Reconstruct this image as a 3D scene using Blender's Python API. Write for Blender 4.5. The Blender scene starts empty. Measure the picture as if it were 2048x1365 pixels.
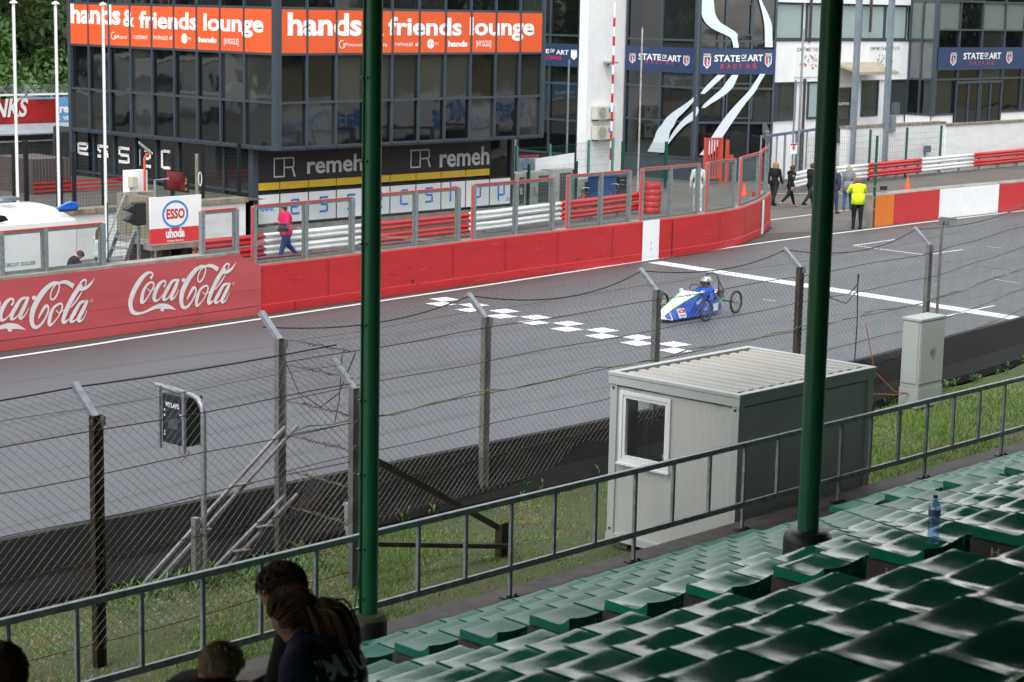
import bpy, bmesh, math, random
import numpy as np
from mathutils import Vector, Matrix
random.seed(7); NR=np.random.RandomState(7)
S=bpy.context.scene
# ------------------------------------------------------------------ camera
F=3982.0; CX,CY=1024.,682.5; H=7.4
TH=math.radians(9.6); RO=math.radians(1.15); AZ=math.radians(43.4)
_fh=Vector((math.cos(AZ),math.sin(AZ),0)); _rh=Vector((math.sin(AZ),-math.cos(AZ),0)); _up=Vector((0,0,1))
FW=_fh*math.cos(TH)-_up*math.sin(TH); _u0=_up*math.cos(TH)+_fh*math.sin(TH)
RT=_rh*math.cos(RO)+_u0*math.sin(RO); UP=_u0*math.cos(RO)-_rh*math.sin(RO)
CAM=Vector((0,0,H))
cam=bpy.data.cameras.new('camera'); camo=bpy.data.objects.new('camera',cam); S.collection.objects.link(camo)
M=Matrix.Identity(4)
for i in range(3): M[i][0]=RT[i]; M[i][1]=UP[i]; M[i][2]=-FW[i]; M[i][3]=CAM[i]
camo.matrix_world=M
cam.sensor_width=36; cam.lens=F/2048*36; cam.clip_start=.1; cam.clip_end=2000
cam.dof.use_dof=True; cam.dof.focus_distance=36; cam.dof.aperture_fstop=5.0
S.camera=camo
S.render.resolution_x=1024; S.render.resolution_y=682
# ------------------------------------------------------------------ sky, sun, exposure
SUN_EL=math.radians(52); SUN_DIR=Vector((-.80,-.45,0)).normalized()
W=bpy.data.worlds.new('World'); S.world=W; W.use_nodes=True
nt=W.node_tree; bgn=nt.nodes['Background']
sk=nt.nodes.new('ShaderNodeTexSky'); sk.sky_type='NISHITA'; sk.sun_disc=False
sk.sun_elevation=SUN_EL; sk.sun_rotation=math.atan2(SUN_DIR.x,SUN_DIR.y)
sk.air_density=2.0; sk.dust_density=1.0; sk.ozone_density=1.0
hs=nt.nodes.new('ShaderNodeHueSaturation'); hs.inputs['Saturation'].default_value=.16
nt.links.new(sk.outputs[0],hs.inputs['Color']); nt.links.new(hs.outputs[0],bgn.inputs[0])
bgn.inputs[1].default_value=.15
sl=bpy.data.lights.new('sun','SUN'); sl.energy=.9; sl.angle=math.radians(28); sl.color=(1,.97,.93)
so=bpy.data.objects.new('sun',sl); S.collection.objects.link(so)
so.rotation_euler=(SUN_DIR*math.cos(SUN_EL)+_up*math.sin(SUN_EL)).to_track_quat('Z','Y').to_euler()
S.view_settings.view_transform='Standard'; S.view_settings.look='None'; S.view_settings.gamma=1
S.view_settings.exposure=1.25
# ------------------------------------------------------------------ calibration helpers: where a sight line meets the ground or a wall
def ray(x,y): return FW*F+RT*(x-CX)-UP*(y-CY)
def G(x,y,z=0.):
    d=ray(x,y); return CAM+d*((z-H)/d.z)
def PR(p):
    d=Vector(p)-CAM; k=d.dot(FW); return (CX+F*d.dot(RT)/k, CY-F*d.dot(UP)/k)
def HZ(p,y):
    lo,hi=-5.,40.
    for _ in range(45):
        m=(lo+hi)/2
        if PR((p[0],p[1],m))[1]>y: lo=m
        else: hi=m
    return lo
# ------------------------------------------------------------------ materials
def _lin(c):
    return tuple((v/255/12.92 if v/255<=.04045 else ((v/255+.055)/1.055)**2.4) for v in c)
MT={}
def mat(name,col,rough=.6,metal=0.,var=.12,scale=3.,bump=0.,bscale=40.,spec=.5,trans=0.,emit=0.,col2=None,detail=4.,stretch=None,coat=0.,dirt=0.,dirtcol=(.05,.045,.035),ior=None):
    if name in MT: return MT[name]
    m=bpy.data.materials.new(name); m.use_nodes=True; n=m.node_tree.nodes; l=m.node_tree.links
    b=n['Principled BSDF']; col=tuple(col)
    if max(col)>1.01: col=_lin(col)
    b.inputs['Roughness'].default_value=rough; b.inputs['Metallic'].default_value=metal
    b.inputs['Specular IOR Level'].default_value=spec
    if ior: b.inputs['IOR'].default_value=ior
    if trans: b.inputs['Transmission Weight'].default_value=trans
    if coat: b.inputs['Coat Weight'].default_value=coat; b.inputs['Coat Roughness'].default_value=.08
    tc=n.new('ShaderNodeTexCoord'); src=tc.outputs['Object']
    if stretch:
        mp=n.new('ShaderNodeMapping'); mp.inputs['Scale'].default_value=stretch; l.new(src,mp.inputs[0]); src=mp.outputs[0]
    no=n.new('ShaderNodeTexNoise'); no.inputs['Scale'].default_value=scale; no.inputs['Detail'].default_value=detail; l.new(src,no.inputs[0])
    mx=n.new('ShaderNodeMix'); mx.data_type='RGBA'
    c2=col2 if col2 else tuple(v*(1-var*2) for v in col)
    if max(c2)>1.01: c2=_lin(c2)
    mr=n.new('ShaderNodeMapRange'); mr.inputs[1].default_value=.3; mr.inputs[2].default_value=.7; l.new(no.outputs[0],mr.inputs[0])
    mx.inputs[6].default_value=(*col,1); mx.inputs[7].default_value=(*c2,1); l.new(mr.outputs[0],mx.inputs[0])
    out=mx.outputs[2]
    if dirt:
        nd=n.new('ShaderNodeTexNoise'); nd.inputs['Scale'].default_value=scale*.37; nd.inputs['Detail'].default_value=8; nd.inputs['Roughness'].default_value=.7; l.new(src,nd.inputs[0])
        m2=n.new('ShaderNodeMapRange'); m2.inputs[1].default_value=.52; m2.inputs[2].default_value=.72; m2.inputs[4].default_value=dirt; l.new(nd.outputs[0],m2.inputs[0])
        mz=n.new('ShaderNodeMix'); mz.data_type='RGBA'; mz.inputs[7].default_value=(*dirtcol,1); l.new(out,mz.inputs[6]); l.new(m2.outputs[0],mz.inputs[0]); out=mz.outputs[2]
    l.new(out,b.inputs['Base Color'])
    if emit:
        l.new(out,b.inputs['Emission Color']); b.inputs['Emission Strength'].default_value=emit
    if bump:
        nb=n.new('ShaderNodeTexNoise'); nb.inputs['Scale'].default_value=bscale; nb.inputs['Detail'].default_value=5; l.new(src,nb.inputs[0])
        bp=n.new('ShaderNodeBump'); bp.inputs['Strength'].default_value=bump; bp.inputs['Distance'].default_value=.02; l.new(nb.outputs[0],bp.inputs['Height']); l.new(bp.outputs[0],b.inputs['Normal'])
    MT[name]=m; return m
white=mat('white_paint',(.80,.81,.82),.5,var=.03,dirt=.15,dirtcol=(.4,.4,.38))
plain_white=mat('plain_white',(.78,.79,.80),.45,var=.02)
steel=mat('galvanised_steel',(.34,.37,.40),.42,.55,var=.16,scale=14,dirt=.3,dirtcol=(.16,.17,.18))
alu=mat('grey_aluminium',(.10,.125,.15),.45,.3,var=.05)
darksteel=mat('weathered_brown_steel',(.060,.045,.032),.55,.4,var=.3,scale=6,dirt=.5,dirtcol=(.03,.025,.02))
rust=mat('rusty_wire',(.115,.047,.027),.8,.2,var=.3,scale=9)
wirem=mat('fence_wire',(.16,.155,.15),.5,.5,var=.25,scale=4)
blackrub=mat('black_rubber',(.012,.012,.013),.6,var=.2)
black=mat('matt_black',(.014,.015,.017),.5,var=.1)
fnt=0
conc=mat('concrete',(.30,.28,.25),.9,var=.2,scale=2.5,bump=.35,bscale=60,dirt=.7,dirtcol=(.11,.10,.085))
conc_aged=mat('aged_concrete',(.27,.24,.18),.9,var=.28,scale=1.6,bump=.4,bscale=40,dirt=.8,dirtcol=(.09,.075,.045),stretch=(3,3,.6))
step_conc=mat('terrace_concrete',(.105,.092,.078),.72,var=.25,scale=5,bump=.4,bscale=70,dirt=.5,dirtcol=(.05,.044,.036))
redp=mat('red_wall_paint',(.47,.016,.019),.55,var=.07,scale=1.4,bump=.15,bscale=30,dirt=.55,dirtcol=(.30,.016,.016),stretch=(.5,.5,2.6))
red=mat('red_paint',(.50,.02,.02),.42,var=.06,dirt=.25,dirtcol=(.35,.03,.02))
redframe=mat('red_edge_paint',(.50,.045,.038),.5,var=.1)
fadered=mat('faded_red_board',(.47,.075,.088),.55,var=.10,scale=.8,bump=.1,dirt=.55,dirtcol=(.36,.10,.105),stretch=(.35,.35,3.5))
orange=mat('orange_vinyl',(.68,.095,.022),.45,var=.02,scale=.5)
green=mat('dark_green_paint',(.022,.155,.070),.35,var=.10,scale=2)
greenfence=mat('green_coated_steel',(.008,.075,.05),.45,var=.1)
teal=mat('faded_teal_steel',(.10,.27,.25),.5,var=.1)
skin=mat('skin',(.50,.27,.19),.55,var=.08,scale=20)
def glassmat(name,fac=.10,tint=(.86,.90,.90),rough=.02):
    m=bpy.data.materials.new(name); m.use_nodes=True; n=m.node_tree.nodes; l=m.node_tree.links
    n.remove(n['Principled BSDF']); tr=n.new('ShaderNodeBsdfTransparent'); tr.inputs[0].default_value=(*tint,1)
    gl=n.new('ShaderNodeBsdfGlossy'); gl.inputs['Roughness'].default_value=rough; mx=n.new('ShaderNodeMixShader')
    tc=n.new('ShaderNodeTexCoord'); no=n.new('ShaderNodeTexNoise'); no.inputs['Scale'].default_value=1.5; no.inputs['Detail'].default_value=6; l.new(tc.outputs['Object'],no.inputs[0])
    mr=n.new('ShaderNodeMapRange'); mr.inputs[1].default_value=.35; mr.inputs[2].default_value=.75; mr.inputs[3].default_value=fac*.7; mr.inputs[4].default_value=fac*1.8; l.new(no.outputs[0],mr.inputs[0])
    l.new(mr.outputs[0],mx.inputs[0]); l.new(tr.outputs[0],mx.inputs[1]); l.new(gl.outputs[0],mx.inputs[2]); l.new(mx.outputs[0],n['Material Output'].inputs[0]); return m
# ------------------------------------------------------------------ mesh builder
class MB:
    def __init__(s): s.v=[]; s.f=[]; s.m=[]; s.mi=0
    def add(s,vs,fs):
        b=len(s.v); s.v+= [tuple(v) for v in vs]; s.f+=[tuple(b+i for i in f) for f in fs]; s.m+=[s.mi]*len(fs); return s
    def box(s,lo,hi):
        x0,y0,z0=lo; x1,y1,z1=hi
        return s.add([(x0,y0,z0),(x1,y0,z0),(x1,y1,z0),(x0,y1,z0),(x0,y0,z1),(x1,y0,z1),(x1,y1,z1),(x0,y1,z1)],[(0,3,2,1),(4,5,6,7),(0,1,5,4),(1,2,6,5),(2,3,7,6),(3,0,4,7)])
    def fbox(s,o,a,b,c):   # corner + three edge vectors
        o,a,b,c=map(Vector,(o,a,b,c)); P=[o,o+a,o+a+b,o+b,o+c,o+a+c,o+a+b+c,o+b+c]
        fs=[(0,3,2,1),(4,5,6,7),(0,1,5,4),(1,2,6,5),(2,3,7,6),(3,0,4,7)]
        if a.cross(b).dot(c)<0: fs=[f[::-1] for f in fs]
        return s.add(P,fs)
    def bar(s,p,q,w,h=None,up=(0,0,1)):
        p,q=Vector(p),Vector(q); h=h or w; d=(q-p).normalized(); u=Vector(up)
        if abs(d.dot(u))>.98: u=Vector((1,0,0)) if abs(d.x)<.9 else Vector((0,1,0))
        sx=d.cross(u).normalized(); sy=sx.cross(d).normalized()
        return s.fbox(p-sx*w/2-sy*h/2,sx*w,sy*h,q-p)
    def tube(s,pts,r,n=8,cap=True):
        pts=[Vector(p) for p in pts]; R=r if hasattr(r,'__len__') else [r]*len(pts)
        b=[];prev=None
        for i,p in enumerate(pts):
            d=(pts[min(i+1,len(pts)-1)]-pts[max(i-1,0)]).normalized()
            if prev is None:
                u=Vector((0,0,1)) if abs(d.z)<.9 else Vector((1,0,0)); a=d.cross(u).normalized()
            else:
                a=(prev-d*prev.dot(d)).normalized()
            prev=a; c=d.cross(a)
            b.append([p+(a*math.cos(2*math.pi*k/n)+c*math.sin(2*math.pi*k/n))*R[i] for k in range(n)])
        vs=[v for ring in b for v in ring]; fs=[]
        for i in range(len(pts)-1):
            for k in range(n):
                fs.append((i*n+k,i*n+(k+1)%n,(i+1)*n+(k+1)%n,(i+1)*n+k))
        if cap: fs.append(tuple(range(n))[::-1]); fs.append(tuple((len(pts)-1)*n+k for k in range(n)))
        return s.add(vs,fs)
    def prism(s,poly,o,u,v,w):  # poly of (a,b) in plane o+a*u+b*v extruded by w
        o,u,v,w=map(Vector,(o,u,v,w)); n=len(poly)
        A=[o+u*a+v*b for a,b in poly]; B=[p+w for p in A]
        ar=sum(poly[i][0]*poly[(i+1)%n][1]-poly[(i+1)%n][0]*poly[i][1] for i in range(n))
        flip=(ar>0)==(u.cross(v).dot(w)>0)
        fs=[tuple(range(n))[::-1],tuple(n+i for i in range(n))]+[(i,(i+1)%n,n+(i+1)%n,n+i) for i in range(n)]
        if not flip: fs=[f[::-1] for f in fs]
        return s.add(A+B,fs)
    def lathe(s,prof,o=(0,0,0),n=20,ax='z'):
        vs=[];fs=[]
        for r,z in prof:
            for k in range(n):
                a=2*math.pi*k/n; p=(r*math.cos(a),r*math.sin(a),z)
                if ax=='x': p=(z,p[0],p[1])
                if ax=='y': p=(p[1],z,p[0])
                vs.append((p[0]+o[0],p[1]+o[1],p[2]+o[2]))
        m=len(prof)
        for i in range(m-1):
            for k in range(n): fs.append((i*n+k,i*n+(k+1)%n,(i+1)*n+(k+1)%n,(i+1)*n+k))
        fs.append(tuple(range(n))[::-1]); fs.append(tuple((m-1)*n+k for k in range(n)))
        return s.add(vs,fs)
    def quad(s,a,b,c,d): return s.add([a,b,c,d],[(0,1,2,3)])
    def build(s,name,m,parent=None,smooth=False,bevel=0,loc=None,**kw):
        me=bpy.data.meshes.new(name); me.from_pydata(s.v,[],s.f); me.update()
        ms=m if isinstance(m,(list,tuple)) else [m]
        for x in ms: me.materials.append(x)
        if len(ms)>1: me.polygons.foreach_set('material_index',s.m)
        if smooth: me.polygons.foreach_set('use_smooth',[True]*len(me.polygons))
        o=bpy.data.objects.new(name,me); S.collection.objects.link(o)
        if parent: o.parent=parent
        if loc: o.location=loc
        if bevel:
            b=o.modifiers.new('b','BEVEL'); b.width=bevel; b.segments=2; b.limit_method='ANGLE'
        if smooth:
            try: me.set_sharp_from_angle(angle=math.radians(42))
            except Exception: pass
        for k,v in kw.items(): o[k]=v
        return o
def thing(name,label,cat,group=None,loc=(0,0,0)):
    o=bpy.data.objects.new(name,None); S.collection.objects.link(o); o.location=loc; o.empty_display_size=.2
    o['label']=label; o['category']=cat
    if group: o['group']=group
    return o
def T(label,cat,group=None):
    d=dict(label=label,category=cat)
    if group: d['group']=group
    return d
ST=dict(kind='structure')
def recenter(root,loc):
    """put an Empty at the base of its thing while the parts keep their place"""
    loc=Vector(loc); root.location=loc
    for c in root.children: c.location=Vector(c.location)-loc
def copy_thing(root,loc=None,rz=None,label=None,group=None,hide=()):
    r=root.copy(); S.collection.objects.link(r)
    if loc is not None: r.location=loc
    if rz is not None: r.rotation_euler.z=rz
    if label: r['label']=label
    if group: r['group']=group
    for c in root.children:
        d=c.copy(); S.collection.objects.link(d); d.parent=r
        for g in c.children:
            e=g.copy(); S.collection.objects.link(e); e.parent=d
    return r
# ------------------------------------------------------------------ vertical planes (facades)
class Plane:
    def __init__(s,o,d,):
        s.o=Vector((o[0],o[1],0)); s.d=Vector((d[0],d[1],0)).normalized(); s.n=Vector((s.d.y,-s.d.x,0))
        if (CAM-s.o).dot(s.n)<0: s.n=-s.n
    def hit(s,x,y):
        r=ray(x,y); t=(s.o-CAM).dot(s.n)/r.dot(s.n); p=CAM+r*t; return ((p-s.o).dot(s.d),p.z)
    def P(s,a,z,off=0): return s.o+s.d*a+Vector((0,0,z))+s.n*off
    def box(s,mb,a0,a1,z0,z1,o0,o1):
        return mb.fbox(s.P(a0,z0,o0),s.d*(a1-a0),Vector((0,0,z1-z0)),s.n*(o1-o0))
    def poly(s,mb,pts,off,th):
        return mb.prism(pts,s.P(0,0,off),s.d,(0,0,1),s.n*th)
    def disc(s,mb,a,z,ra,rz,off,th,n=24):
        return s.poly(mb,[(a+ra*math.cos(2*math.pi*k/n),z+rz*math.sin(2*math.pi*k/n)) for k in range(n)],off,th)
    def ring(s,mb,a,z,ra,rz,w,off,th,n=28,a0=0,a1=360):
        for k in range(n):
            t0=math.radians(a0+(a1-a0)*k/n); t1=math.radians(a0+(a1-a0)*(k+1)/n)
            s.poly(mb,[(a+ra*math.cos(t0),z+rz*math.sin(t0)),(a+ra*math.cos(t1),z+rz*math.sin(t1)),(a+(ra-w)*math.cos(t1),z+(rz-w)*math.sin(t1)),(a+(ra-w)*math.cos(t0),z+(rz-w)*math.sin(t0))],off,th)
_tc={}
def text_geo(txt,bold=0.,space=1.):
    k=(txt,bold,space)
    if k in _tc: return _tc[k]
    c=bpy.data.curves.new('t','FONT'); c.body=txt; c.offset=bold; c.space_character=space; c.resolution_u=3
    o=bpy.data.objects.new('t',c); S.collection.objects.link(o)
    bpy.context.view_layer.update()
    dg=bpy.context.evaluated_depsgraph_get(); me=bpy.data.meshes.new_from_object(o.evaluated_get(dg))
    vs=[tuple(v.co) for v in me.vertices]; fs=[tuple(p.vertices) for p in me.polygons]
    bpy.data.objects.remove(o); bpy.data.curves.remove(c); bpy.data.meshes.remove(me)
    _tc[k]=(vs,fs); return _tc[k]
def text_on(mb,txt,P,x0,x1,zb,zt,bold=.0,space=1.,skew=0.):
    """P(a,b) -> point. fits glyph box (x extents, baseline..top) to x0..x1, zb..zt"""
    vs,fs=text_geo(txt,bold,space)
    X0=min(v[0] for v in vs); X1=max(v[0] for v in vs); Z1=max(v[1] for v in vs)
    sx=(x1-x0)/(X1-X0); sz=(zt-zb)/Z1
    pts=[P(x0+(v[0]-X0)*sx+skew*(v[1])*sz, zb+v[1]*sz) for v in vs]
    b=(pts[fs[0][1]]-pts[fs[0][0]]).cross(pts[fs[0][2]]-pts[fs[0][1]])
    mb.add(pts,fs); return mb
def ftext(mb,pl,txt,xl,xr,yb,yt,off=.006,bold=0.,space=1.,ybr=None,xm=None,skew=0.):
    """px box on a facade: left/right pixel x, baseline pixel y (at left), top pixel y (at left)"""
    a0,z0=pl.hit(xl,yb); _,z1=pl.hit(xl,yt); a1,_=pl.hit(xr,yb if ybr is None else ybr)
    return text_on(mb,txt,lambda a,b:pl.P(a,b,off),min(a0,a1) if a0<a1 else a0,a1,z0,z1,bold,space,skew)
def catmull(pts,n=6):
    P=[Vector(p) for p in pts]; P=[2*P[0]-P[1]]+P+[2*P[-1]-P[-2]]; out=[]
    for i in range(1,len(P)-2):
        for k in range(n):
            t=k/n; a,b,c,d=P[i-1:i+3]
            out.append(.5*((2*b)+(c-a)*t+(2*a-5*b+4*c-d)*t*t+(3*b-a-3*c+d)*t**3))
    out.append(P[-2]); return out
def ribbon(mb,pts,f,e=[0.]):
    """pts (x,y,width) -> brush stroke; f(x,y,extra_offset)->3D"""
    C=catmull(pts,5); n=len(C); vs=[]
    for i,c in enumerate(C):
        a=C[max(i-1,0)]; b=C[min(i+1,n-1)]; d=Vector((b.x-a.x,b.y-a.y)); d.normalize(); e[0]+=.00002
        w=max(c.z,.003)/2; vs+=[f(c.x-d.y*w,c.y+d.x*w,e[0]),f(c.x+d.y*w,c.y-d.x*w,e[0])]
    mb.add(vs,[(2*i,2*i+1,2*i+3,2*i+2) for i in range(n-1)])
ORD=['zeroth','first','second','third','fourth','fifth','sixth','seventh','eighth','ninth','tenth','eleventh','twelfth','thirteenth','fourteenth','fifteenth','sixteenth','seventeenth','eighteenth','nineteenth','twentieth','twenty-first','twenty-second','twenty-third','twenty-fourth','twenty-fifth','twenty-sixth','twenty-seventh','twenty-eighth','twenty-ninth','thirtieth']
# ================================================================== GROUND
def sheet(name,pts,z,m,th=0,**kw):
    me=MB(); n=len(pts)
    if th: me.prism([(p[0],p[1]) for p in pts],(0,0,z-th),(1,0,0),(0,1,0),(0,0,th))
    else: me.add([(p[0],p[1],z) for p in pts],[tuple(range(n))])
    return me.build(name,m,**kw)
asph=mat('track_asphalt',(.093,.104,.117),.50,var=.10,scale=.25,bump=.5,bscale=180,dirt=.35,dirtcol=(.085,.085,.088),stretch=(.25,1.2,1))
pit_asph=mat('pit_lane_asphalt',(.13,.119,.106),.8,var=.16,scale=.6,bump=.7,bscale=90,dirt=.5,dirtcol=(.10,.092,.082))
gutter=mat('dirty_asphalt_edge',(.075,.062,.055),.8,var=.2,scale=1.2,bump=.5,bscale=120,dirt=.5,dirtcol=(.04,.035,.028),stretch=(.4,2,1))
linew=mat('road_paint_white',(.66,.66,.67),.6,var=.06,scale=6,dirt=.35,dirtcol=(.3,.3,.3))
soil=mat('soil_and_moss',(.075,.070,.035),.95,var=.3,scale=2.2,bump=.6,bscale=30,col2=(.05,.095,.022),dirt=.4,dirtcol=(.10,.075,.045))
farg=mat('paddock_paving',(.13,.125,.12),.85,var=.15,scale=.5)
FARL=[(0,718),(300,672),(700,612),(1000,567),(1500,490),(1750,458),(2048,422)]
fl=[G(x,y) for x,y in FARL]; fl=[(-30,31.5),(5,34.3)]+[(p.x,p.y) for p in fl]+[(110,37.6),(170,33)]
def asph_fix():
    n=asph.node_tree.nodes; l=asph.node_tree.links; b=n['Principled BSDF']; src=b.inputs['Base Color'].links[0].from_socket
    tc=n.new('ShaderNodeTexCoord'); sx=n.new('ShaderNodeSeparateXYZ'); l.new(tc.outputs['Object'],sx.inputs[0])
    # rubbered, browner lane along the pit wall; paler outer lane by the fence
    mu=n.new('ShaderNodeMath'); mu.operation='MULTIPLY_ADD'; mu.inputs[1].default_value=-.055; l.new(sx.outputs[0],mu.inputs[0]); l.new(sx.outputs[1],mu.inputs[2])
    mr=n.new('ShaderNodeMapRange'); mr.inputs[1].default_value=30.; mr.inputs[2].default_value=35.2; l.new(mu.outputs[0],mr.inputs[0])
    mx=n.new('ShaderNodeMix'); mx.data_type='RGBA'; mx.inputs[7].default_value=(.072,.066,.064,1); l.new(mr.outputs[0],mx.inputs[0]); l.new(src,mx.inputs[6])
    mp=n.new('ShaderNodeMapping'); mp.inputs['Scale'].default_value=(.03,1.5,1); l.new(tc.outputs['Object'],mp.inputs[0]); no=n.new('ShaderNodeTexNoise'); no.inputs['Scale'].default_value=1.; no.inputs['Detail'].default_value=7; no.inputs['Roughness'].default_value=.65; l.new(mp.outputs[0],no.inputs[0])
    m2=n.new('ShaderNodeMapRange'); m2.inputs[1].default_value=.52; m2.inputs[2].default_value=.75; m2.inputs[4].default_value=.85; l.new(no.outputs[0],m2.inputs[0])
    m3=n.new('ShaderNodeMix'); m3.data_type='RGBA'; m3.inputs[7].default_value=(.055,.056,.06,1); l.new(m2.outputs[0],m3.inputs[0]); l.new(mx.outputs[2],m3.inputs[6]); l.new(m3.outputs[2],b.inputs['Base Color'])
asph_fix()
sheet('ground',[(-300,-300),(500,-300),(500,500),(-300,500)],-.16,farg,**ST)
sheet('race_track',[(-30,19.9),(32,20.6),(40,21.3),(60,23),(110,25),(170,24)]+fl[::-1],0,asph,**ST)
sheet('pit_lane',[(p[0],p[1]+.06) for p in fl]+[(170,75),(-30,75)],-.006,pit_asph,**ST)
wb=[G(x,y) for x,y in [(0,703),(520,630),(1000,562),(1290,522),(1450,497),(1506,478),(1528,465),(1540,453)]]
sheet('track_edge_strip',[(p[0],p[1]+.08) for p in fl[:8]]+[(53.6,39.6),(wb[-2].x,wb[-2].y+.1),(wb[-3].x,wb[-3].y+.1),(wb[-4].x,wb[-4].y+.1),(wb[-5].x,wb[-5].y+.1),(wb[-6].x,wb[-6].y+.1),(wb[-7].x,wb[-7].y+.1),(wb[0].x,wb[0].y+.1),(5,35.2),(-30,32.5)],.004,gutter,**ST)
def strip(mb,pts,w,z):
    P=[Vector((p[0],p[1],z)) for p in pts]; vs=[]
    for i,p in enumerate(P):
        d=(P[min(i+1,len(P)-1)]-P[max(i-1,0)]).normalized(); s=Vector((-d.y,d.x,0))*w/2; vs+=[p-s,p+s]
    mb.add(vs,[(2*i,2*i+2,2*i+3,2*i+1) for i in range(len(P)-1)])
for k,(y0,y1,y2,w) in enumerate([(33.2,31.6,30.2,.22),(32.0,30.9,31.4,.20),(30.6,33.4,35.0,.24),(27.2,27.9,29.6,.20),(25.0,25.6,28.3,.22),(29.1,28.2,26.9,.18)]):
    m=MB(); strip(m,[tuple(p) for p in catmull([(12,y0-1.5,0),(24,y0,0),(36,y1,0),(50,y2,0),(70,y2+1.2,0)],8)],w,.0025+.0004*k); m.build('tyre_mark',mat('rubber_mark',(.080,.084,.091),.5,var=.12,scale=2,stretch=(.3,2,1)),**ST)
m=MB(); strip(m,[(p.x,p.y,0) for p in catmull([(a,b,0) for a,b in fl],6)],.14,.008); m.build('track_edge_line',linew,**ST)
m=MB(); A,B=G(1310,525),G(2029,637); d=(B-A).normalized(); strip(m,[A,A+d*13.5],.62,.008); m.build('finish_line',linew,**ST)
m=MB(); a=G(888.8,599.8); b=G(1348.6,690); dv=(b-a)/7/2; dv.z=0; L=dv.length; pv=Vector((-dv.y,dv.x,0)); pv=pv if pv.x<0 else -pv
for k in range(0,17):
    for c in (0,1):
        if (k+c)%2==0 and k<16:
            o=a+dv*(k-.5)+pv*(c-.5); o.z=.008+.0015*((k+c)%3); m.quad(o,o+dv*.97,o+dv*.97+pv*.97,o+pv*.97)
m.build('chequered_line',linew,**ST)
m=MB()
for p,q,w in [((1708,492),(1790,480),.1),((1708,492),(1850,511),.1),((1850,511),(1926,500),.1),((1860,640),(1990,612),.1),((1870,570),(1880,571),.08),((1975,494),(2003,497),.06),((1525,600),(1552,603),.06),((1990,560),(2040,568),.05),((1540,388),(1730,388),.12),((1540,441),(1732,416),.12)]:
    A,B=G(*p),G(*q); strip(m,[A,B],w,.0095)
m.build('grid_marking',linew,**ST)
m=MB(); strip(m,[G(1600,482),G(2048,545),G(2048,545)*2-G(1900,524)],.05,.011); m.build('red_line_marking',mat('worn_red_road_paint',(.34,.12,.12),.7,var=.2,scale=8),**ST)
# grass verge between the stand and the wall
def gz(x,y): return .03*math.sin(x*1.3+y*.7)+.02*math.sin(x*3.1-y*2.3)-.02
m=MB(); nx,ny=180,16
X0,X1,Y0,Y1=4.,75.,14.9,20.95
vs=[];fs=[]
for j in range(ny+1):
    for i in range(nx+1):
        x=X0+(X1-X0)*i/nx; yy1=20.2 if x<30 else 20.2+(x-30)*.085; y=Y0+(yy1-Y0)*j/ny; vs.append((x,y,gz(x,y)+.012))
for j in range(ny):
    for i in range(nx): k=j*(nx+1)+i; fs.append((k,k+1,k+nx+2,k+nx+1))
m.add(vs,fs); m.build('grass_verge_soil',soil,smooth=True,**ST)
def bald(x,y):
    v=math.sin(x*.9+1.3)*math.sin(y*1.7+.4)+.6*math.sin(x*2.3-y*1.9)+.4*math.sin(x*5.1+y*4.3)
    if x<15.5: v+= (15.5-x)*.42*max(0,1-abs(y-18.6)/1.6)
    v+= 1.9*math.exp(-((x-20.2)**2/1.2+(y-17.3)**2/1.6)) + 1.1*math.exp(-((x-18.6)**2/1.5+(y-16.2)**2/.5))
    if y>19.5: v+=.4
    if x>24: v-=.75
    return v
g1=mat('grass_blades',(.125,.265,.035),.6,var=.3,scale=.9,col2=(.20,.26,.06))
g2=mat('dry_grass_blades',(.36,.27,.13),.7,var=.3,scale=1.5)
V=[];Fc=[];MI=[]
cnt=0
for t in range(190000):
    u=NR.rand(); x=9+u**1.35*40; y=15.05+NR.rand()*5.3
    if x>46 : continue
    b=bald(x,y); dry=False
    if b>.55:
        if NR.rand()<.80: continue
    dry=NR.rand()<(.14 if b<0 else .55)
    far=1+max(0,(x-18))*.035
    h=(.028+.045*NR.rand())*(1.5 if (b<-.6) else 1)*(.45 if dry else 1); w=(.0045+.004*NR.rand())*far
    a=NR.rand()*6.283; z=gz(x,y)+.008; lx,ly=(NR.rand(2)-.5)*(.16 if dry else .09)
    k=len(V); V+=[(x-math.cos(a)*w,y-math.sin(a)*w,z),(x+math.cos(a)*w,y+math.sin(a)*w,z),(x+lx,y+ly,z+h)]; Fc.append((k,k+1,k+2)); MI.append(1 if dry else 0)
me=bpy.data.meshes.new('grass'); me.from_pydata(V,[],Fc); me.materials.append(g1); me.materials.append(g2); me.polygons.foreach_set('material_index',MI)
o=bpy.data.objects.new('grass',me); S.collection.objects.link(o); o['kind']='stuff'; o['label']='patchy green and straw coloured grass between the stand and the wall'; o['category']='grass'
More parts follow.
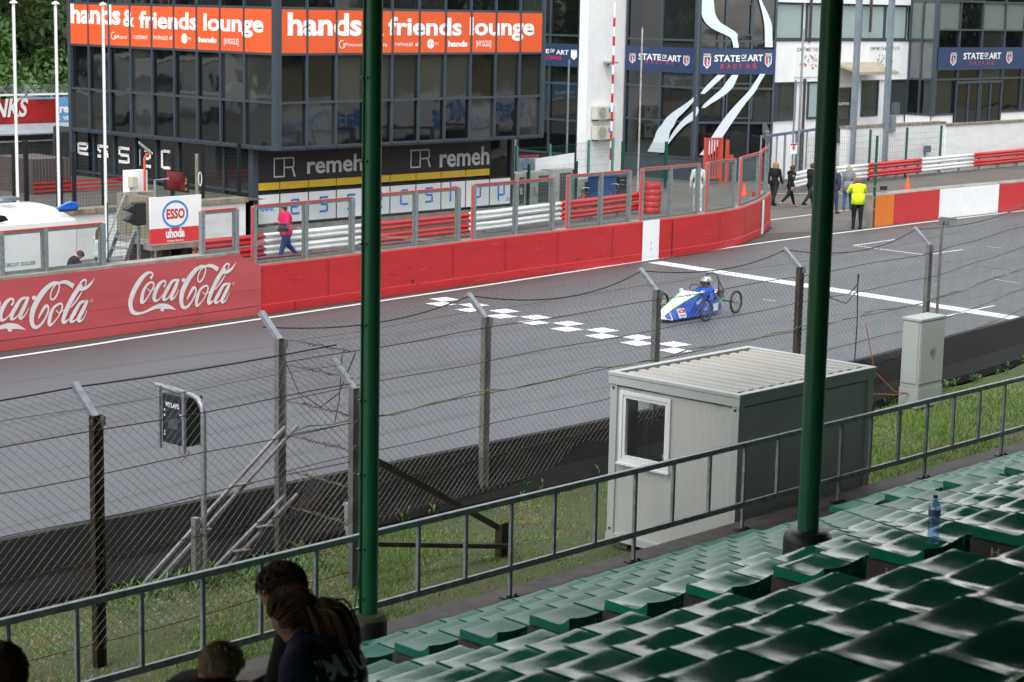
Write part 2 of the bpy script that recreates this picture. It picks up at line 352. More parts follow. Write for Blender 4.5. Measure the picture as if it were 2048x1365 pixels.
# broad leafed weeds
m=MB(); wm=mat('weed_leaves',(.11,.24,.04),.55,var=.25,scale=5)
for t in range(260):
    if t<140: x=13.6+NR.rand()*3.4; y=19.2+NR.rand()*.8
    else: x=19+NR.rand()*26; y=20.0+NR.rand()*.25+(max(0,x-30)*.085)
    n=6; hh=.10+.22*NR.rand()
    for q in range(n):
        a=NR.rand()*6.28; r=.05+.09*NR.rand(); z0=gz(x,y); z1=z0+hh*(.3+.7*q/n)
        p=Vector((x,y,z1*.6)); tip=Vector((x+r*math.cos(a),y+r*math.sin(a),z1+.03)); s=Vector((-math.sin(a),math.cos(a),0))*.014
        mid=(p+tip)/2+Vector((0,0,.025)); m.add([p,mid-s,tip,mid+s],[(0,1,2,3)])
m.build('weeds',wm,kind='stuff',label='low leafy weeds along the foot of the dark wall',category='weeds')
m=MB()
for t in range(900):
    x=10+NR.rand()*7; y=17.2+NR.rand()*2.6; r=.008+.02*NR.rand(); z=gz(x,y)+.01; a=NR.rand()*6
    m.add([(x+r*math.cos(a+q*1.57),y+r*math.sin(a+q*1.57),z) for q in range(4)]+[(x,y,z+r)],[(0,1,4),(1,2,4),(2,3,4),(3,0,4)])
m.build('gravel',mat('gravel_stone',(.30,.27,.24),.9,var=.3,scale=20),kind='stuff',label='loose gravel on the bare soil under the fence',category='gravel')
# ================================================================== NEAR WALL
nw=[(2,20.62),(12.7,20.62),(16.9,20.55),(21.2,20.48),(23.7,20.46),(28,20.62),(31.9,20.92),(38.3,21.5),(48,22.4),(75,24)]
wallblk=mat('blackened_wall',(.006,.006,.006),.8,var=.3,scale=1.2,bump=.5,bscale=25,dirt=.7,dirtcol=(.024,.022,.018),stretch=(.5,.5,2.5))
C2=[(p.x,p.y) for p in catmull([(a,b,0) for a,b in nw],4)]
def wallrun(mb,pts,prof):
    n=len(prof); vs=[]
    for i,p in enumerate(pts):
        a=Vector(pts[max(i-1,0)]); b=Vector(pts[min(i+1,len(pts)-1)]); d=(b-a).normalized(); s=Vector((-d.y,d.x))
        for (o,z) in prof: vs.append((p[0]+s.x*o,p[1]+s.y*o,z))
    fs=[]
    for i in range(len(pts)-1):
        for k in range(n): fs.append((i*n+k,(i+1)*n+k,(i+1)*n+(k+1)%n,i*n+(k+1)%n))
    fs.append(tuple(range(n))); fs.append(tuple((len(pts)-1)*n+k for k in range(n))[::-1]); mb.add(vs,fs)
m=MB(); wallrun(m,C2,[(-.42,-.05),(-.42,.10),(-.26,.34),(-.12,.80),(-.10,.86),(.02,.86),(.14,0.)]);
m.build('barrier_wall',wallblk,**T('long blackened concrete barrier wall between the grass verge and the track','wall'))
# ================================================================== GRANDSTAND
PITCH=.5285; AX=11.48; SEC=PITCH*17; RUN=.8; RISE=.309; Z0=1.265; Y0S=13.8; NROW=23
def isa(x): return ((x-AX)%SEC)>SEC-3*PITCH+.04
stand=thing('grandstand','stepped concrete grandstand with a flat roof facing the track','grandstand',loc=(11,14,0))
m=MB()
prof=[(15.02,-.05),(15.02,.80),(14.98,.88),(13.8,.88)]
z=.88
for i in range(NROW):
    y=Y0S-RUN*i; z2=Z0+RISE*i-.09; prof+= [(y+.0,z2)] if i==0 else [(y,z2)]
    prof.append((y-RUN,z2))
prof+=[(Y0S-RUN*NROW,-.05)]
m.prism(prof,(-12,0,0),(0,1,0),(0,0,1),(58,0,0)); 
# the aisles are cut lower: seat benches stand 15 cm above the half steps
tr=MB()
secs=[]
k=-2
while AX+SEC*k<37: secs.append((AX+SEC*k,AX+SEC*(k+1)-3*PITCH)); k+=1
for (xa,xb) in secs:
    for i in range(NROW):
        y=Y0S-RUN*i; zt=Z0+RISE*i-.09
        tr.box((xa-.02,y-.46,zt-.02),(xb+.02,y+.012,zt+.0015))
m.v=[];m.f=[];m.m=[]
def stair(x0,x1,half):
    p=[(15.02,-.05),(15.02,.80),(14.98,.88)]
    for i in range(NROW):
        y=Y0S-RUN*i; zf=Z0+RISE*(i-1)-.09 if i else .88; zt=Z0+RISE*i-.09
        if half: p+=[(y-.02,zf),(y-.02,(zf+zt)/2-.03),(y-.5,(zf+zt)/2-.03),(y-.5,zt)]
        else: p+=[(y,zf),(y,zt)]
    p+=[(Y0S-RUN*NROW,zt),(Y0S-RUN*NROW,-.05)]
    m.prism(p,(x0,0,0),(0,1,0),(0,0,1),(x1-x0,0,0))
for (xa,xb) in secs:
    stair(xa-.02,xb+.02,False); stair(xb+.02,xa+SEC-.02,True)
m.build('terrace',step_conc,stand,loc=(-11,-14,0))
m=MB(); pl=None
for (xa,xb) in secs:
    for i in range(0,16):
        zt=Z0+RISE*i-.09; y=Y0S-RUN*i
        if i%1==0: text_on(m,'G' if i<6 else 'H',lambda a,b:Vector((xa-.0235,y-.02-a,b)),.14,.20,zt-.085,zt-.03,.01)
m.build('row_letter',mat('letter_white',(.6,.6,.6),.6),stand,loc=(-11,-14,0))
m=MB(); m.box((-12,-5,9.0),(37,14.6,9.15))
for x in range(-10,37,3): m.box((x,-5,8.75),(x+.15,14.4,9.0))
m.box((-12,14.35,8.6),(37,14.6,9.0)); m.build('roof',mat('roof_underside',(.34,.35,.34),.7,var=.15),stand,loc=(-11,-14,0))
m=MB(); m.box((-12,-5.2,-.05),(37,-5,9.0)); m.box((-12.2,-5,-.05),(-12,6,9.0)); m.build('back_wall',mat('stand_back_wall',(.30,.30,.28),.8,var=.2),stand,loc=(-11,-14,0))
# patches of old paint and pads on the kerb of the stand
m=MB()
for k in range(16):
    x=12.4+k*1.05*2.03+.9; y=14.42+.1*NR.rand()
    for q in range(3):
        dx,dy=NR.rand(2)*.16; m.add([(x+dx,y+dy,.8832),(x+dx+.07,y+dy-.02,.8832),(x+dx+.09,y+dy+.05,.8832),(x+dx+.01,y+dy+.06,.8832)],[(0,1,2,3)])
m.build('bolt_patch',mat('pale_filler',(.40,.40,.39),.8,var=.2,scale=30),stand,loc=(-11,-14,0))
# ---- seats
def seat_mat():
    m=mat('green_plastic',(.014,.300,.185),.30,var=.12,scale=7,bump=.0,spec=.5,ior=1.33)
    n=m.node_tree.nodes; l=m.node_tree.links; b=n['Principled BSDF']
    tc=n.new('ShaderNodeTexCoord'); oi=n.new('ShaderNodeObjectInfo'); 
    va=n.new('ShaderNodeVectorMath'); va.operation='ADD'; l.new(tc.outputs['Object'],va.inputs[0]); l.new(oi.outputs['Location'],va.inputs[1])
    no=n.new('ShaderNodeTexNoise'); no.inputs['Scale'].default_value=3.2; no.inputs['Detail'].default_value=6; l.new(va.outputs[0],no.inputs[0])
    mr=n.new('ShaderNodeMapRange'); mr.inputs[1].default_value=.40; mr.inputs[2].default_value=.62; mr.inputs[3].default_value=.08; mr.inputs[4].default_value=.24; l.new(no.outputs[0],mr.inputs[0]); l.new(mr.outputs[0],b.inputs['Roughness'])
    n2=n.new('ShaderNodeTexNoise'); n2.inputs['Scale'].default_value=9; n2.inputs['Detail'].default_value=3; l.new(va.outputs[0],n2.inputs[0])
    bp=n.new('ShaderNodeBump'); bp.inputs['Strength'].default_value=.25; bp.inputs['Distance'].default_value=.01; l.new(n2.outputs[0],bp.inputs['Height']); l.new(bp.outputs[0],b.inputs['Normal'])
    return m
sm=seat_mat()
fm=mat('sky_lit_green_plastic',(.022,.225,.150),.34,var=.16,scale=6,spec=.28,bump=.1,bscale=30,dirt=.2,dirtcol=(.05,.22,.165))  # seat green for the front rows, with open-sky light put into the colour
def seat_mesh():
    Wd,D=.496,.43; nu,nv=12,14; vs=[];fs=[]
    def top(u,v):  # flat flange round a shallow dish, the back rising to a low lip
        c=(2*u-1)**2; h=-.030*(1-c)*min(1,.45+v*1.1)-.012*v
        if v<.06: h-=.006*(1-v/.06)
        if v>.70: h+=.082*((v-.70)/.30)**1.9
        if abs(2*u-1)>.93: h-=.05*(abs(2*u-1)-.93)
        return h
    for j in range(nv+1):
        for i in range(nu+1):
            u,v=i/nu,j/nv
            cx=(u-.5)*Wd; y=-v*D
            if j==nv: y+=-.004
            vs.append((cx,y,top(u,v)))
    N=nu+1
    for j in range(nv):
        for i in range(nu): k=j*N+i; fs.append((k,k+N,k+N+1,k+1))
    ring=[i for i in range(N)]+[j*N+nu for j in range(1,nv+1)]+[nv*N+i for i in range(nu-1,-1,-1)]+[j*N for j in range(nv-1,0,-1)]
    b=len(vs)
    for r in ring: x,y,z=vs[r]; vs.append((x*1.006,y*1.0+(.004 if y>-.01 else 0),-.082 if y>-.34 else -.082))
    L=len(ring)
    for i in range(L): fs.append((ring[i],ring[(i+1)%L],b+(i+1)%L,b+i))
    return vs,fs
vs,fs=seat_mesh(); mb=MB(); mb.add(vs,fs)
mb.mi=1; yb=-.4365
dr=[(0,.020),(-.006,.008),(-.013,-.004),(-.012,-.013),(-.005,-.019),(.005,-.019),(.012,-.013),(.013,-.004),(.006,.008)]
mb.prism(dr,(.075,yb,-.012),(1,0,0),(0,0,1),(0,-.0012,0))
for q in range(4): mb.box((.108+q*.017,yb-.0012,-.02),(.119+q*.017,yb,-.004-.003*(q%2)))
seat0=mb.build('stadium_seat',[sm,mat('seat_logo',(.42,.46,.44),.5,var=.02)],smooth=True)
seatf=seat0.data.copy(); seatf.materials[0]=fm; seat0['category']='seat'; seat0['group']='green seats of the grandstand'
COLP=[Vector((13.05,14.25,.88)),Vector((13.91,9.59,2.72))]
cand=[]
for i in range(0,18):
    y=Y0S-RUN*i; z=Z0+RISE*i
    for k,(xa,xb) in enumerate(secs):
        for c in range(14):
            x=xa+PITCH*(c+.5)-.01
            p=Vector((x,y-.2,z)); dist=(p-CAM).dot(FW)
            if dist<1.5: continue
            if any(abs(x-q.x)<.45 and abs(y-.2-q.y)<.42 for q in COLP): continue
            px,py=PR(p); mg=F*.35/dist
            vis=not(px<-mg or px>2048+mg or py>1365+mg)
            if not vis and (px<-900 or px>3300 or py>2600 or dist<2.0): continue
            cand.append((0 if vis else 1,dist,i,k,c,x,y,z))
SEATN=len(cand)
cand.sort(); print('seats in view',SEATN)
first=True; far=MB()
blk={0:'far left block',1:'left block',2:'left block by the aisle',3:'middle block',4:'second block beyond the aisle',5:'third block beyond the aisle'}
OCC=[]  # seats taken by people are kept
print('visible',sum(1 for q in cand if q[0]==0))
for n,(vv,dist,i,k,c,x,y,z) in enumerate(cand):
    if vv==0 and n<300:
        s=seat0 if first else seat0.copy()
        if not first: S.collection.objects.link(s)
        first=False
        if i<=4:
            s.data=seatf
        s.location=(x,y,z); s.rotation_euler=(random.uniform(-.010,.010),random.uniform(-.010,.010),random.uniform(-.010,.010))
        bn={1:'nearer block left of the aisle',2:'middle block between the two aisles',3:'far block beyond the second aisle'}.get(k-0,'')
        kk=k-2  # secs start at k=-2
        bn={-1:'block left of lettered steps',0:'block right of lettered steps',1:'second block past bottle',2:'third block past bottle'}.get(kk,'distant block')
        wet='glossy wet' if i>5 else 'pale sheened'
        s['label']=f'{wet} seat, {ORD[i+1]} row up, {ORD[c+1]} from left in {bn}'
    else:
        far.add([(v[0]+x,v[1]+y,v[2]+z) for v in vs],fs)
if far.v: far.build('further_seats',sm,smooth=True,kind='stuff',label='further green seats of the stand beyond the counted ones',category='seats')
# ---- columns
cm=mat('column_foot',(.030,.030,.034),.45,var=.25,scale=5,bump=.2,bscale=30)
moss=mat('mossy_foot_top',(.10,.10,.02),.9,var=.3,scale=9,col2=(.06,.055,.045))
for q,(c,lab) in enumerate(zip(COLP,['green steel roof column with two thin conduits and a mossy round foot beside the hooded woman','green steel roof column on a black round foot in front of the wet seats'])):
    t=thing('roof_column',lab,'column','green columns holding the stand roof',loc=c)
    r=.092; fr=(.190,.210)[q]; fh=(.46,.26)[q]
    m=MB(); m.lathe([(r,fh-.02),(r,8.8-c.z)],n=40); m.build('shaft',green,t,smooth=True)
    m=MB(); m.lathe([(fr,-.35),(fr,fh-.10),(fr*.97,fh-.05),(fr*.80,fh-.012),(r*.95,fh)],n=40); m.build('foot',cm,t,smooth=True)
    if q==0:
        m=MB(); m.lathe([(fr*.975,fh-.050),(fr*.82,fh-.008),(r*1.02,fh+.004)],n=40); m.build('foot_moss',moss,t,smooth=True)
        sd=(-_rh*.8-_fh*.6).normalized()
        for k,off in enumerate((.0,.035)):
            a=sd*(r+.014)+_fh*off*1.1; m=MB(); m.tube([a+Vector((0,0,fh+.02)),a+Vector((0,0,8.75-c.z))],.011,10); m.build('conduit',green,t,smooth=True)
        m=MB(); a=sd*(r+.016)
        m.tube([a+Vector((0,0,1.15)),a*1.05+Vector((0,0,.9)),a*1.5+Vector((0,0,.55)),a*1.9+Vector((0,0,.1))],.008,8); m.build('loose_cable',green,t,smooth=True)
        for hgt in (.62,1.14,1.9,2.65,3.4,4.2,5.0,5.8,6.6):
            m=MB(); m.lathe([(r+.002,hgt-.006),(r+.003,hgt+.006)],n=32); m.box((a.x-.03,a.y-.012,hgt-.008),(a.x+.03,a.y+.02,hgt+.008))
            m.lathe([(.014,hgt-.012),(.014,hgt+.012)],o=(-_rh*(r*.55)-_fh*(r*.85))[:2]+(0,) if False else tuple((-_rh*(r*.55)-_fh*(r*.9)).xyz[:2])+(0,),n=8); m.build('clamp',green,t)
# ================================================================== RAILING
rail=thing('guard_railing','long grey steel railing along the front kerb of the stand','railing',loc=(15.59,14.70,.88))
rm=mat('railing_steel',(.38,.41,.425),.42,.1,var=.25,scale=8,dirt=.3,dirtcol=(.17,.17,.165))
zl=1.21-.88; zt=2.00-.88; P3=2.135
m=MB(); m.box((-11,-.03,zt-.045),(60,.03,zt+.02)); m.build('top_rail',rm,rail,bevel=.006)
m=MB(); m.box((-11,-.022,zl-.035),(60,.022,zl+.035)); m.build('bottom_rail',rm,rail,bevel=.005)
k=-12; nb=0
while k*P3/3<38:
    x=k*P3/3; big=(k%3==0); m=MB()
    m.box((x-.019,-.019,0.012 if big else zl+.035),(x+.019,.019,zl-.035 if big else zt-.045))
    if big: m.box((x-.019,-.019,zl+.035),(x+.019,.019,zt-.045))
    o=m.build('post' if big else 'baluster',rm,rail)
    if big:
        m=MB(); m.prism([(-.12,-.045),(-.08,-.07),(-.03,-.05),(.03,-.05),(.08,-.07),(.12,-.045),(.12,.045),(.08,.07),(.03,.05),(-.03,.05),(-.08,.07),(-.12,.045)],(x,0,0),(1,0,0),(0,1,0),(0,0,.014))
        m.box((x-.075,-.045,.014),(x-.05,-.02,.034)); m.box((x+.05,-.045,.014),(x+.075,-.02,.034))
        bp=m.build('base_plate',darksteel,rail)
    k+=1
# ================================================================== CHAIN LINK FENCE
def hpost(mb,x,y,z0,z1,w=.13,d=.09,t=.012):
    mb.box((x-w/2,y-d/2,z0),(x-w/2+t,y+d/2,z1)); mb.box((x+w/2-t,y-d/2,z0),(x+w/2,y+d/2,z1)); mb.box((x-w/2+t,y-.006,z0),(x+w/2-t,y+.006,z1))
def interp(pts,s):
    acc=0
    for i in range(len(pts)-1):
        a,b=Vector(pts[i]),Vector(pts[i+1]); L=(b-a).length
        if s<=acc+L or i==len(pts)-2: return a+(b-a)*((s-acc)/L)
        acc+=L
def meshfence(mb,pts,z0,z1,off,arm=.47,pitch=.122,slope=.88,r=.0023):
    tot=sum((Vector(pts[i+1])-Vector(pts[i])).length for i in range(len(pts)-1))
    prof=[(0,z0),(0,z1),(arm*.74,z1+arm*.66)]  # lean towards the track
    Hh=(z1-z0)+arm
    def pt(s,h):
        p=interp(pts,s)
        w=.018*math.sin(s*2.1+h*3)+.012*math.sin(s*5.3-h*4.1)
        if h<=z1-z0: return Vector((p[0],p[1]+off+w,z0+h))
        q=h-(z1-z0); return Vector((p[0],p[1]+off+w*.4+q*.74,z1+q*.66))
    for sg in (1,-1):
        s0=-Hh/slope if sg>0 else 0
        while s0<tot+Hh/slope:
            line=[];n=9
            hs=sorted([Hh*i/n for i in range(n+1)]+[z1-z0])
            for h in hs:
                s=s0+sg*h/slope if sg>0 else s0-h/slope
                if -.001<=s<=tot: line.append(pt(s,h)+Vector((0,0,.006*math.sin(s*9+h*7))))
            if len(line)>1: mb.tube(line,r,3,False)
            s0+=pitch
fenceB=[(16.62,19.9),(20.80,20.2),(25.02,20.42),(29.35,20.66),(34.3,21.06),(42.7,23.0),(52,25.5)]
fenceA=[(4.3,18.0),(8.4,18.0),(12.43,18.02),(16.45,18.25)]
fB=thing('chain_link_fence','chain link safety fence on steel posts running from the double post to the right','fence','chain link fence runs',loc=(16.62,19.9,0))
fA=thing('chain_link_fence','chain link safety fence run at bottom left ending behind the green column','fence','chain link fence runs',loc=(16.45,18.25,0))
def addpost(root,x,y,mt,h=2.78,arm=True,double=False):
    m=MB(); L=root.location
    hpost(m,x,y,-.1,h); p=m.build('post',mt,root,loc=(-L.x,-L.y,-L.z))
    if arm:
        m=MB(); a=Vector((x-.02,y-.01,h-.02)); b=a+Vector((-.02,.36,.33))
        m.bar(a,b,.085,.06); m.build('arm',steel,root,loc=(-L.x,-L.y,-L.z))
    m=MB(); m.box((x+.05,y-.06,h-.12),(x+.085,y+.06,h-.01)); m.box((x+.085,y-.02,h-.13),(x+.10,y+.03,h-.08)); m.build('clamp',steel,root,loc=(-L.x,-L.y,-L.z))
gpost=mat('aged_grey_post',(.27,.27,.265),.5,.5,var=.2,scale=3,dirt=.4,dirtcol=(.10,.085,.065))
for i,(x,y) in enumerate(fenceB):
    addpost(fB,x,y,[gpost,gpost,gpost,darksteel,gpost,gpost,gpost][i],h=2.85 if i else 3.02)
for i,(x,y) in enumerate(fenceA): addpost(fA,x,y,darksteel if i<3 else gpost,h=2.86 if i<3 else 2.62)
for root,pts in ((fB,fenceB),(fA,fenceA)):
    m=MB(); meshfence(m,pts,.22,2.80,-.07); m.build('wire_mesh',wirem,root,loc=-Vector(root.location))
    tot=sum((Vector(pts[i+1])-Vector(pts[i])).length for i in range(len(pts)-1))
    for wz,rr,mt_ in [(.28,.006,rust),(.76,.006,rust),(1.24,.006,rust),(1.72,.006,rust),(2.21,.006,rust),(2.70,.007,rust),(2.93,.004,wirem)]:
        m=MB(); L=[]
        for q in range(int(tot/.6)+1):
            s=min(q*.6,tot); p=interp(pts,s); L.append((p[0],p[1]-.085+(.17 if wz>2.8 else 0),wz+.012*math.sin(s*1.7+wz*5)))
        m.tube(L,rr,5); m.build('tension_wire',mt_,root,loc=-Vector(root.location))
    m=MB()
    for i in range(len(pts)-1):
        a,b=Vector(pts[i]),Vector(pts[i+1]); L=[]
        for q in range(13):
            t=q/12; p=a+(b-a)*t; sag=.34*4*t*(1-t)*( .15 if root is fA else 1)*(1.0 if i%2 else .75)
            L.append((p.x-.02,p.y+.33-sag*.45,3.13-sag*.62))
        m.tube(L,.010,6)
    m.build('top_cable',blackrub,root,loc=-Vector(root.location))
# turnbuckles, clips and loose wire ends at the double post
m=MB()
for wz in (.30,.78,1.26,1.74,2.20,2.68,3.02):
    for t in np.linspace(.25,.8,14):
        x=16.5+.12+NR.rand()*.02; y=19.85-(1.55)*t; m.tube([(x,y,wz+.02*math.sin(t*30)),(x+.01,y-.05,wz+.03*NR.rand())],.007+.006*NR.rand(),5)
    m.tube([(16.62,19.86,wz),(16.55,19.0,wz+.03),(16.45,18.25,wz+.06)],.006,5)
m.build('turnbuckles',mat('rusty_fittings',(.17,.12,.09),.6,.4,var=.35,scale=30),fB,loc=-Vector(fB.location))
m=MB(); m.tube([(16.5,18.3,3.05),(16.5,18.6,2.5),(16.55,19.0,2.25),(16.6,19.5,2.35),(16.62,19.85,2.8)],.007,6); m.tube([(16.5,18.55,3.0),(16.5,18.6,2.4),(16.52,18.7,2.1)],.006,6)
m.build('hanging_cable',blackrub,fB,loc=-Vector(fB.location))
# orange and green earth cable wound along the fence
m=MB(); L=[]
for q in range(60):
    s=q*.42; p=interp(fenceB,s); L.append((p[0],p[1]-.11+.02*math.sin(q*2.3),1.75+.03*math.sin(q*.9)+.02*math.sin(q*2.1)))
m.mi=0; m.tube(L,.007,5); m.mi=1; m.tube([(a,b-.012,c+.012*math.sin(i*1.7)) for i,(a,b,c) in enumerate(L)],.006,5)
m.build('earth_cable',[mat('orange_cable',(.32,.11,.04),.6),mat('green_cable',(.05,.22,.08),.6)],fB,loc=-Vector(fB.location))
m=MB(); x=31.3; m.tube([(x,20.72,2.55),(x,20.72,2.35),(31.0,20.70,2.2)],.01,6); m.tube([(x,20.72,2.5),(x+.02,20.7,1.6),(x,20.7,.9),(x-.1,20.6,.35)],.012,6)
m.tube([(30.0,20.62,2.55),(30.3,20.62,2.2),(30.8,20.62,2.05),(31.2,20.65,2.25),(31.3,20.7,2.55)],.009,6); m.build('hanging_cable',blackrub,fB,loc=-Vector(fB.location))
# lattice braces
brace=mat('brace_channel',(.27,.28,.29),.4,.4,var=.2,scale=2,col2=(.20,.165,.16))
for (a,b) in [((16.62,19.80,1.85),(14.2,19.86,0.02)),((16.62,19.80,.92),(15.1,19.70,0.02))]:
    a,b=Vector(a),Vector(b)
    for k,dd in enumerate((Vector((0,0,0)),Vector((.16,-.06,.0)))):
        m=MB(); m.bar(a+dd,b+dd,.045,.035); m.build('brace',brace,fB,loc=-Vector(fB.location))
    for t in (.35,.62): 
        m=MB(); p=a+(b-a)*t; m.bar(p-Vector((.03,.05,0)),p+Vector((.20,-.11,0)),.10,.012); m.build('brace_plate',gpost,fB,loc=-Vector(fB.location))
m=MB(); m.bar((16.52,18.22,1.80),(19.05,18.2,.36),.09,.07); m.bar((16.5,18.15,.62),(19.1,18.05,.12),.10,.06); m.build('brace',darksteel,fA,loc=-Vector(fA.location))
m=MB(); hpost(m,19.1,18.15,-.1,.42,.20,.12); m.build('brace_foot',darksteel,fA,loc=-Vector(fA.location))
# ================================================================== SITE CABIN
def ribbed(name,col,pit=.045,axis=0,strength=.3):
    m=mat(name,col,.42,var=.05,scale=.8,dirt=.4,dirtcol=tuple(v*.7 for v in col)); n=m.node_tree.nodes; l=m.node_tree.links
    tc=n.new('ShaderNodeTexCoord'); sx=n.new('ShaderNodeSeparateXYZ'); l.new(tc.outputs['Object'],sx.inputs[0])
    ad=n.new('ShaderNodeMath'); ad.operation='ADD'; l.new(sx.outputs[0],ad.inputs[0]); l.new(sx.outputs[1],ad.inputs[1])
    mu=n.new('ShaderNodeMath'); mu.operation='MULTIPLY'; mu.inputs[1].default_value=2*math.pi/pit; l.new(ad.outputs[0],mu.inputs[0])
    si=n.new('ShaderNodeMath'); si.operation='SINE'; l.new(mu.outputs[0],si.inputs[0])
    bp=n.new('ShaderNodeBump'); bp.inputs['Strength'].default_value=strength; bp.inputs['Distance'].default_value=.006; l.new(si.outputs[0],bp.inputs['Height']); l.new(bp.outputs[0],n['Principled BSDF'].inputs['Normal'])
    return m
cwall=ribbed('cabin_wall_panel',(.53,.535,.505)); cframe=mat('cabin_frame',(.48,.50,.485),.42,var=.03,dirt=.25,dirtcol=(.4,.38,.32)); pvc=mat('white_pvc',(.78,.79,.80),.3,var=.02)
sglass0=glassmat('cabin_pane',.06,(.95,.96,.96)); glass=mat('clear_glass',(.9,.95,.94),.03,trans=1.0,var=0.,ior=1.12); 
cab=thing('site_cabin','light grey portable cabin with ribbed roof standing behind the railing','cabin',loc=(20.40,15.22,0))
CXl,CYw=3.12,2.20; cz0,cz1=.12,2.48
def cb(name,mt,fn,**k): m=MB(); fn(m); return m.build(name,mt,cab,**k)
t=.06; wy0,wy1,wz0,wz1=1.14,2.03,1.24,2.24
def f(m):
    m.box((.03,.12,cz0+.1),(.03+t,wy0,cz1-.2)); m.box((.03,wy1,cz0+.1),(.03+t,CYw-.12,cz1-.2)); m.box((.03,wy0,cz0+.1),(.03+t,wy1,wz0)); m.box((.03,wy0,wz1),(.03+t,wy1,cz1-.2))
cb('front_wall',cwall,f)
cb('side_wall',cwall,lambda m:m.box((.12,.03,cz0+.1),(CXl-.12,.03+t,cz1-.2)))
cb('rear_wall',cwall,lambda m:m.box((CXl-.09,.12,cz0+.1),(CXl-.03,CYw-.12,cz1-.2)))
def f(m):
    m.box((.12,CYw-.09,cz0+.1),(.5,CYw-.03,cz1-.2)); m.box((2.6,CYw-.09,cz0+.1),(CXl-.12,CYw-.03,cz1-.2)); m.box((.5,CYw-.09,cz0+.1),(2.6,CYw-.03,.95)); m.box((.5,CYw-.09,2.15),(2.6,CYw-.03,cz1-.2))
cb('track_wall',cwall,f)
cb('floor',darksteel,lambda m:m.box((.1,.1,cz0+.02),(CXl-.1,CYw-.1,cz0+.09)))
for x in (0,CXl-.12):
    for y in (0,CYw-.12): cb('corner_post',cframe,lambda m:m.box((x,y,cz0+.1),(x+.12,y+.12,cz1-.17)),bevel=.008)
def f(m):
    m.box((-.02,0,cz0),(.10,CYw,cz0+.1)); m.box((CXl-.1,0,cz0),(CXl+.02,CYw,cz0+.1)); m.box((.1,-.02,cz0),(CXl-.1,.10,cz0+.1)); m.box((.1,CYw-.1,cz0),(CXl-.1,CYw+.02,cz0+.1))
cb('base_frame',cframe,f)
def f(m):
    for (z0,z1,o) in ((cz1-.17,cz1-.055,.02),(cz1-.05,cz1,.03)):
        m.box((-o,-o,z0),(.08,CYw+o,z1)); m.box((CXl-.08,-o,z0),(CXl+o,CYw+o,z1)); m.box((.08,-o,z0),(CXl-.08,.08,z1)); m.box((.08,CYw-.08,z0),(CXl-.08,CYw+o,z1))
cb('roof_frame',cframe,f,bevel=.006)
def f(m):
    n=13; w=(CXl-.16)/n; prof=[]
    for k in range(n):
        x=.08+k*w; prof+=[(x,-.055),(x+w*.30,-.055),(x+w*.42,-.012),(x+w*.88,-.012)]
    prof.append((CXl-.08,-.055)); N=len(prof); y0,y1=.16,CYw-.16
    m.add([(a,y0,cz1+b) for a,b in prof]+[(a,y1,cz1+b+.0) for a,b in prof],[(i,i+1,N+i+1,N+i) for i in range(N-1)])
    m.add([(.08,.08,cz1-.10),(CXl-.08,.08,cz1-.10),(CXl-.08,CYw-.08,cz1-.10),(.08,CYw-.08,cz1-.10)],[(0,1,2,3)])
roofm=mat('ribbed_roof_sheet',(.46,.44,.40),.5,var=.10,scale=1.2,dirt=.6,dirtcol=(.36,.30,.22),stretch=(4,.7,1))
cb('roof_sheet',roofm,f)
def fr(m,y0,y1,z0,z1,w,x0,x1):
    m.box((x0,y0,z0),(x1,y0+w,z1)); m.box((x0,y1-w,z0),(x1,y1,z1)); m.box((x0,y0+w,z0),(x1,y1-w,z0+w)); m.box((x0,y0+w,z1-w),(x1,y1-w,z1))
win=cb('window',pvc,lambda m:(fr(m,wy0,wy1,wz0,wz1,.055,.0,.10),fr(m,wy0+.056,wy1-.056,wz0+.056,wz1-.056,.045,.015,.075),m.box((-.03,wy0-.02,wz0-.03),(.02,wy1+.02,wz0))),bevel=.004)
m=MB(); m.box((.045,wy0+.1,wz0+.1),(.051,wy1-.1,wz1-.1)); m.build('pane',sglass0,win)
m=MB(); m.box((.10,1.5,wz0+.08),(.12,1.66,wz0+.10)); m.build('handle',black,win)
def f(m):
    for (x,y) in ((.1,.15),(.1,1.9),(2.8,.15),(2.8,1.9)): m.box((x,y,-.1),(x+.35,y+.2,cz0))
cb('support_block',conc_aged,f)
def f(m):
    for (y,z) in ((.06,cz1-.22),(CYw-.06,cz1-.22),(CYw-.06,cz0+.16)): m.lathe([(.018,-.008),(.018,0)],o=(-.004,y,z),n=10,ax='x')
    for y in (.35,1.75): m.box((-.024,y,cz1-.185),(-.018,y+.07,cz1-.165))
cb('bolts',darksteel,f)
# ================================================================== ELECTRIC CABINET
t=thing('electric_cabinet','pale grey electrical cabinet standing on the grass against the fence','cabinet',loc=(32.12,19.80,0))
gm=mat('cabinet_grp',(.38,.41,.40),.5,var=.04,scale=2,dirt=.25,dirtcol=(.35,.36,.34))
m=MB(); m.box((0,0,0),(.86,.42,.38)); m.build('plinth',gm,t,bevel=.006)
m=MB(); m.box((.012,.012,.385),(.848,.408,1.66)); m.build('body',gm,t,bevel=.006)
m=MB(); m.box((-.01,-.01,1.662),(.87,.43,1.72)); m.build('lid',gm,t,bevel=.012)
m=MB(); m.box((.03,-.004,.47),(.83,.010,1.64)); d=m.build('door',gm,t,bevel=.003)
m=MB(); m.box((.36,-.03,1.05),(.50,-.006,1.09)); m.box((.40,-.045,.98),(.44,-.006,1.14)); m.build('handle',steel,d)
m=MB(); m.box((-.004,.05,.47),(.010,.38,1.64)); m.build('side_panel',gm,t,bevel=.003)
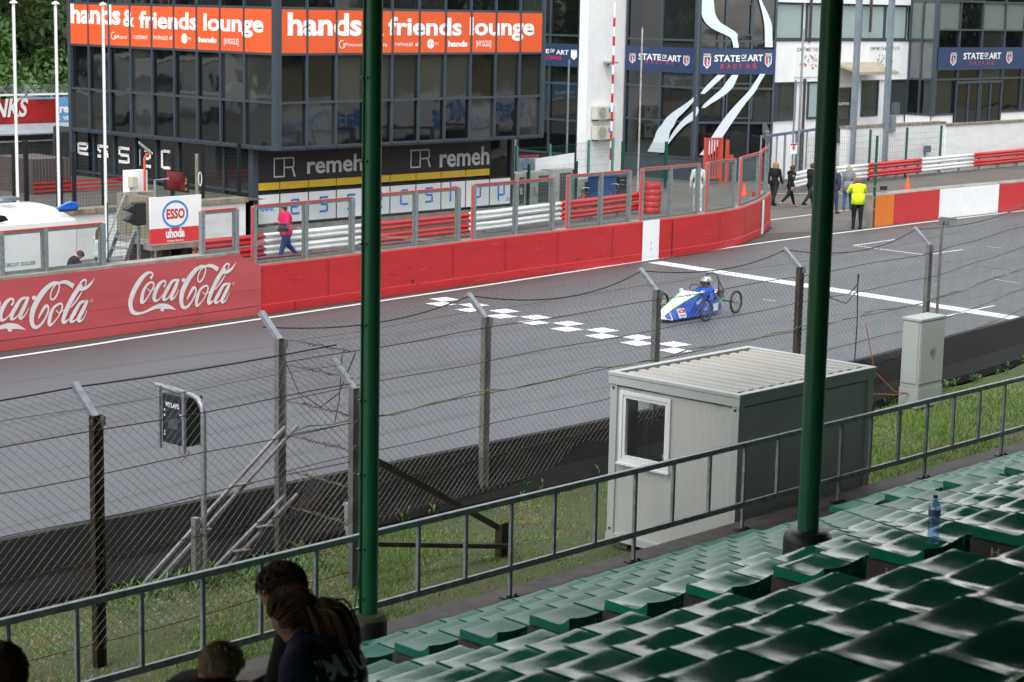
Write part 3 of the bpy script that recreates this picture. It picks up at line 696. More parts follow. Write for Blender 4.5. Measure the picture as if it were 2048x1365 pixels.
m=MB(); m.tube([(-.02,.2,.28),(-.4,.25,.35),(-.75,.5,.75),(-.8,.7,1.6)],.010,6); m.tube([(-.02,.22,.28),(-.4,.2,.30),(-.9,.4,.35),(-1.1,.5,.12)],.010,6); m.build('cable',mat('orange_cable',(.32,.11,.04)),t)
# small grey meter box at fence A end
mq=G(706,1078); t=thing('meter_box','small narrow grey box on the ground left of the mossy column','box',loc=(mq.x+.2,mq.y,0))
m=MB(); m.box((-.30,-.06,-.02),(-.16,.08,.48)); m.build('body',gm,t,bevel=.01); m=MB(); m.box((-.31,-.07,.48),(-.15,.09,.52)); m.build('lid',gm,t)
# ================================================================== TIMING BOX ON ARCHED PIPE
t=thing('timing_board','black timing display box hung from a bent galvanised pipe behind the fence','display',loc=(15.09,19.56,0))
m=MB(); P=[(0,0,-.1),(0,0,2.25)]+[(0,.22-.22*math.cos(a),2.25+.22*math.sin(a)) for a in np.linspace(.2,1.57,7)]+[(0,.97,2.50)]
m.tube(P,.037,14); m.build('pipe',steel,t,smooth=True)
m=MB(); m.box((-.16,-.03,-.02),(-.08,.06,.95)); m.build('back_bracket',gpost,t)
m=MB(); m.box((-.02,.30,1.78),(.26,.72,2.42)); b=m.build('housing',black,t,bevel=.012)
m=MB(); m.box((-.028,.34,1.84),(-.0205,.68,2.38)); m.build('display_face',mat('display_blue_black',(.018,.024,.040),.25,var=.2,scale=5),t)
m=MB(); m.box((-.032,.42,1.98),(-.0285,.60,2.14)); m.build('screen',mat('lcd_grey',(.06,.065,.07),.2),t)
for y in (.27,.71): m=MB(); m.box((-.07,y,1.70),(-.032,y+.035,2.52)); m.build('channel',steel,t)
m=MB(); text_on(m,'MYLAPS',lambda a,b:Vector((-.0295,.64-a,b)),0,.24,2.26,2.32,.02)
text_on(m,'X2',lambda a,b:Vector((-.0295,.40-a,b)),0,.06,2.16,2.20,.02)
for z in (2.2,2.13,1.92,1.88): m.box((-.0305,.655,z),(-.0290,.672,z+.025))
m.build('lettering',plain_white,t)
m=MB(); m.mi=0; m.tube([(.05,.5,1.78),(.03,.45,1.62),(.02,.42,1.56),(.05,.3,1.72)],.006,5); m.mi=1; m.tube([(.15,.3,1.8),(.1,.1,1.68),(.02,-.05,1.6)],.006,5); m.build('cable',[mat('orange_cable',(1,1,1)),mat('green_cable',(1,1,1))],t)
for c_ in t.children:
    if c_.name.split('.')[0] not in ('pipe','back_bracket'): c_.scale.y=1.15
# ================================================================== FLOODLIGHT ON POST
lp=G(1860,640); 
t=thing('floodlight','grey floodlight on a thin pole next to the fence post above the cabinet','floodlight',loc=(34.62,21.0,0))
m=MB(); m.tube([(0,0,0),(0,0,3.30)],.028,10); m.build('pole',gpost,t,smooth=True)
m=MB(); m.fbox((.02,-.12,3.22),(.30,-.02,-.03),(.02,.24,0),(.03,0,.16)); h=m.build('housing',mat('lamp_grey',(.11,.12,.12),.5),t,bevel=.02)
m=MB(); m.fbox((.06,-.125,3.22),(.22,-.02,-.02),(.0,-.01,0),(.02,0,.12)); m.build('lens',mat('lamp_glass',(.30,.31,.30),.2),t)
m=MB(); m.bar((0,0,3.27),(.06,0,3.27),.04,.03); m.build('bracket',darksteel,t)
# ================================================================== WATER BOTTLE
bl=Vector((AX+PITCH*.80,Y0S-RUN*8-.25,Z0+RISE*8-.008))
t=thing('water_bottle','empty blue tinted plastic water bottle standing on a wet green seat','bottle',loc=bl)
prof=[(.030,0),(.040,.004),(.0425,.02)]
for k in range(6): z=.03+k*.026; prof+=[(.0425,z),(.038,z+.012),(.0425,z+.024)]
prof+=[(.0425,.19),(.043,.25),(.038,.275),(.026,.30),(.015,.318),(.0145,.328)]
m=MB(); m.lathe(prof,n=24); m.build('body',glassmat('blue_pet',.16,(.60,.75,.93),.06),t,smooth=True)
m=MB(); m.lathe([(.0165,.324),(.0165,.345),(.015,.347)],n=20); m.build('cap',mat('blue_cap',(.015,.05,.30),.4),t,smooth=True)
m=MB(); m.lathe([(.0434,.195),(.0434,.245)],n=24); m.build('label_band',mat('bottle_label',(.40,.52,.66),.3,trans=.55,var=.3,scale=40),t,smooth=True)
# ================================================================== PIT WALL
sglass=glassmat('screen_glass',.05,(.945,.965,.96))
wpts=[(p.x,p.y) for p in catmull([(-30,32.6,0),(5,35.1,0)]+[(p.x,p.y,0) for p in wb],8)]
last=wpts[-1]; wpts+= [(last[0]+.10,last[1]+.55)]
WH=1.18
pw=thing('pit_wall','long low red pit wall with a rounded end at the pit exit','wall',loc=(30,36.6,0))
L0=lambda o:-Vector(o.location)
m=MB(); wallrun(m,wpts,[(-.02,-.03),(-.02,.22),(-.001,.235),(.0,WH-.03),(.03,WH),(.36,WH),(.38,WH-.03),(.38,-.03)])
pwo=m.build('wall_body',redp,pw,loc=L0(pw))
m=MB(); wallrun(m,wpts,[(.028,WH+.0015),(.028,WH+.014),(.37,WH+.014),(.37,WH+.0015)]); m.build('coping',conc,pw,loc=L0(pw))
def wall_at(px,off=0.,py=500):
    """point of the wall line under pixel column px"""
    best=None
    for i in range(len(wpts)-2):
        a,b=Vector((*wpts[i],0)),Vector((*wpts[i+1],0)); xa,xb=PR((a.x,a.y,1.2))[0],PR((b.x,b.y,1.2))[0]
        if xa<=px<=xb:
            t=(px-xa)/(xb-xa); d=(b-a).normalized(); return a+(b-a)*t+Vector((-d.y,d.x,0))*off, d
    k=len(wpts)-3 if px>1000 else 8
    a,b=Vector((*wpts[k],0)),Vector((*wpts[k+1],0)); d=(b-a).normalized()
    return b+Vector((-d.y,d.x,0))*off,d
def wallpanel(name,px0,px1,z0,z1,mt,off=-.006,root=pw,n=10,th=.006):
    m=MB(); P=[wall_at(px0+(px1-px0)*i/n,off)[0] for i in range(n+1)]
    for i in range(n):
        a,b=P[i],P[i+1]; d=(b-a).normalized(); s=Vector((d.y,-d.x,0))*th
        m.fbox(a+Vector((0,0,z0)),b-a,s,Vector((0,0,z1-z0)))
    return m.build(name,mt,root,loc=L0(root))
wallpanel('white_panel',1285,1318,.0,WH+.012,white,-.021)
wallpanel('white_stripe',1524,1528,.0,WH-.04,white,-.021,n=2)
wallpanel('joint',588,589.2,.0,.22,blackrub,-.022,n=1); wallpanel('joint',1344,1345.2,.0,WH-.05,blackrub,-.022,n=1)
m=MB()
for (x,y,r) in ((825,563,.035),(1302,487,.05),(1303,498,.04)):
    p,d=wall_at(x,-.023); z=HZ(p,y)
    m.prism([(r*math.cos(a)*.8,r*1.5*math.sin(a)) for a in np.linspace(0,5.9,9)],p+Vector((0,0,z)),d,(0,0,1),Vector((d.y,-d.x,0))*.004)
m.build('drain_hole',black,pw,loc=L0(pw))
m=MB()
for px in (655,760,905,1010,1115,1225,1440,1490):
    p,d=wall_at(px,-.0225); m.fbox(p+Vector((0,0,.235)),d*.014,Vector((d.y,-d.x,0))*.002,Vector((0,0,WH-.28)))
m.build('block_joint',mat('dark_block_joint',(.16,.012,.014),.9),pw,loc=L0(pw))  # thin dark red lines at the joints of the wall blocks
m=MB(); sc=[mat('scuff_dark',(.10,.02,.02),.7),mat('scuff_pale',(.48,.20,.19),.7),mat('scuff_rubber',(.03,.022,.022),.6)]
for k in range(170):
    px=525+NR.rand()*1000; p,d=wall_at(px,-.0235 if True else 0); z=.05+NR.rand()**1.4*1.0; L_=.03+.35*NR.rand()**2; hh=.004+.012*NR.rand(); m.mi=int(NR.rand()*3); n_=Vector((d.y,-d.x,0)); dz=Vector((0,0,(NR.rand()-.5)*.03)); a=p+n_*(.0005+.00001*k)+Vector((0,0,z))
    m.add([a,a+d*L_+dz,a+d*L_*.9+dz+Vector((0,0,hh*.6)),a+d*L_*.1+Vector((0,0,hh))],[(0,1,2,3)])
m.build('scuff_mark',sc,pw,loc=L0(pw),kind='stuff',label='scuffs and tyre marks on the red pit wall')
# faded advertising board on the left part of the wall
A,_=wall_at(-30,-.09); B,dd=wall_at(519,-.05); A=B-dd*14
bd=(B-A).normalized(); A=B-bd*14.; adp=Plane(A,bd); sB=14.
zt0=adp.hit(240,534)[1]; zt1=adp.hit(475,511)[1]; s1=adp.hit(475,511)[0]; z519=adp.hit(519,532)[1]
ad=thing('advert_board','faded pink red soft drink advertising board fixed to the left end of the pit wall','board',loc=B)
m=MB(); adp.poly(m,[(0,.235),(sB,.235),(sB,z519),(s1,(zt0+zt1)/2),(0,(zt0+zt1)/2)],-.30,.30); m.build('panel',fadered,ad,loc=L0(ad))
m=MB(); adp.poly(m,[(0,0),(sB,0),(sB,.22),(0,.22)],-.25,.255); m.build('lower_panel',fadered,ad,loc=L0(ad))
m=MB(); 
for px in (395,): a,_=adp.hit(px,600); adp.box(m,a,a+.012,.24,1.45,0,.0025)
for zz in (.62,): adp.box(m,0,sB,zz,zz+.006,0,.0022)
m.build('panel_joint',mat('joint_dark_red',(.20,.02,.02),.8),ad,loc=L0(ad))
m=MB(); adp.box(m,0,s1+.1,(zt0+zt1)/2+.002,(zt0+zt1)/2+.06,-.42,-.02); m.build('ledge',conc,ad,loc=L0(ad))
STK=[[(345,462,36),(372,425,26),(376,395,18),(345,378,22),(290,395,40),(215,470,62),(140,590,68),(85,720,68),(72,820,62),(95,905,56),(140,935,44),(210,935,30),(300,905,28),(390,860,44),(470,838,60),(540,840,66),(600,850,50),(650,868,26),(692,888,4)],
[(475,862,8),(500,880,52),(518,895,26),(521,915,4)],
[(285,560,34),(245,640,46),(228,730,52),(228,785,48),(262,775,24),(300,725,18),(350,640,18),(388,565,24),(382,520,24),(340,515,26),(285,560,34)],[(300,590,10),(335,628,14),(370,620,14),(410,590,12)],
[(525,575,30),(548,540,26),(548,500,26),(505,500,34),(450,560,52),(405,660,54),(395,735,54),(420,765,34),(470,735,16),(525,665,12)],
[(705,478,26),(640,500,38),(575,605,52),(528,700,52),(530,750,36),(580,730,18),(640,650,16)],[(728,468,36),(680,590,52),(630,700,52),(635,745,34),(685,700,16),(733,605,8)],
[(772,485,44),(818,478,44)],
[(840,750,10),(868,690,30),(920,600,40),(950,585,30),(962,640,24),(915,760,26),(840,850,36),(785,845,50),(762,760,62),(785,620,72),(870,455,72),(955,350,60),(1025,300,44),(1080,295,28),(1095,335,20),(1080,410,22),(1045,480,24),(1008,508,20),(988,480,20),(1000,400,18),(1048,320,18),(1110,290,32),(1180,288,46),(1265,338,60)],
[(1020,610,34),(985,700,52),(968,800,48),(985,830,34),(1040,775,16),(1090,700,18),(1125,610,24),(1115,560,24),(1070,570,28),(1020,610,34)],[(1050,640,10),(1085,672,14),(1150,640,14)],
[(1355,310,58),(1250,480,62),(1175,640,62),(1135,760,54),(1145,800,40),(1200,760,16)],[(1340,300,30),(1385,258,24),(1412,272,20),(1398,330,12)],[(1360,410,12),(1300,510,22),(1225,610,14)],
[(1325,378,36),(1385,368,48),(1450,325,34),(1512,236,3)],
[(1395,528,26),(1335,555,40),(1270,670,54),(1228,750,52),(1232,790,36),(1285,765,16),(1345,680,16)],[(1425,518,36),(1370,640,54),(1318,745,52),(1325,785,34),(1372,750,16),(1418,645,8)],
[(1487,524,5),(1478,540,5),(1462,535,5),(1460,515,5),(1475,508,5),(1487,524,5)]]
cA=adp.hit(464.9,567); cB=adp.hit(181,603.9); sh=cA[0]-cB[0]
sca=(adp.hit(250+1000/6.827,490+600/6.827)[0]-adp.hit(250+600/6.827,490+600/6.827)[0])/400
for dx in (0,sh,sh*2):
    m=MB(); e=[0.]
    for st in STK:
        e[0]+=.0004; pts=[]
        for (x,y,w) in st:
            a,z=adp.hit(250+x/6.827,490+y/6.827); pts.append((a-dx,z,w*sca*.86))
        ribbon(m,pts,lambda a,z,off:adp.P(a,z,.004+off),e)
    m.build('script_lettering',mat('lettering_white',(.66,.64,.64),.6,var=.05,dirt=.15),ad,loc=L0(ad))
m=MB()
for (x,y) in ((314,628),(358,622),(394,614),(397,611),(390,616)):
    p,_=adp.hit(x,y); 
    for q in range(30):
        b=adp.P(p+(NR.rand()-.5)*.3,.02+.28*NR.rand(),.03+.05*NR.rand()); v=Vector(NR.rand(3)-.5)*.05; w=Vector(NR.rand(3)-.5)*.05
        m.add([b,b+v,b+w],[(0,1,2)])
m.build('dry_weeds',mat('brown_weeds',(.25,.12,.05),.8,var=.3,scale=30),kind='stuff',label='small brown dry weeds growing at the foot of the advertising board',category='weeds')
# moss and grit line along the foot of the pit wall
m=MB(); strip(m,[Vector((a,b,0))+Vector((.0,-.05-.025*math.sin(a*9)-.02*math.sin(a*23),0)) for a,b in wpts[8:-2]],.13,.0075); m.build('moss_strip',mat('dark_moss',(.035,.035,.022),.95,var=.4,scale=12,bump=.8),**ST)
# ------------------------------------------------------------------ glass screens on the wall
def screen(pxs,tL,tR,base,lab,off=.14,left_edge=True):
    zb=base; A,dA=wall_at(pxs[0],off); B,dB=wall_at(pxs[-1],off)
    # refine so that the ends stand under their pixel columns at mid height
    def fix(px):
        lo,hi=px-60,px+60
        for _ in range(30):
            mi=(lo+hi)/2; P,_d=wall_at(mi,off)
            if PR((P.x,P.y,zb+.6))[0]<px: lo=mi
            else: hi=mi
        return wall_at(lo,off)[0]
    P=[fix(p) for p in pxs]; zL=HZ(P[0],tL); zR=HZ(P[-1],tR); z1=(zL+zR)/2 if abs(zL-zR)<.35 else zL
    t=thing('glass_screen',lab,'glass screen','glass screens on the pit wall',loc=(P[0].x,P[0].y,zb)); L=L0(t); d=(P[-1]-P[0]).normalized(); nn=Vector((d.y,-d.x,0))
    for i,p in enumerate(P):
        m=MB(); w=.11 if i in (0,len(P)-1) else .10
        m.fbox(p-d*w/2-nn*.05+Vector((0,0,zb)),d*w,nn*.10,Vector((0,0,z1-zb)))
        for zz in np.linspace(zb+.12,z1-.12,5): m.fbox(p-d*.012+nn*.05+Vector((0,0,zz)),d*.024,nn*.008,Vector((0,0,.024)))
        m.build('post',steel,t,loc=L)
    for i in range(len(P)-1):
        a,b=P[i]+d*.055,P[i+1]-d*.055
        m=MB(); m.fbox(a+nn*-.03+Vector((0,0,z1-.075)),b-a,nn*.06,Vector((0,0,.06))); m.fbox(a+nn*-.03+Vector((0,0,zb+.02)),b-a,nn*.06,Vector((0,0,.06)));
        m.fbox(b-d*.045-nn*.03+Vector((0,0,zb+.08)),d*.045,nn*.06,Vector((0,0,z1-zb-.155)))
        m.build('inner_frame',mat('frame_grey_green',(.17,.20,.19),.5,.2,var=.15,scale=9),t,loc=L)
        m=MB(); m.fbox(a-nn*.006+Vector((0,0,zb+.08)),b-a,nn*.012,Vector((0,0,z1-zb-.155))); m.build('pane',sglass,t,loc=L)
    m=MB(); m.fbox(P[0]-nn*.035+Vector((0,0,z1-.012)),P[-1]-P[0],nn*.07,Vector((0,0,.035))); m.build('top_edge',redframe,t,loc=L)
    if left_edge: m=MB(); m.fbox(P[0]-d*.085+nn*.0+Vector((0,0,zb+.02)),d*.025,nn*.055,Vector((0,0,z1-zb-.04))); m.build('red_edge',redframe,t,loc=L)
    return t
hb=(zt0+zt1)/2+.06
screen([2,90,205],470,442.5,hb,'double glass screen at far left above the white van and the board',left_edge=False)
screen([404,472],423,418,hb,'single glass screen just right of the oval logo sign',left_edge=False)
screen([508,611,704],413,396,WH+.014,'double glass screen in front of the woman in the pink jacket')
screen([738,831,916],391,375.5,WH+.014,'double glass screen just right of the mossy footed green column')
screen([947,1031,1105],371.5,356,WH+.014,'double glass screen in front of the white guardrail section')
screen([1136,1201,1258],352,341.5,WH+.014,'double glass screen in front of the bicycles and blue bin')
screen([1283,1340,1395],339,327.5,WH+.014,'double glass screen in front of the stack of red tyres')
screen([1414,1467],325,319.5,WH+.014,'single glass screen in front of the red gate')
screen([1480,1515],315.5,306,WH+.014,'narrow glass screen on the curve beside the last one')
screen([1519,1533],305,293,WH+.014,'last short glass screen at the rounded tip of the pit wall')
# tubular hand rails leaning behind
def hoop(px0,px1,py,lab,right=True):
    p=G(px0,py+0,0); 
# ================================================================== GUARDRAILS
def guardrail(pts,cols,top,lab,group='red and white guardrails',gap=.04,postev=2.0):
    """cols: list of (length_end, material)"""
    P=[Vector((a,b,0)) for a,b in pts]; t=thing('guardrail',lab,'guardrail',group,loc=P[0]); L=L0(t)
    tot=sum((P[i+1]-P[i]).length for i in range(len(P)-1)); s0=0
    prof=[(0,0),(.035,.015),(.075,.055),(.08,.09),(.03,.135),(.025,.155),(.03,.175),(.08,.22),(.075,.255),(.035,.295),(0,.31)]
    for s1,mt_ in cols:
        s1=min(s1,tot); 
        for zb in (top-.31,top-.62-gap):
            m=MB(); n=max(2,int((s1-s0)/1.2)+1); vs=[]
            for i in range(n):
                p=interp(P,s0+(s1-s0)*i/(n-1)); q=interp(P,min(s0+(s1-s0)*i/(n-1)+.1,tot)); d=(q-p).normalized() if (q-p).length>.01 else (P[-1]-P[-2]).normalized(); nn=Vector((d.y,-d.x,0))
                for k,(o,z) in enumerate(prof):
                    e=0
                    vs.append(p+nn*o+d*(.05*math.sin(k*1.25) if i in (0,n-1) else 0)+Vector((0,0,zb+z)))
            N=len(prof); fs=[(i*N+k,(i+1)*N+k,(i+1)*N+k+1,i*N+k+1) for i in range(n-1) for k in range(N-1)]
            m.add(vs,fs); o=m.build('beam',mt_,t,loc=L,smooth=True); so_=o.modifiers.new('s','SOLIDIFY'); so_.thickness=.006
        s0=s1
        if s1>=tot: break
    s=.6
    while s<tot: p=interp(P,s); m=MB(); m.box((p.x-.05,p.y+.01,0),(p.x+.05,p.y+.09,top-.1)); m.build('post',steel,t,loc=L); s+=postev
    return t
def slen(P,px,top):  # distance along path where px column is
    best=0
    for k in range(400):
        tot=sum((Vector(P[i+1])-Vector(P[i])).length for i in range(len(P)-1)); s=tot*k/399; p=interp(P,s)
        if PR((p[0],p[1],top*.7))[0]<px: best=s
    return best
whg=mat('white_guardrail',(.72,.73,.73),.4,var=.06,dirt=.4,dirtcol=(.35,.34,.32))
rdg=mat('red_guardrail',(.50,.02,.018),.4,var=.06,dirt=.25,dirtcol=(.30,.02,.015))
GP=[(31.5,43.9),(37.6,44.2),(46.5,44.9),(56.0,46.25)]
guardrail(GP,[(slen(GP,a,.8),c) for a,c in ((530,rdg),(725,whg),(938,rdg),(1122,whg))]+[(99,rdg)],.80,'red and white guardrail along the pit lane in front of the glass lounge building')
GP2=[(66.2,47.4),(68.6,48.2),(74.25,48.75),(82,49.3),(90,49.75),(110,51)]
guardrail(GP2,[(slen(GP2,a,.8),c) for a,c in ((1736,whg),(1844,rdg),(1947,whg),(2100,rdg))]+[(99,whg)],.86,'red and white guardrail below the white wall at the far right')
# marshal wall at right
mw=thing('barrier_wall','orange, red and white painted concrete barrier behind the marshal in yellow','wall',loc=(58.8,38.5,0)); L=L0(mw)
Q=[G(1743,455),G(1880,438),G(2048,420)]; Q=[(p.x,p.y) for p in Q]+[(95,37.2)]
Q2=[(p.x,p.y) for p in catmull([(a,b,0) for a,b in Q],4)]
m=MB(); wallrun(m,Q2,[(-.0,0),(.0,1.08),(.03,1.12),(.48,1.12),(.52,1.05),(.62,0)]); m.build('wall_body',conc,mw,loc=L)
def mpanel(px0,px1,mt,name):
    m=MB(); 
    def at(px):
        for i in range(len(Q2)-1):
            xa,xb=PR((*Q2[i],.5))[0],PR((*Q2[i+1],.5))[0]
            if xa<=px<=xb: t=(px-xa)/(xb-xa); return Vector((*Q2[i],0)).lerp(Vector((*Q2[i+1],0)),t)
        return Vector((*Q2[0],0)) if px<1760 else Vector((*Q2[-1],0))
    n=8; P=[at(px0+(px1-px0)*i/n) for i in range(n+1)]
    for i in range(n):
        a,b=P[i],P[i+1]
        if (b-a).length<.01: continue
        d=(b-a).normalized(); s=Vector((d.y,-d.x,0)); m.fbox(a+s*.002,b-a,s*.008,Vector((0,0,1.075)))
        m.fbox(a+s*.010+Vector((0,0,.80)),b-a,s*.002,Vector((0,0,.012)))
    m.build(name,mt,mw,loc=L)
mpanel(1744,1787,mat('orange_wall_paint',(.64,.17,.022),.55,var=.06,scale=2),'orange_panel'); mpanel(1787.5,1878,mat('fresh_red_wall_paint',(.50,.03,.032),.5,var=.05,scale=2),'red_panel'); mpanel(1878.5,1996,white,'white_panel'); mpanel(1996.5,2090,MT['fresh_red_wall_paint'],'red_panel')
t=thing('warning_lamp','small black floodlight standing on the end of the orange barrier','lamp',loc=(59.6,38.65,1.12))
m=MB(); m.fbox((0,0,.10),(.22,-.1,0),(.04,.1,0),(0,0,.14)); m.build('housing',black,t,bevel=.01); m=MB(); m.box((.03,0,0),(.05,.02,.12)); m.box((.17,-.05,0),(.19,-.03,.12)); m.build('bracket',steel,t)
# ================================================================== FACADE KIT
_g=0
def glaze(name,rough=.03,col=(.005,.006,.007),spec=.6,ior=1.75,bump=.35):
    m=mat(name,col,rough,var=.2,scale=.3,spec=spec,ior=ior); n=m.node_tree.nodes; l=m.node_tree.links
    tc=n.new('ShaderNodeTexCoord'); no=n.new('ShaderNodeTexNoise'); no.inputs['Scale'].default_value=.9; no.inputs['Detail'].default_value=1.5; l.new(tc.outputs['Object'],no.inputs[0])
    bp=n.new('ShaderNodeBump'); bp.inputs['Strength'].default_value=bump; bp.inputs['Distance'].default_value=.02; l.new(no.outputs[0],bp.inputs['Height']); l.new(bp.outputs[0],n['Principled BSDF'].inputs['Normal']); return m
dglass=glaze('dark_facade_glass'); blindglass=mat('blind_behind_glass',(.34,.42,.42),.25,var=.06,scale=30,stretch=(3,3,.1),spec=.6)
dg2=glaze('dark_facade_glass_b',.05,(.018,.021,.022),.6,1.75); dg3=glaze('dark_facade_glass_c',.04,(.035,.038,.036),.6,1.75,.5)
frame=mat('facade_frame_blue_grey',(.060,.080,.100),.42,.35,var=.06)
darkfr=mat('facade_frame_dark',(.022,.028,.035),.45,.2,var=.05)
def grid(pl,root,name,As,Zs,w=.07,dep=.07,off=0,mt=None,vw=None):
    m=MB(); vw=vw or w
    for a in As: pl.box(m,a-vw/2,a+vw/2,Zs[0],Zs[-1],off-.02,off+dep)
    for z in Zs:
        S_=sorted(As)
        for i in range(len(S_)-1): pl.box(m,S_[i]+vw/2,S_[i+1]-vw/2,z-w/2,z+w/2,off-.02,off+dep-.012)
    return m.build(name,mt or frame,root,loc=L0(root))
def pane(pl,root,a0,a1,z0,z1,mt=None,name='window_pane',off=-.01,tilt=True):
    m=MB(); t1,t2=((NR.rand(2)-.5)*.012 if tilt else (0,0))
    P=[pl.P(a0,z0,off+t1),pl.P(a1,z0,off+t2),pl.P(a1,z1,off-t1),pl.P(a0,z1,off-t2)]; q=[p-pl.n*.03 for p in P]
    fs=[(0,1,2,3),(4,7,6,5),(0,4,5,1),(1,5,6,2),(2,6,7,3),(3,7,4,0)]
    nrm=(P[1]-P[0]).cross(P[2]-P[1])
    if nrm.dot(pl.n)<0: fs=[f[::-1] for f in fs]
    m.add(P+q,fs); return m.build(name,mt or (dglass,dglass,dg2,dglass,dg3)[int(NR.rand()*5)],root,loc=L0(root))
# ================================================================== LOUNGE BUILDING
lb=thing('glass_building','dark glass lounge building with orange lettered bands above the pit lane','building',loc=(39.1,47,0)); L=L0(lb)
RF=Plane((39.1,47.0),(1,0)); LF=Plane((39.1,47.0),(0,-1)); RL=Plane((39.4,48.5),(1,0)); LL=Plane((39.45,48.5),(0,-1))
m=MB(); m.box((39.16,47.06,2.90),(50.86,57.82,10.6)); m.build('upper_floors',darkfr,lb,loc=L)
m=MB(); m.box((39.52,48.56,-.05),(51.0,57.8,2.9)); m.build('ground_floor',darkfr,lb,loc=L)
AR=[0.09]+[1.15+1.186*i for i in range(9)]+[11.75]; ZR=[2.93,4.30,5.765,7.15,8.55,9.95]
AL=[-10.86+1.175*i for i in range(10)]; AL=[a for a in AL if a<-.4]+[-.09]
grid(RF,lb,'frame',AR,ZR,.075,.06,.03); grid(LF,lb,'frame',AL,ZR,.075,.06,.03)
for lo_,hi_ in (((39.0,46.9,2.86),(39.2,47.1,10.4)),((50.84,46.9,2.86),(50.98,47.1,10.4)),((39.0,57.72,-.05),(39.16,57.86,10.4))): m=MB(); m.box(lo_,hi_); m.build('corner_mullion',frame,lb,loc=L)
m=MB(); m.box((39.2,46.96,2.84),(50.9,47.05,2.90)); m.box((39.04,47.05,2.84),(39.14,57.7,2.90)); m.build('soffit_edge',frame,lb,loc=L)
for pl,As in ((RF,AR),(LF,AL)):
    for j in range(5):
        for i in range(len(As)-1):
            a0,a1=sorted((As[i],As[i+1]))
            if j==2: pane(pl,lb,a0+.012,a1-.012,ZR[j]+.03,ZR[j+1]-.03,orange,'orange_panel',.075,False)
            else: pane(pl,lb,a0+.03,a1-.03,ZR[j]+.03,ZR[j+1]-.03)
letw=mat('sign_lettering_white',(.78,.78,.78),.5,var=.01)
m=None
def heart_hand(m,pl,px,py,s,off):
    for k,(dx,dy,w) in enumerate(((-8,0,3),(-5,-7,3),(0,-9,3),(5,-7,3))): 
        a,z=pl.hit(px,py); pass
for pl,words,small,c,rg,b in (
  (RF,[('hands',572,720,69.5,25,.035),('&',733,765,69.6,30,.03),('friends',773,920,69.6,34,.03),('lounge',936,1065,69.4,35,.03)],[('AVM',683,692,92,86,.03),('CONSULTANCY',693,722,93,88,.01),('EVENTS',740,771,94,88,.01),('MATHALEX',787,823,92.5,86,.01),('TRIUM',866,873,90,85,.01),('hands',893,932,93,82,.05),('[HYGGLE]',949,979,93,81.5,.01)],(858,88),(681,89),(827,92.5)),
  (LF,[('hands',145.5,245,45,8,.035),('&',250,273,52,20,.03),('friends',282,399,55,22,.03),('lounge',411,531,60,27,.03)],[('AVM',232,242,77,70,.03),('CONSULTANCY',243,259,78,72,.01),('CURTEVENTS',271,299,78,71,.01),('MATHALEX',311,340,79,71.5,.01),('TRIUM',380,386,80,75,.01),('hands',401,437,84,74,.05),('[HYGGLE]',452,481,88,77,.01)],(373,77.5),(231,72),(343,79.5))):
    for (tx,x0,x1,yb,yt,bo) in words: m=MB(); ftext(m,pl,tx,x0,x1,yb,yt,.079,bo); m.build('band_word',letw,lb,loc=L)
    m=MB()
    for (tx,x0,x1,yb,yt,bo) in small: ftext(m,pl,tx,x0,x1,yb,yt,.079,bo)
    a,z=pl.hit(*c); pl.disc(m,a,z,.155,.155,.079,.003); a,z=pl.hit(*rg); pl.ring(m,a,z,.13,.13,.025,.079,.003,20,60,330); a,z=pl.hit(*b)
    for k,h in enumerate((.06,.1,.07,.13)): pl.box(m,a+k*.035,a+k*.035+.022,z,z+h,.079,.082)
    m.build('sponsor_row',letw,lb,loc=L)
m=MB()
for pl,c in ((RF,(858,88)),(LF,(373,77.5))):
    a,z=pl.hit(*c); pts=[(-.15,0),(-.06,0),(-.03,.09),(0,-.1),(.03,.05),(.05,0),(.15,0)]
    for i in range(6): pl.poly(m,[(a+pts[i][0],z+pts[i][1]-.008),(a+pts[i+1][0],z+pts[i+1][1]-.008),(a+pts[i+1][0],z+pts[i+1][1]+.012),(a+pts[i][0],z+pts[i][1]+.012)],.0825,.002)
for pl,c in ((RF,(671,50)),(LF,(212,27))):     # little open hand cut into the word
    a,z=pl.hit(*c)
    for k,ang in enumerate((150,128,108,88,60)):
        t=math.radians(ang); u=(math.cos(t),math.sin(t)); v=(-u[1],u[0]); L1=.22 if k<4 else .16; w=.018
        pl.poly(m,[(a+u[0]*.04+v[0]*w,z+u[1]*.04+v[1]*w),(a+u[0]*L1+v[0]*w,z+u[1]*L1+v[1]*w),(a+u[0]*L1-v[0]*w,z+u[1]*L1-v[1]*w),(a+u[0]*.04-v[0]*w,z+u[1]*.04-v[1]*w)],.0825+k*.0004,.002)
m.build('band_lettering_cut',orange,lb,loc=L)
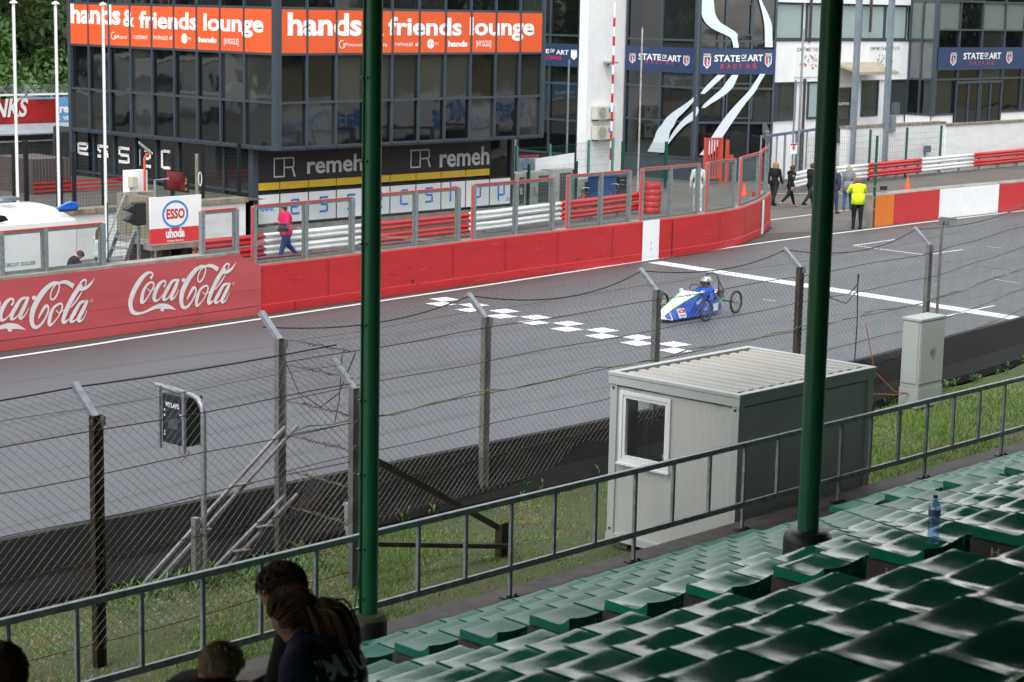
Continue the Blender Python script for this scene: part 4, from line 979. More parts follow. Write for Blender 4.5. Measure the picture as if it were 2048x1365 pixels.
# ground floor: black and yellow band, white web shop panels
A2=[-.02]+[1.02+1.186*i for i in range(9)]+[11.65]; A2=A2[:10]+[11.6]
zy0=RL.hit(700,369)[1]; zy1=RL.hit(700,355)[1]; zb1=2.88; zw0=.42; zw1=RL.hit(700,378)[1]
grid(RL,lb,'frame',A2,[zw0,zw1+.03,zb1+.02],.06,.05,.02,darkfr,.07)
m=MB(); RL.box(m,-.1,.12,-.05,2.9,-.1,.12); RL.box(m,11.56,11.72,-.05,2.9,-.1,.10); m.build('corner_post',frame,lb,loc=L)
yel=mat('yellow_vinyl',(.62,.42,.03),.5,var=.05); dkp=mat('charcoal_panel',(.022,.024,.030),.35,var=.1); wpn=mat('white_vinyl',(.74,.77,.79),.4,var=.02,scale=.5)
for i in range(len(A2)-1):
    a0,a1=A2[i]+.015,A2[i+1]-.015
    if i<9:
        pane(RL,lb,a0,a1,zy1+.004,zb1-.10,dkp,'charcoal_panel',.075,False); pane(RL,lb,a0,a1,zb1-.095,zb1-.02,yel,'yellow_panel',.075,False); pane(RL,lb,a0,a1,zy0,zy1,yel,'yellow_panel',.075,False)
    else: pane(RL,lb,a0,a1,zw1+.06,zb1)
    pane(RL,lb,a0+.01,a1-.01,zw0+.03,zw1-.0,wpn,'white_panel',.075,False)
rl=mat('silver_lettering',(.50,.52,.54),.4,var=.02); bl_=mat('blue_lettering',(.03,.22,.68),.45,var=.02)
m=MB()
ftext(m,RL,'remeha',611,742,347,313,.079,.02); ftext(m,RL,'remeh',876,975,334,297,.079,.02)
for (x0,x1,yt_,yb_) in ((544,588,316,353),(818,858,300,334)):
    a0,z1=RL.hit(x0,yt_); a1,z0=RL.hit(x1,yb_); w=.045; mid=a0+(a1-a0)*.50
    z0,z1=min(z0,z1),max(z0,z1); sh_=.0
    RL.box(m,a0,a0+w,z0,z1,.079,.083); RL.box(m,a0+w,mid,z0,z0+w,.079,.083); RL.box(m,a0+w,a1-.08,z1-w,z1,.079,.083); RL.box(m,mid-w,mid,z0+w,z1-w,.079,.083)
    RL.box(m,a1-.1,a1-.1+w,z0+(z1-z0)*.5,z1-w,.079,.083); RL.box(m,mid,a1-.1,z0+(z1-z0)*.45,z0+(z1-z0)*.45+w,.079,.083); RL.poly(m,[(a1-.16,z0+(z1-z0)*.45),(a1-.10,z0+(z1-z0)*.45),(a1,z0),(a1-.07,z0)],.079,.004)
m.build('band_lettering',rl,lb,loc=L)
m=MB()   # rounded techno letters  e s s e c s h o p
def techno(pl,m,ch,a,z,w,h,t,off=.079):
    B=lambda x0,x1,y0,y1:pl.box(m,a+x0*w,a+x1*w,z+y0*h,z+y1*h,off,off+.004)
    tx,ty=t/w,t/h
    if ch=='e': B(0,tx,0.06,.94); B(tx,1,0,ty); B(tx,.94,1-ty,1); B(1-tx,1,.5,.94); B(tx,1-tx,.5-ty/2,.5+ty/2)
    if ch=='s': B(.06,1,1-ty,1); B(0,tx,.5,.95); B(tx,.94,.5-ty/2,.5+ty/2); B(1-tx,1,.05,.5-ty/2); B(0,1-tx,0,ty)
    if ch=='c': B(0,tx,.06,.94); B(tx,1,0,ty); B(tx,1,1-ty,1)
    if ch=='h': B(0,tx,0,1.35); B(tx,.94,1-ty,1); B(1-tx,1,0,1-ty)
    if ch=='o': B(0,tx,.06,.94); B(1-tx,1,.06,.94); B(tx,1-tx,0,ty); B(tx,1-tx,1-ty,1)
    if ch=='p': B(0,tx,-.35,1); B(tx,.94,1-ty,1); B(1-tx,1,0.05,1-ty); B(tx,1-tx,0,ty)
for ch,x,yb,yt in (('e',578,430,398),('s',636,425,393),('s',691,420,388),('e',745,417,384),('c',797,411,379),('s',847,406,375),('h',896,403,373),('o',944,397,368),('p',992,392,364)):
    a,z=RL.hit(x,yb); _,z1=RL.hit(x,yt); techno(RL,m,ch,a,z,.36,z1-z,.07)
ftext(m,RL,'www.',517,546,424,417,.079,.02); ftext(m,RL,'.be',1008,1021,402,393,.079,.01)
m.build('shop_lettering',bl_,lb,loc=L)
m=MB(); m.box((39.3,48.35,-.05),(51.1,48.5,.35)); m.build('plinth',conc,lb,loc=L)
# left ground floor
ZL=[.05,1.45,2.90]
grid(LL,lb,'frame',[a-1.5+1.5 for a in AL if a<-.3]+[-.02],ZL,.07,.05,.02)
As=[a for a in AL if a<-.3]+[-.02]
for j in range(2):
    for i in range(len(As)-1): pane(LL,lb,As[i]+.03,As[i+1]-.03,ZL[j]+.03,ZL[j+1]-.03)
m=MB()
for ch,x,yb,yt in (('e',157,309,284),('s',197,315,289),('s',239,326,293),('e',281,334,297),('c',324,338,299)):
    a,z=LL.hit(x,yb); _,z1=LL.hit(x,yt); techno(LL,m,ch,a,z,.62,z1-z,.10,.03)
m.build('band_lettering',letw,lb,loc=L)
# ================================================================== BUILDING WITH SWOOSH STICKERS
sb=thing('glass_building','angled dark glass building with navy band and white swoosh stickers','building',loc=(68,53.7,0)); L=L0(sb)
SL=Plane((68.0,53.7),(0,-1)); an=math.radians(-32.6); ST_=Plane((68.0,53.7),(math.cos(an),math.sin(an)))
zrow=[.97,2.52,4.0,6.02,8.0,9.5]
aL=[SL.hit(x,200)[0] for x in (1252,1322)]+[-.08]
eT=ST_.hit(1549,148)[0]; aT=[.08]+[ST_.hit(x,150)[0] for x in (1448,1500)]+[eT-.05]
m=MB(); E=ST_.P(eT,0); m.prism([(68.05,57.8),(68.05,53.72),(E.x,E.y+.06),(E.x,57.8)],(0,0,-.05),(1,0,0),(0,1,0),(0,0,10)); m.build('core',darkfr,sb,loc=L)
grid(SL,sb,'frame',aL,zrow,.09,.07,.02); grid(ST_,sb,'frame',aT,zrow,.09,.07,.02)
m=MB(); m.lathe([(.11,0),(.11,9.5)],o=(67.97,53.66,0),n=12); m.build('corner_post',frame,sb,smooth=True,loc=L)
for pl,As in ((SL,aL),(ST_,aT)):
    for j in range(5):
        for i in range(len(As)-1): pane(pl,sb,As[i]+.04,As[i+1]-.04,zrow[j]+.04,zrow[j+1]-.04)
m=MB(); SL.box(m,aL[0],0,0,.95,-.02,.05); ST_.box(m,0,eT,0,.95,-.02,.05); m.build('base_panel',mat('base_panel_blue_grey',(.05,.065,.08),.5),sb,loc=L)
navy=mat('navy_vinyl',(.020,.040,.105),.4,var=.03,scale=.4)
def band(pl,a0,a1,name='navy_band',z0=4.62,z1=5.70): m=MB(); pl.box(m,a0,a1,z0,z1,.095,.10); m.build(name,navy,sb,loc=L)
band(SL,aL[0]-.02,0); band(ST_,.0,eT-.02)
def wordmark(pl,root,x0,x1,xs,yb,yt,ry0,ry1,rx0,rx1,sh,off=.103):
    m=MB(); a=[x0+(x1-x0)*t for t in (0,.53,.56,.665,.685,1)]
    def yy(x,y): return y+xs*(x-x0)
    ftext(m,pl,'STATE',a[0],a[1],yy(a[0],yb),yy(a[0],yt),off,.02); ftext(m,pl,'ART',a[4],a[5],yy(a[4],yb),yy(a[4],yt),off,.02)
    ftext(m,pl,'OF',a[2],a[3],yy(a[2],yb-4),yy(a[2],yt),off,.01); q0,z=pl.hit(a[2],yy(a[2],yb)); q1,_=pl.hit(a[3],yb); pl.box(m,q0,q1,z,z+.025,off,off+.003)
    for (sx,sy,w,h) in sh:
        c,z1=pl.hit(sx,sy); d,_=pl.hit(sx+w,sy); _,z0=pl.hit(sx,sy+h); W2=(d-c)/2; cx=c+W2; hh=z1-z0
        O=[(-W2,hh*.84),(W2,hh*.84),(W2,hh*.28),(0,0),(-W2,hh*.28)]
        I=[(x*.8,z0_*.86+hh*.075) for x,z0_ in O]
        for k in range(5):
            j=(k+1)%5; pl.poly(m,[(cx+O[k][0],z0+O[k][1]),(cx+O[j][0],z0+O[j][1]),(cx+I[j][0],z0+I[j][1]),(cx+I[k][0],z0+I[k][1])],off,.003)
        pl.box(m,cx-W2,cx+W2,z0+hh*.97,z0+hh,off,off+.003); pl.box(m,cx-W2,cx+W2,z0+hh*.90,z0+hh*.93,off,off+.003)
        pl.ring(m,cx+W2*.25,z0+hh*.42,W2*.38,hh*.16,W2*.12,off,.003,12); pl.box(m,cx-.01,cx+.02,z0+hh*.12,z0+hh*.72,off,off+.003)
    m.build('wordmark',letw,root,loc=L0(root)); m=MB()
    n=len('RACING')
    for i,chh in enumerate('RACING'):
        xa=rx0+(rx1-rx0)*i/(n-.45); xb=xa+(rx1-rx0)/(n-.45)*(.12 if chh=='I' else .5); ftext(m,pl,chh,xa,xb,yy(xa,ry0),yy(xa,ry1),off,.02)
    for (sx,sy,w,h) in sh:
        c,z1=pl.hit(sx,sy); d,_=pl.hit(sx+w,sy); _,z0=pl.hit(sx,sy+h); W2=(d-c)/2; hh=z1-z0; pl.box(m,c+W2*.35,c+W2*.95,z0+hh*.25,z0+hh*.72,off-.001,off+.002)
    m.build('wordmark_red',mat('red_lettering',(.62,.02,.05),.5),root,loc=L0(root))
wordmark(SL,sb,1280,1365,.06,119,107,126,120,1294.5,1350,[(1262.5,107,11.5,20),(1370,112,12,20)])
wordmark(ST_,sb,1427,1524,-.012,123,110,137.5,128.5,1440,1511,[(1406,108,14.5,30),(1529,107,13,28)])
stick=mat('white_sticker_film',(.58,.64,.70),.4,var=.03)
m=MB(); e=[0.]
def rp(pl,pts,off=.104):
    e[0]+=.0006; q=[]
    for (x,y,w) in pts:
        a,z=pl.hit(x,y); b,_=pl.hit(x+w,y); q.append((a+(b-a)/2,z,abs(b-a)))
    C=catmull(q,6); vs=[]
    for c in C: vs+=[pl.P(c.x-c.z/2,c.y,off+e[0]),pl.P(c.x+c.z/2,c.y,off+e[0])]
    m.add(vs,[(2*i,2*i+1,2*i+3,2*i+2) for i in range(len(C)-1)])
rp(ST_,[(1402,-14,22),(1401,0,25),(1401,15,26),(1402,30,28),(1409,45,31),(1424,58,37),(1445,68,28),(1459,76,14),(1464,88,11),(1465,95.5,11)])
rp(ST_,[(1513,-14,5),(1516,0,5),(1520,15,8),(1524,32,12),(1527,50,15),(1528,72,15),(1528,94.5,16)])
rp(ST_,[(1433,150,15),(1424,159,15),(1412,171,14),(1402,183,11),(1399,188,8)])
rp(SL,[(1394,191,3),(1384,200,8),(1368,212,14),(1350,224,20),(1336,236,22),(1326,250,25),(1317,262,26),(1309,283,30),(1298,303,32)])
rp(ST_,[(1462,150,13),(1452,163,18),(1442,177,20),(1425,192,20),(1408,207,13),(1401,216,7)])
rp(SL,[(1396,214,3),(1388,224,12),(1371,238,19),(1360,250,13),(1349,265,9),(1338,285,4),(1334,297,1)])
rp(ST_,[(1518,148,11),(1508,164,11),(1494,184,14),(1472,207,17),(1452,230,21),(1436,252,22),(1419,278,22),(1405,300,24),(1397,310,22)])
m.build('swoosh_sticker',stick,sb,loc=L)
for (x0,y0,x1,y1,pl) in ((1455,6,1502,72,ST_),(1452,166,1502,238,ST_)):
    a0,z1=pl.hit(x0,y0); a1,z0=pl.hit(x1,y1); m=MB()
    for q in ((a0,a1,z1-.06,z1),(a0,a1,z0,z0+.06),(a0,a0+.06,z0+.06,z1-.06),(a1-.06,a1,z0+.06,z1-.06)): pl.box(m,*q,.03,.096)
    m.build('opening_casement',frame,sb,loc=L)
# wing behind with the same band
WP=Plane((65.7,57.9),(0,-1)); w0=WP.hit(1040,100)[0]
m=MB(); WP.box(m,w0,0,0,9.8,-6,-.03); m.build('wing_core',darkfr,sb,loc=L)
aw=[WP.hit(x,100)[0] for x in (1050,1102,1160)]; grid(WP,sb,'wing_frame',[w0]+aw[1:]+[-.02],[.9,2.4,4.0,6.1,8.2,9.6],.09,.06,.02)
aa=[w0]+aw[1:]+[-.02]
for j,(z0,z1) in enumerate(((.9,2.4),(2.4,4.0),(4.0,6.1),(6.1,8.2))):
    for i in range(2): pane(WP,sb,aa[i]+.05,aa[i+1]-.05,z0+.05,z1-.05)
zz=[WP.hit(1160,y)[1] for y in (135,89)]
m=MB(); WP.box(m,w0,aa[2],zz[0],zz[1],.085,.09); m.build('navy_band',navy,sb,loc=L)
m=MB(); ftext(m,WP,'TE',1085,1101,106,98,.094,.02); ftext(m,WP,'OF',1103,1112,105,98,.094,.01); ftext(m,WP,'ART',1115,1140,109,100,.094,.02)
c,z1=WP.hit(1145,100); d,_=WP.hit(1157,100); _,z0=WP.hit(1145,120); WP.poly(m,[(c,z1-.05),(d,z1-.05),(d,z0+.12),((c+d)/2,z0),(c,z0+.12)],.094,.003); WP.box(m,c,d,z1-.03,z1,.094,.097)
m.build('wordmark',letw,sb,loc=L)
m=MB(); ftext(m,WP,'ACING',1086,1125,118,111,.094,.02); m.build('wordmark_red',MT['red_lettering'],sb,loc=L)
PW=Plane((65.6,57.75),(1,0)); pa=[PW.hit(1173,200)[0],PW.hit(1252,200)[0]]
m=MB(); PW.box(m,pa[0],pa[1],0,10,-.5,0); m.build('white_pier',white,sb,loc=L)
# AC units on the white pier
def acunit(lab,pl,px0,px1,py0,py1,dep=.30,face=1):
    a0,z1=pl.hit(px0,py0); a1,z0=pl.hit(px1,py1); t=thing('air_conditioner',lab,'air conditioner','air conditioning units',loc=pl.P((a0+a1)/2,z0,0.05)); L=L0(t)
    m=MB(); pl.box(m,a0,a1,z0,z1,.05,.05+dep); m.build('casing',mat('ac_cream',(.55,.54,.48),.5,var=.05),t,loc=L,bevel=.015)
    m=MB(); c=a0+(a1-a0)*.33; r=min((a1-a0)*.27,(z1-z0)*.42); zc=(z0+z1)/2
    for k in range(5): pl.ring(m,c,zc,r*(1-k*.19),r*(1-k*.19),.018,.05+dep,.008,20)
    m.build('fan_grille',mat('grille_grey',(.22,.23,.23),.5),t,loc=L)
    m=MB(); pl.box(m,a0+(a1-a0)*.66,a0+(a1-a0)*.88,zc+.02,zc+(z1-z0)*.33,.05+dep,.055+dep); m.build('sticker',bl_,t,loc=L)
    m=MB(); pl.box(m,a0+.05,a0+.1,z0-.05,z0,0,.05+dep); pl.box(m,a1-.1,a1-.05,z0-.05,z0,0,.05+dep); m.build('bracket',darksteel,t,loc=L)
acunit('upper cream air conditioner on the white pier',PW,1182,1217,213,238); acunit('lower cream air conditioner on the white pier',PW,1182,1216,252,278)
# ================================================================== WHITE OFFICE BUILDING
wb_=thing('office_building','white two storey office building with blinds, posters and a beige entrance canopy','building',loc=(71,51.9,0)); L=L0(wb_)
WB=Plane((71.0,51.9),(1,0)); H_=lambda x,y:WB.hit(x,y)
zA,zB,zC,zD=7.72,6.10,4.27,2.62; xe=WB.hit(1820,100)[0]
m=MB(); WB.box(m,-.05,xe,zC,zB-.03,-5,0); WB.box(m,-.05,xe,zA,8.6,-5,0); WB.box(m,.02,xe,-1,zC,-5,-.12); WB.box(m,.02,xe,zB-.03,zA,-5,-.2); m.build('white_wall',white,wb_,loc=L)
def fp(x): return WB.hit(x,160)[0]
# upper windows
def win(root,pl,a0,a1,z0,z1,mt,off,w=.09,nm='window'):
    m=MB(); 
    for q in ((a0,a0+w,z0,z1),(a1-w,a1,z0,z1),(a0+w,a1-w,z0,z0+w),(a0+w,a1-w,z1-w,z1)): pl.box(m,*q,off,off+.07)
    f=m.build(nm,frame,root,loc=L0(root)); m=MB(); pl.box(m,a0+w,a1-w,z0+w,z1-w,off,off+.02); m.build('pane',mt,f)
    return f
up=[WB.hit(x,40)[0] for x in (1556,1611,1618,1660,1720,1727,1775,1819)]
for a,b in ((0,1),(2,3),(3,4),(5,6),(6,7)): win(wb_,WB,up[a],up[b],zB,zA,blindglass,-.19)
m=MB(); WB.box(m,-.06,.04,-1,8.6,-.1,.06); WB.box(m,0,xe,zB-.05,zB+.02,0,.05); m.build('sill_band',frame,wb_,loc=L)
lowglass=glaze('office_glass',.05,(.05,.06,.06),.7,1.6,.15)
for x0,x1,y0,y1,mt_ in ((1553,1592,165,241,lowglass),(1619,1640,163,238,blindglass),(1728,1757,160,232,lowglass),(1782,1812,159,229,lowglass)):
    a0,z1=WB.hit(x0,y0); a1,z0=WB.hit(x1,y1); win(wb_,WB,a0,a1,z0,z1,mt_,-.11)
a0,z1=WB.hit(1673,176); a1,z0=WB.hit(1701,285); f=win(wb_,WB,a0,a1,z0,z1,lowglass,-.11,.08,'entrance_door')
m=MB(); ftext(m,WB,'RECEPTION',1675,1699,211,206,-.03,.02); m.build('door_lettering',letw,wb_,loc=L)
m=MB(); a,z=WB.hit(1702,122); b,_=WB.hit(1812,150)
# canopy: thin sloped slab over the door
c0,c1=WB.hit(1668,124)[0],WB.hit(1668,124)[0]+3.1
m=MB(); m.prism([(0,5.12),(1.45,4.72),(1.45,4.60),(0,5.0)],WB.P(c0,0,0),WB.n,(0,0,1),WB.d*(c1-c0)); m.build('canopy',mat('beige_canopy',(.42,.37,.28),.7,var=.15,dirt=.3),wb_,loc=L)
PF=Plane((71,49.9),(1,0))
for px in (1712,1777):
    m=MB(); a=PF.hit(px,140)[0]; PF.box(m,a-.11,a+.11,-.5,9.5,-.11,.11); m.build('steel_post',mat('post_blue_grey',(.20,.24,.28),.5,.2),wb_,loc=L)
m=MB()
for px0,px1,yt,yb in ((1590,1686,92,153),(1736,1801,88,148)):
    a0,z1=WB.hit(px0,yt); a1,z0=WB.hit(px1,yb); WB.box(m,a0,a1,z0,z1,.002,.03)
m.build('poster',plain_white,wb_,loc=L)
for q in ((1592,1682,103.5,96),(1739,1799,101,94)): m=MB(); ftext(m,WB,'SOMETIMES THE MILES JUST FLY BY.',*q,.034,.005); m.build('poster_lettering',mat('poster_ink',(.06,.06,.06),.6),wb_,loc=L)
pc=[mat('poster_pale_blue',(.30,.45,.55),.6),mat('poster_orange',(.75,.20,.08),.6),mat('poster_grey',(.45,.50,.52),.6)]
m=MB()
for (cx_,cy_) in ((1615,122),(1768,116)):
    for q in range(26):
        a,z=WB.hit(cx_+(NR.rand()-.5)*34,cy_+(NR.rand()-.4)*26); m.mi=int(NR.rand()*3); r=.03+.07*NR.rand(); WB.disc(m,a,z,r,r*.7,.034+q*.0004,.0003,7)
m.build('poster_art',pc,wb_,loc=L)
for px,y0,y1 in ((1618,-20,85),(1612,158,340),(1738,-20,65),(1782,80,90)):
    m=MB(); a=WB.hit(px,50)[0]; _,z0=WB.hit(px,y1); _,z1=WB.hit(px,y0); WB.box(m,a-.05,a+.05,z0,z1,.03,.12)
    m.build('drain_pipe',mat('brown_pipe',(.06,.045,.04),.6),wb_,loc=L)
m=MB(); a,z=WB.hit(1713,215); WB.box(m,a-.05,a+.35,z-.2,z+.3,1.9,2.1); m.build('letter_box',alu,wb_,loc=L); m=MB(); WB.box(m,a-.25,a+.1,z-1.0,z-.3,1.9,2.1); m.build('meter_box',steel,wb_,loc=L)
# glazed return and right wing
GR=Plane((81.79,50.49),(1,0)); GL=Plane((81.79,51.9),(0,-1))
gb=thing('glass_building','dark glass office wing at far right with navy lettered band and double door','building',loc=(81.8,50.5,0)); L=L0(gb)
m=MB(); GR.box(m,.1,16,-1,10,-8,-.03); m.build('core',darkfr,gb,loc=L)
ag=[0.06]+[GR.hit(x,100)[0] for x in (1916,1961,2006,2045)]; ag+= [ag[-1]+2.1*k for k in (1,2,3)]
zg=[2.66,4.30,6.62,7.95,9.6]; grid(GR,gb,'frame',ag,zg,.08,.07,.02)
agl=[GL.hit(1818,150)[0],GL.hit(1843,150)[0],1.38]
grid(GL,gb,'frame',[.03,.7,1.38],zg[:1]+[4.3,6.15]+zg[3:],.09,.06,.02)
pgl=mat('greenish_blind_glass',(.15,.18,.165),.2,var=.08,scale=20,stretch=(2,2,.1),spec=.6)
for i in range(len(ag)-1):
    for j in range(4):
        pane(GR,gb,ag[i]+.04,ag[i+1]-.04,zg[j]+.04,zg[j+1]-.04,pgl if (j==2 and i!=1) else None)
for z0,z1 in ((2.66,4.3),(4.3,6.15),(6.15,7.95),(7.95,9.6)):
    for a,b in ((.03,.7),(.7,1.38)): pane(GL,gb,a+.04,b-.04,z0+.04,z1-.04,pgl if z0==6.15 else (mat('grey_return_glass',(.12,.13,.13),.15,spec=.8) if z0==4.3 else None))
m=MB(); GR.box(m,-.1,.12,2.6,9.6,-.05,.10); m.build('corner_post',frame,gb,loc=L)
m=MB(); GR.box(m,.05,ag[4]+.05,4.74,5.80,.095,.10); m.build('navy_band',navy,gb,loc=L)
wordmark(GR,gb,1923,1998,-.01,118.5,106,130,123,1936,1984,[(1898,106,11.5,26),(2010,104,11,24)])
m=MB(); a0=ag[4]+.1
m=MB()
x0,x1=GR.hit(1910,160)[0],GR.hit(2000,160)[0]; z1=GR.hit(1930,162)[1]
for t in (0,.26,.49,.53,.75,1): a=x0+(x1-x0)*t; GR.box(m,a-.05,a+.05,1.0,z1,.095,.14)
GR.box(m,x0,x1,z1-.12,z1,.145,.17); m.build('door_frame',frame,gb,loc=L)
m=MB(); GR.box(m,x0,x1,1.0,z1-.1,.06,.09); m.build('door_pane',dglass,gb,loc=L)
m=MB(); GR.box(m,-.02,x0-.05,-1,2.62,-.05,.02); GR.box(m,x1+.05,16,-1,2.62,-.05,.02); GL.box(m,-.02,1.41,-1,2.62,-.05,.02); m.build('white_plinth',white,gb,loc=L)
# retaining wall with concrete cap
RW=Plane((73.5,49.95),(1,0)); rw=thing('retaining_wall','white painted brick retaining wall with a concrete cap at far right','wall',loc=(74,50,0)); L=L0(rw)
a0=RW.hit(1694,300)[0]; a1=RW.hit(1888,300)[0]
brick=mat('white_painted_brick',(.68,.69,.69),.7,var=.05,scale=1.5,bump=.3,bscale=12,dirt=.35,dirtcol=(.40,.40,.38),stretch=(1,1,4))
m=MB(); RW.box(m,a0,a1,-.3,2.28,-.4,0); RW.box(m,a1,a1+22,-.3,2.16,-.4,.05); m.build('wall_body',brick,rw,loc=L)
m=MB(); RW.box(m,a0-.05,a1,2.28,2.38,-.42,.05); RW.box(m,a1,a1+22,2.16,2.25,-.42,.10); m.build('cap',conc_aged,rw,loc=L)
m=MB(); a,z=RW.hit(1849,300); RW.box(m,a-.15,a+.15,z-.1,z+.2,.05,.25); m.build('wall_lamp',alu,rw,loc=L); m=MB(); RW.box(m,a-.04,a+.04,.6,z-.1,.02,.05); m.build('cable_duct',gpost,rw,loc=L)
# ================================================================== WELDED MESH FENCES
def welded(name,pts,z0,z1,lab,mt_,pst,dx=.05,dz=.2,group='welded mesh fences',r=.0035,pw_=.06,ptop=.06):
    P=[Vector((p[0],p[1],0)) for p in pts]; t=thing(name,lab,'fence',group,loc=(P[0].x,P[0].y,z0)); L=L0(t)
    Z0=z0 if hasattr(z0,'__len__') else [z0]*len(P)
    for i,p in enumerate(P): m=MB(); m.box((p.x-pw_/2,p.y-pw_/2,z0-.1),(p.x+pw_/2,p.y+pw_/2,z1+ptop)); m.build('post',pst,t,loc=L)
    for i in range(len(P)-1):
        a,b=P[i],P[i+1]; n=max(2,int((b-a).length/dx)); m=MB()
        for k in range(1,n): p=a.lerp(b,k/n); m.tube([p+Vector((0,0,z0)),p+Vector((0,0,z1))],r,3,False)
        k=z0
        while k<=z1+.001: m.tube([a+Vector((0,0,k)),b+Vector((0,0,k))],r*1.2,3,False); k+=dz
        m.build('mesh_panel',mt_,t,loc=L)
    return t
blkf=mat('black_coated_steel',(.012,.015,.018),.4,.1,var=.1)
q=[Plane((30,48.2),(1,0)).hit(x,350)[0]+30 for x in (33,76,121,148,207,285,345,405,478)]
welded('mesh_fence',[(x,48.2) for x in q[2:]],1.45,2.96,'black welded mesh fence on the white wall in front of the lounge building',blkf,blkf,.1,.1,pw_=.09)
welded('mesh_fence',[(x,48.3+.5*(i%2)) for i,x in enumerate([26.5,28.6]+q[:3])],1.5,3.28,'black welded mesh gate and fence at far left behind the flagpoles',blkf,blkf,.08,.1,pw_=.10)
Pg=lambda x,y0=49.5: Plane((50,y0),(1,0)).hit(x,330)[0]+50
gx=[Pg(x,50.5) for x in (1033,1099)]+[Pg(1177,51.2),Pg(1240,51.2)]
zt=Plane((50,50.5),(1,0)).hit(1099,293)[1]
welded('mesh_fence',[(gx[0],50.5),(gx[1],50.5),(gx[2],51.2),(gx[3],51.6)],.05,zt+.02,'tall green mesh fence with faded teal posts below the air conditioners',greenfence,teal,.06,.3,pw_=.09)
welded('mesh_fence',[(Pg(1058,48.3),48.3),(Pg(1153,48.3),48.3)],.05,1.75,'low green mesh fence in front of the grey heat pump units',greenfence,greenfence,.07,.3,pw_=.08)
P2=Plane((60,52.5),(1,0)); welded('mesh_fence',[(60+P2.hit(1245,330)[0],52.5),(60+P2.hit(1290,330)[0],51.4)],.2,1.95,'dark green dense mesh fence panel at the foot of the swoosh building',greenfence,greenfence,.03,.3,pw_=.10)
Pr=Plane((70,49.3),(1,0)); fx=[70+Pr.hit(x,310)[0] for x in (1598,1662,1739,1812,1880)]
zz=[Pr.hit(x,y)[1] for x,y in ((1739,258),(1812,252),(1880,250))]
welded('mesh_fence',[(x,49.3) for x in fx],.1,2.20,'green post wire mesh fence in front of the white retaining wall',steel,greenfence,.16,.27,pw_=.08,r=.006)
t=thing('fence_post','single green fence post beside the orange barrier end','post',loc=(58.72,38.36,0)); m=MB(); m.box((-.035,-.035,0),(.035,.035,HZ((58.72,38.36),272))); m.build('post',greenfence,t)
for z in (.6,1.0,1.4,1.8,2.2): m=MB(); m.box((-.05,-.045,z),(.05,.045,z+.05)); m.build('clip',steel,t)
# construction fence with blue top rail
t=thing('barrier_fence','galvanised bar fence with blue top rail in front of the white office','fence',loc=(66.8,48.8,0)); L=L0(t)
a=Vector((65.5,48.3,0)); b=Vector((74.5,50.9,0)); Pz=HZ(G(1600,400),290)
m=MB(); m.bar(a+Vector((0,0,2.28)),b+Vector((0,0,2.28)),.08,.05); m.build('blue_rail',mat('blue_rail',(.03,.08,.28),.4),t,loc=L)
m=MB(); m.bar(a+Vector((0,0,2.34)),b+Vector((0,0,2.34)),.06,.06); m.bar(a+Vector((0,0,.35)),b+Vector((0,0,.35)),.08,.08); m.build('rail',steel,t,loc=L)
for k in (0,.09,.1,.2,.30,.31,.45,.46,.6,.75,.76,.9,1.): p=a.lerp(b,k); m=MB(); m.tube([p,p+Vector((0,0,2.3))],.035,8); m.build('upright',steel,t,loc=L)
t=thing('warning_sign','small white sign with a red circled hand symbol on the bar fence','sign',loc=(65.9,48.1,0)); L=L0(t)
SG=Plane((64,47.6),(1,0)); a0,z1=SG.hit(1581,287); a1,z0=SG.hit(1594,308); t.location=SG.P((a0+a1)/2,0,0); L=L0(t)
m=MB(); c=(a0+a1)/2; SG.box(m,c-.04,c+.04,0,z0,-.06,-.02); SG.box(m,c-.04,c+.04,z0,4.6,-.07,-.03); m.build('pole',steel,t,loc=L)
m=MB(); SG.box(m,a0,a1,z0,z1,-.015,0); m.build('plate',plain_white,t,loc=L)
m=MB(); SG.box(m,a0+.02,a1-.02,z1-.09,z1-.02,.001,.004); SG.ring(m,c,z0+(z1-z0)*.58,.11,.11,.028,.001,.003,20); m.build('red_ring',red,t,loc=L); m=MB(); SG.disc(m,c,z0+(z1-z0)*.58,.055,.06,.001,.003,10); m.build('symbol',black,t,loc=L)
# round mirror seen from behind
MRP=Plane((60,46.2),(1,0)); a,z=MRP.hit(1533,268)
t=thing('traffic_mirror','round convex traffic mirror seen from behind on a pole at the wall tip','mirror',loc=MRP.P(a,0,0)); 
m=MB(); m.tube([(0,0,0),(0,0,z+.1)],.035,10); m.build('pole',steel,t)
m=MB(); pr=[(.01,.10),(.25,.07),(.42,.0),(.40,-.0),(.2,.05)]; m.lathe(pr[:3],n=28,ax='y',o=(.0,-.10,0)); o=m.build('shell',mat('mirror_back',(.05,.052,.055),.45,var=.2),t,smooth=True); o.location=(0,.12,z); o.rotation_euler=(math.radians(-14),0,math.radians(18))
m=MB(); m.lathe([(.16,0),(.16,.03)],n=20,ax='y'); m.box((-.15,-.05,-.08),(.15,0,-.05)); m.box((-.15,-.05,.05),(.15,0,.08)); o=m.build('clamp_plate',steel,t); o.location=(0,-.02,z)
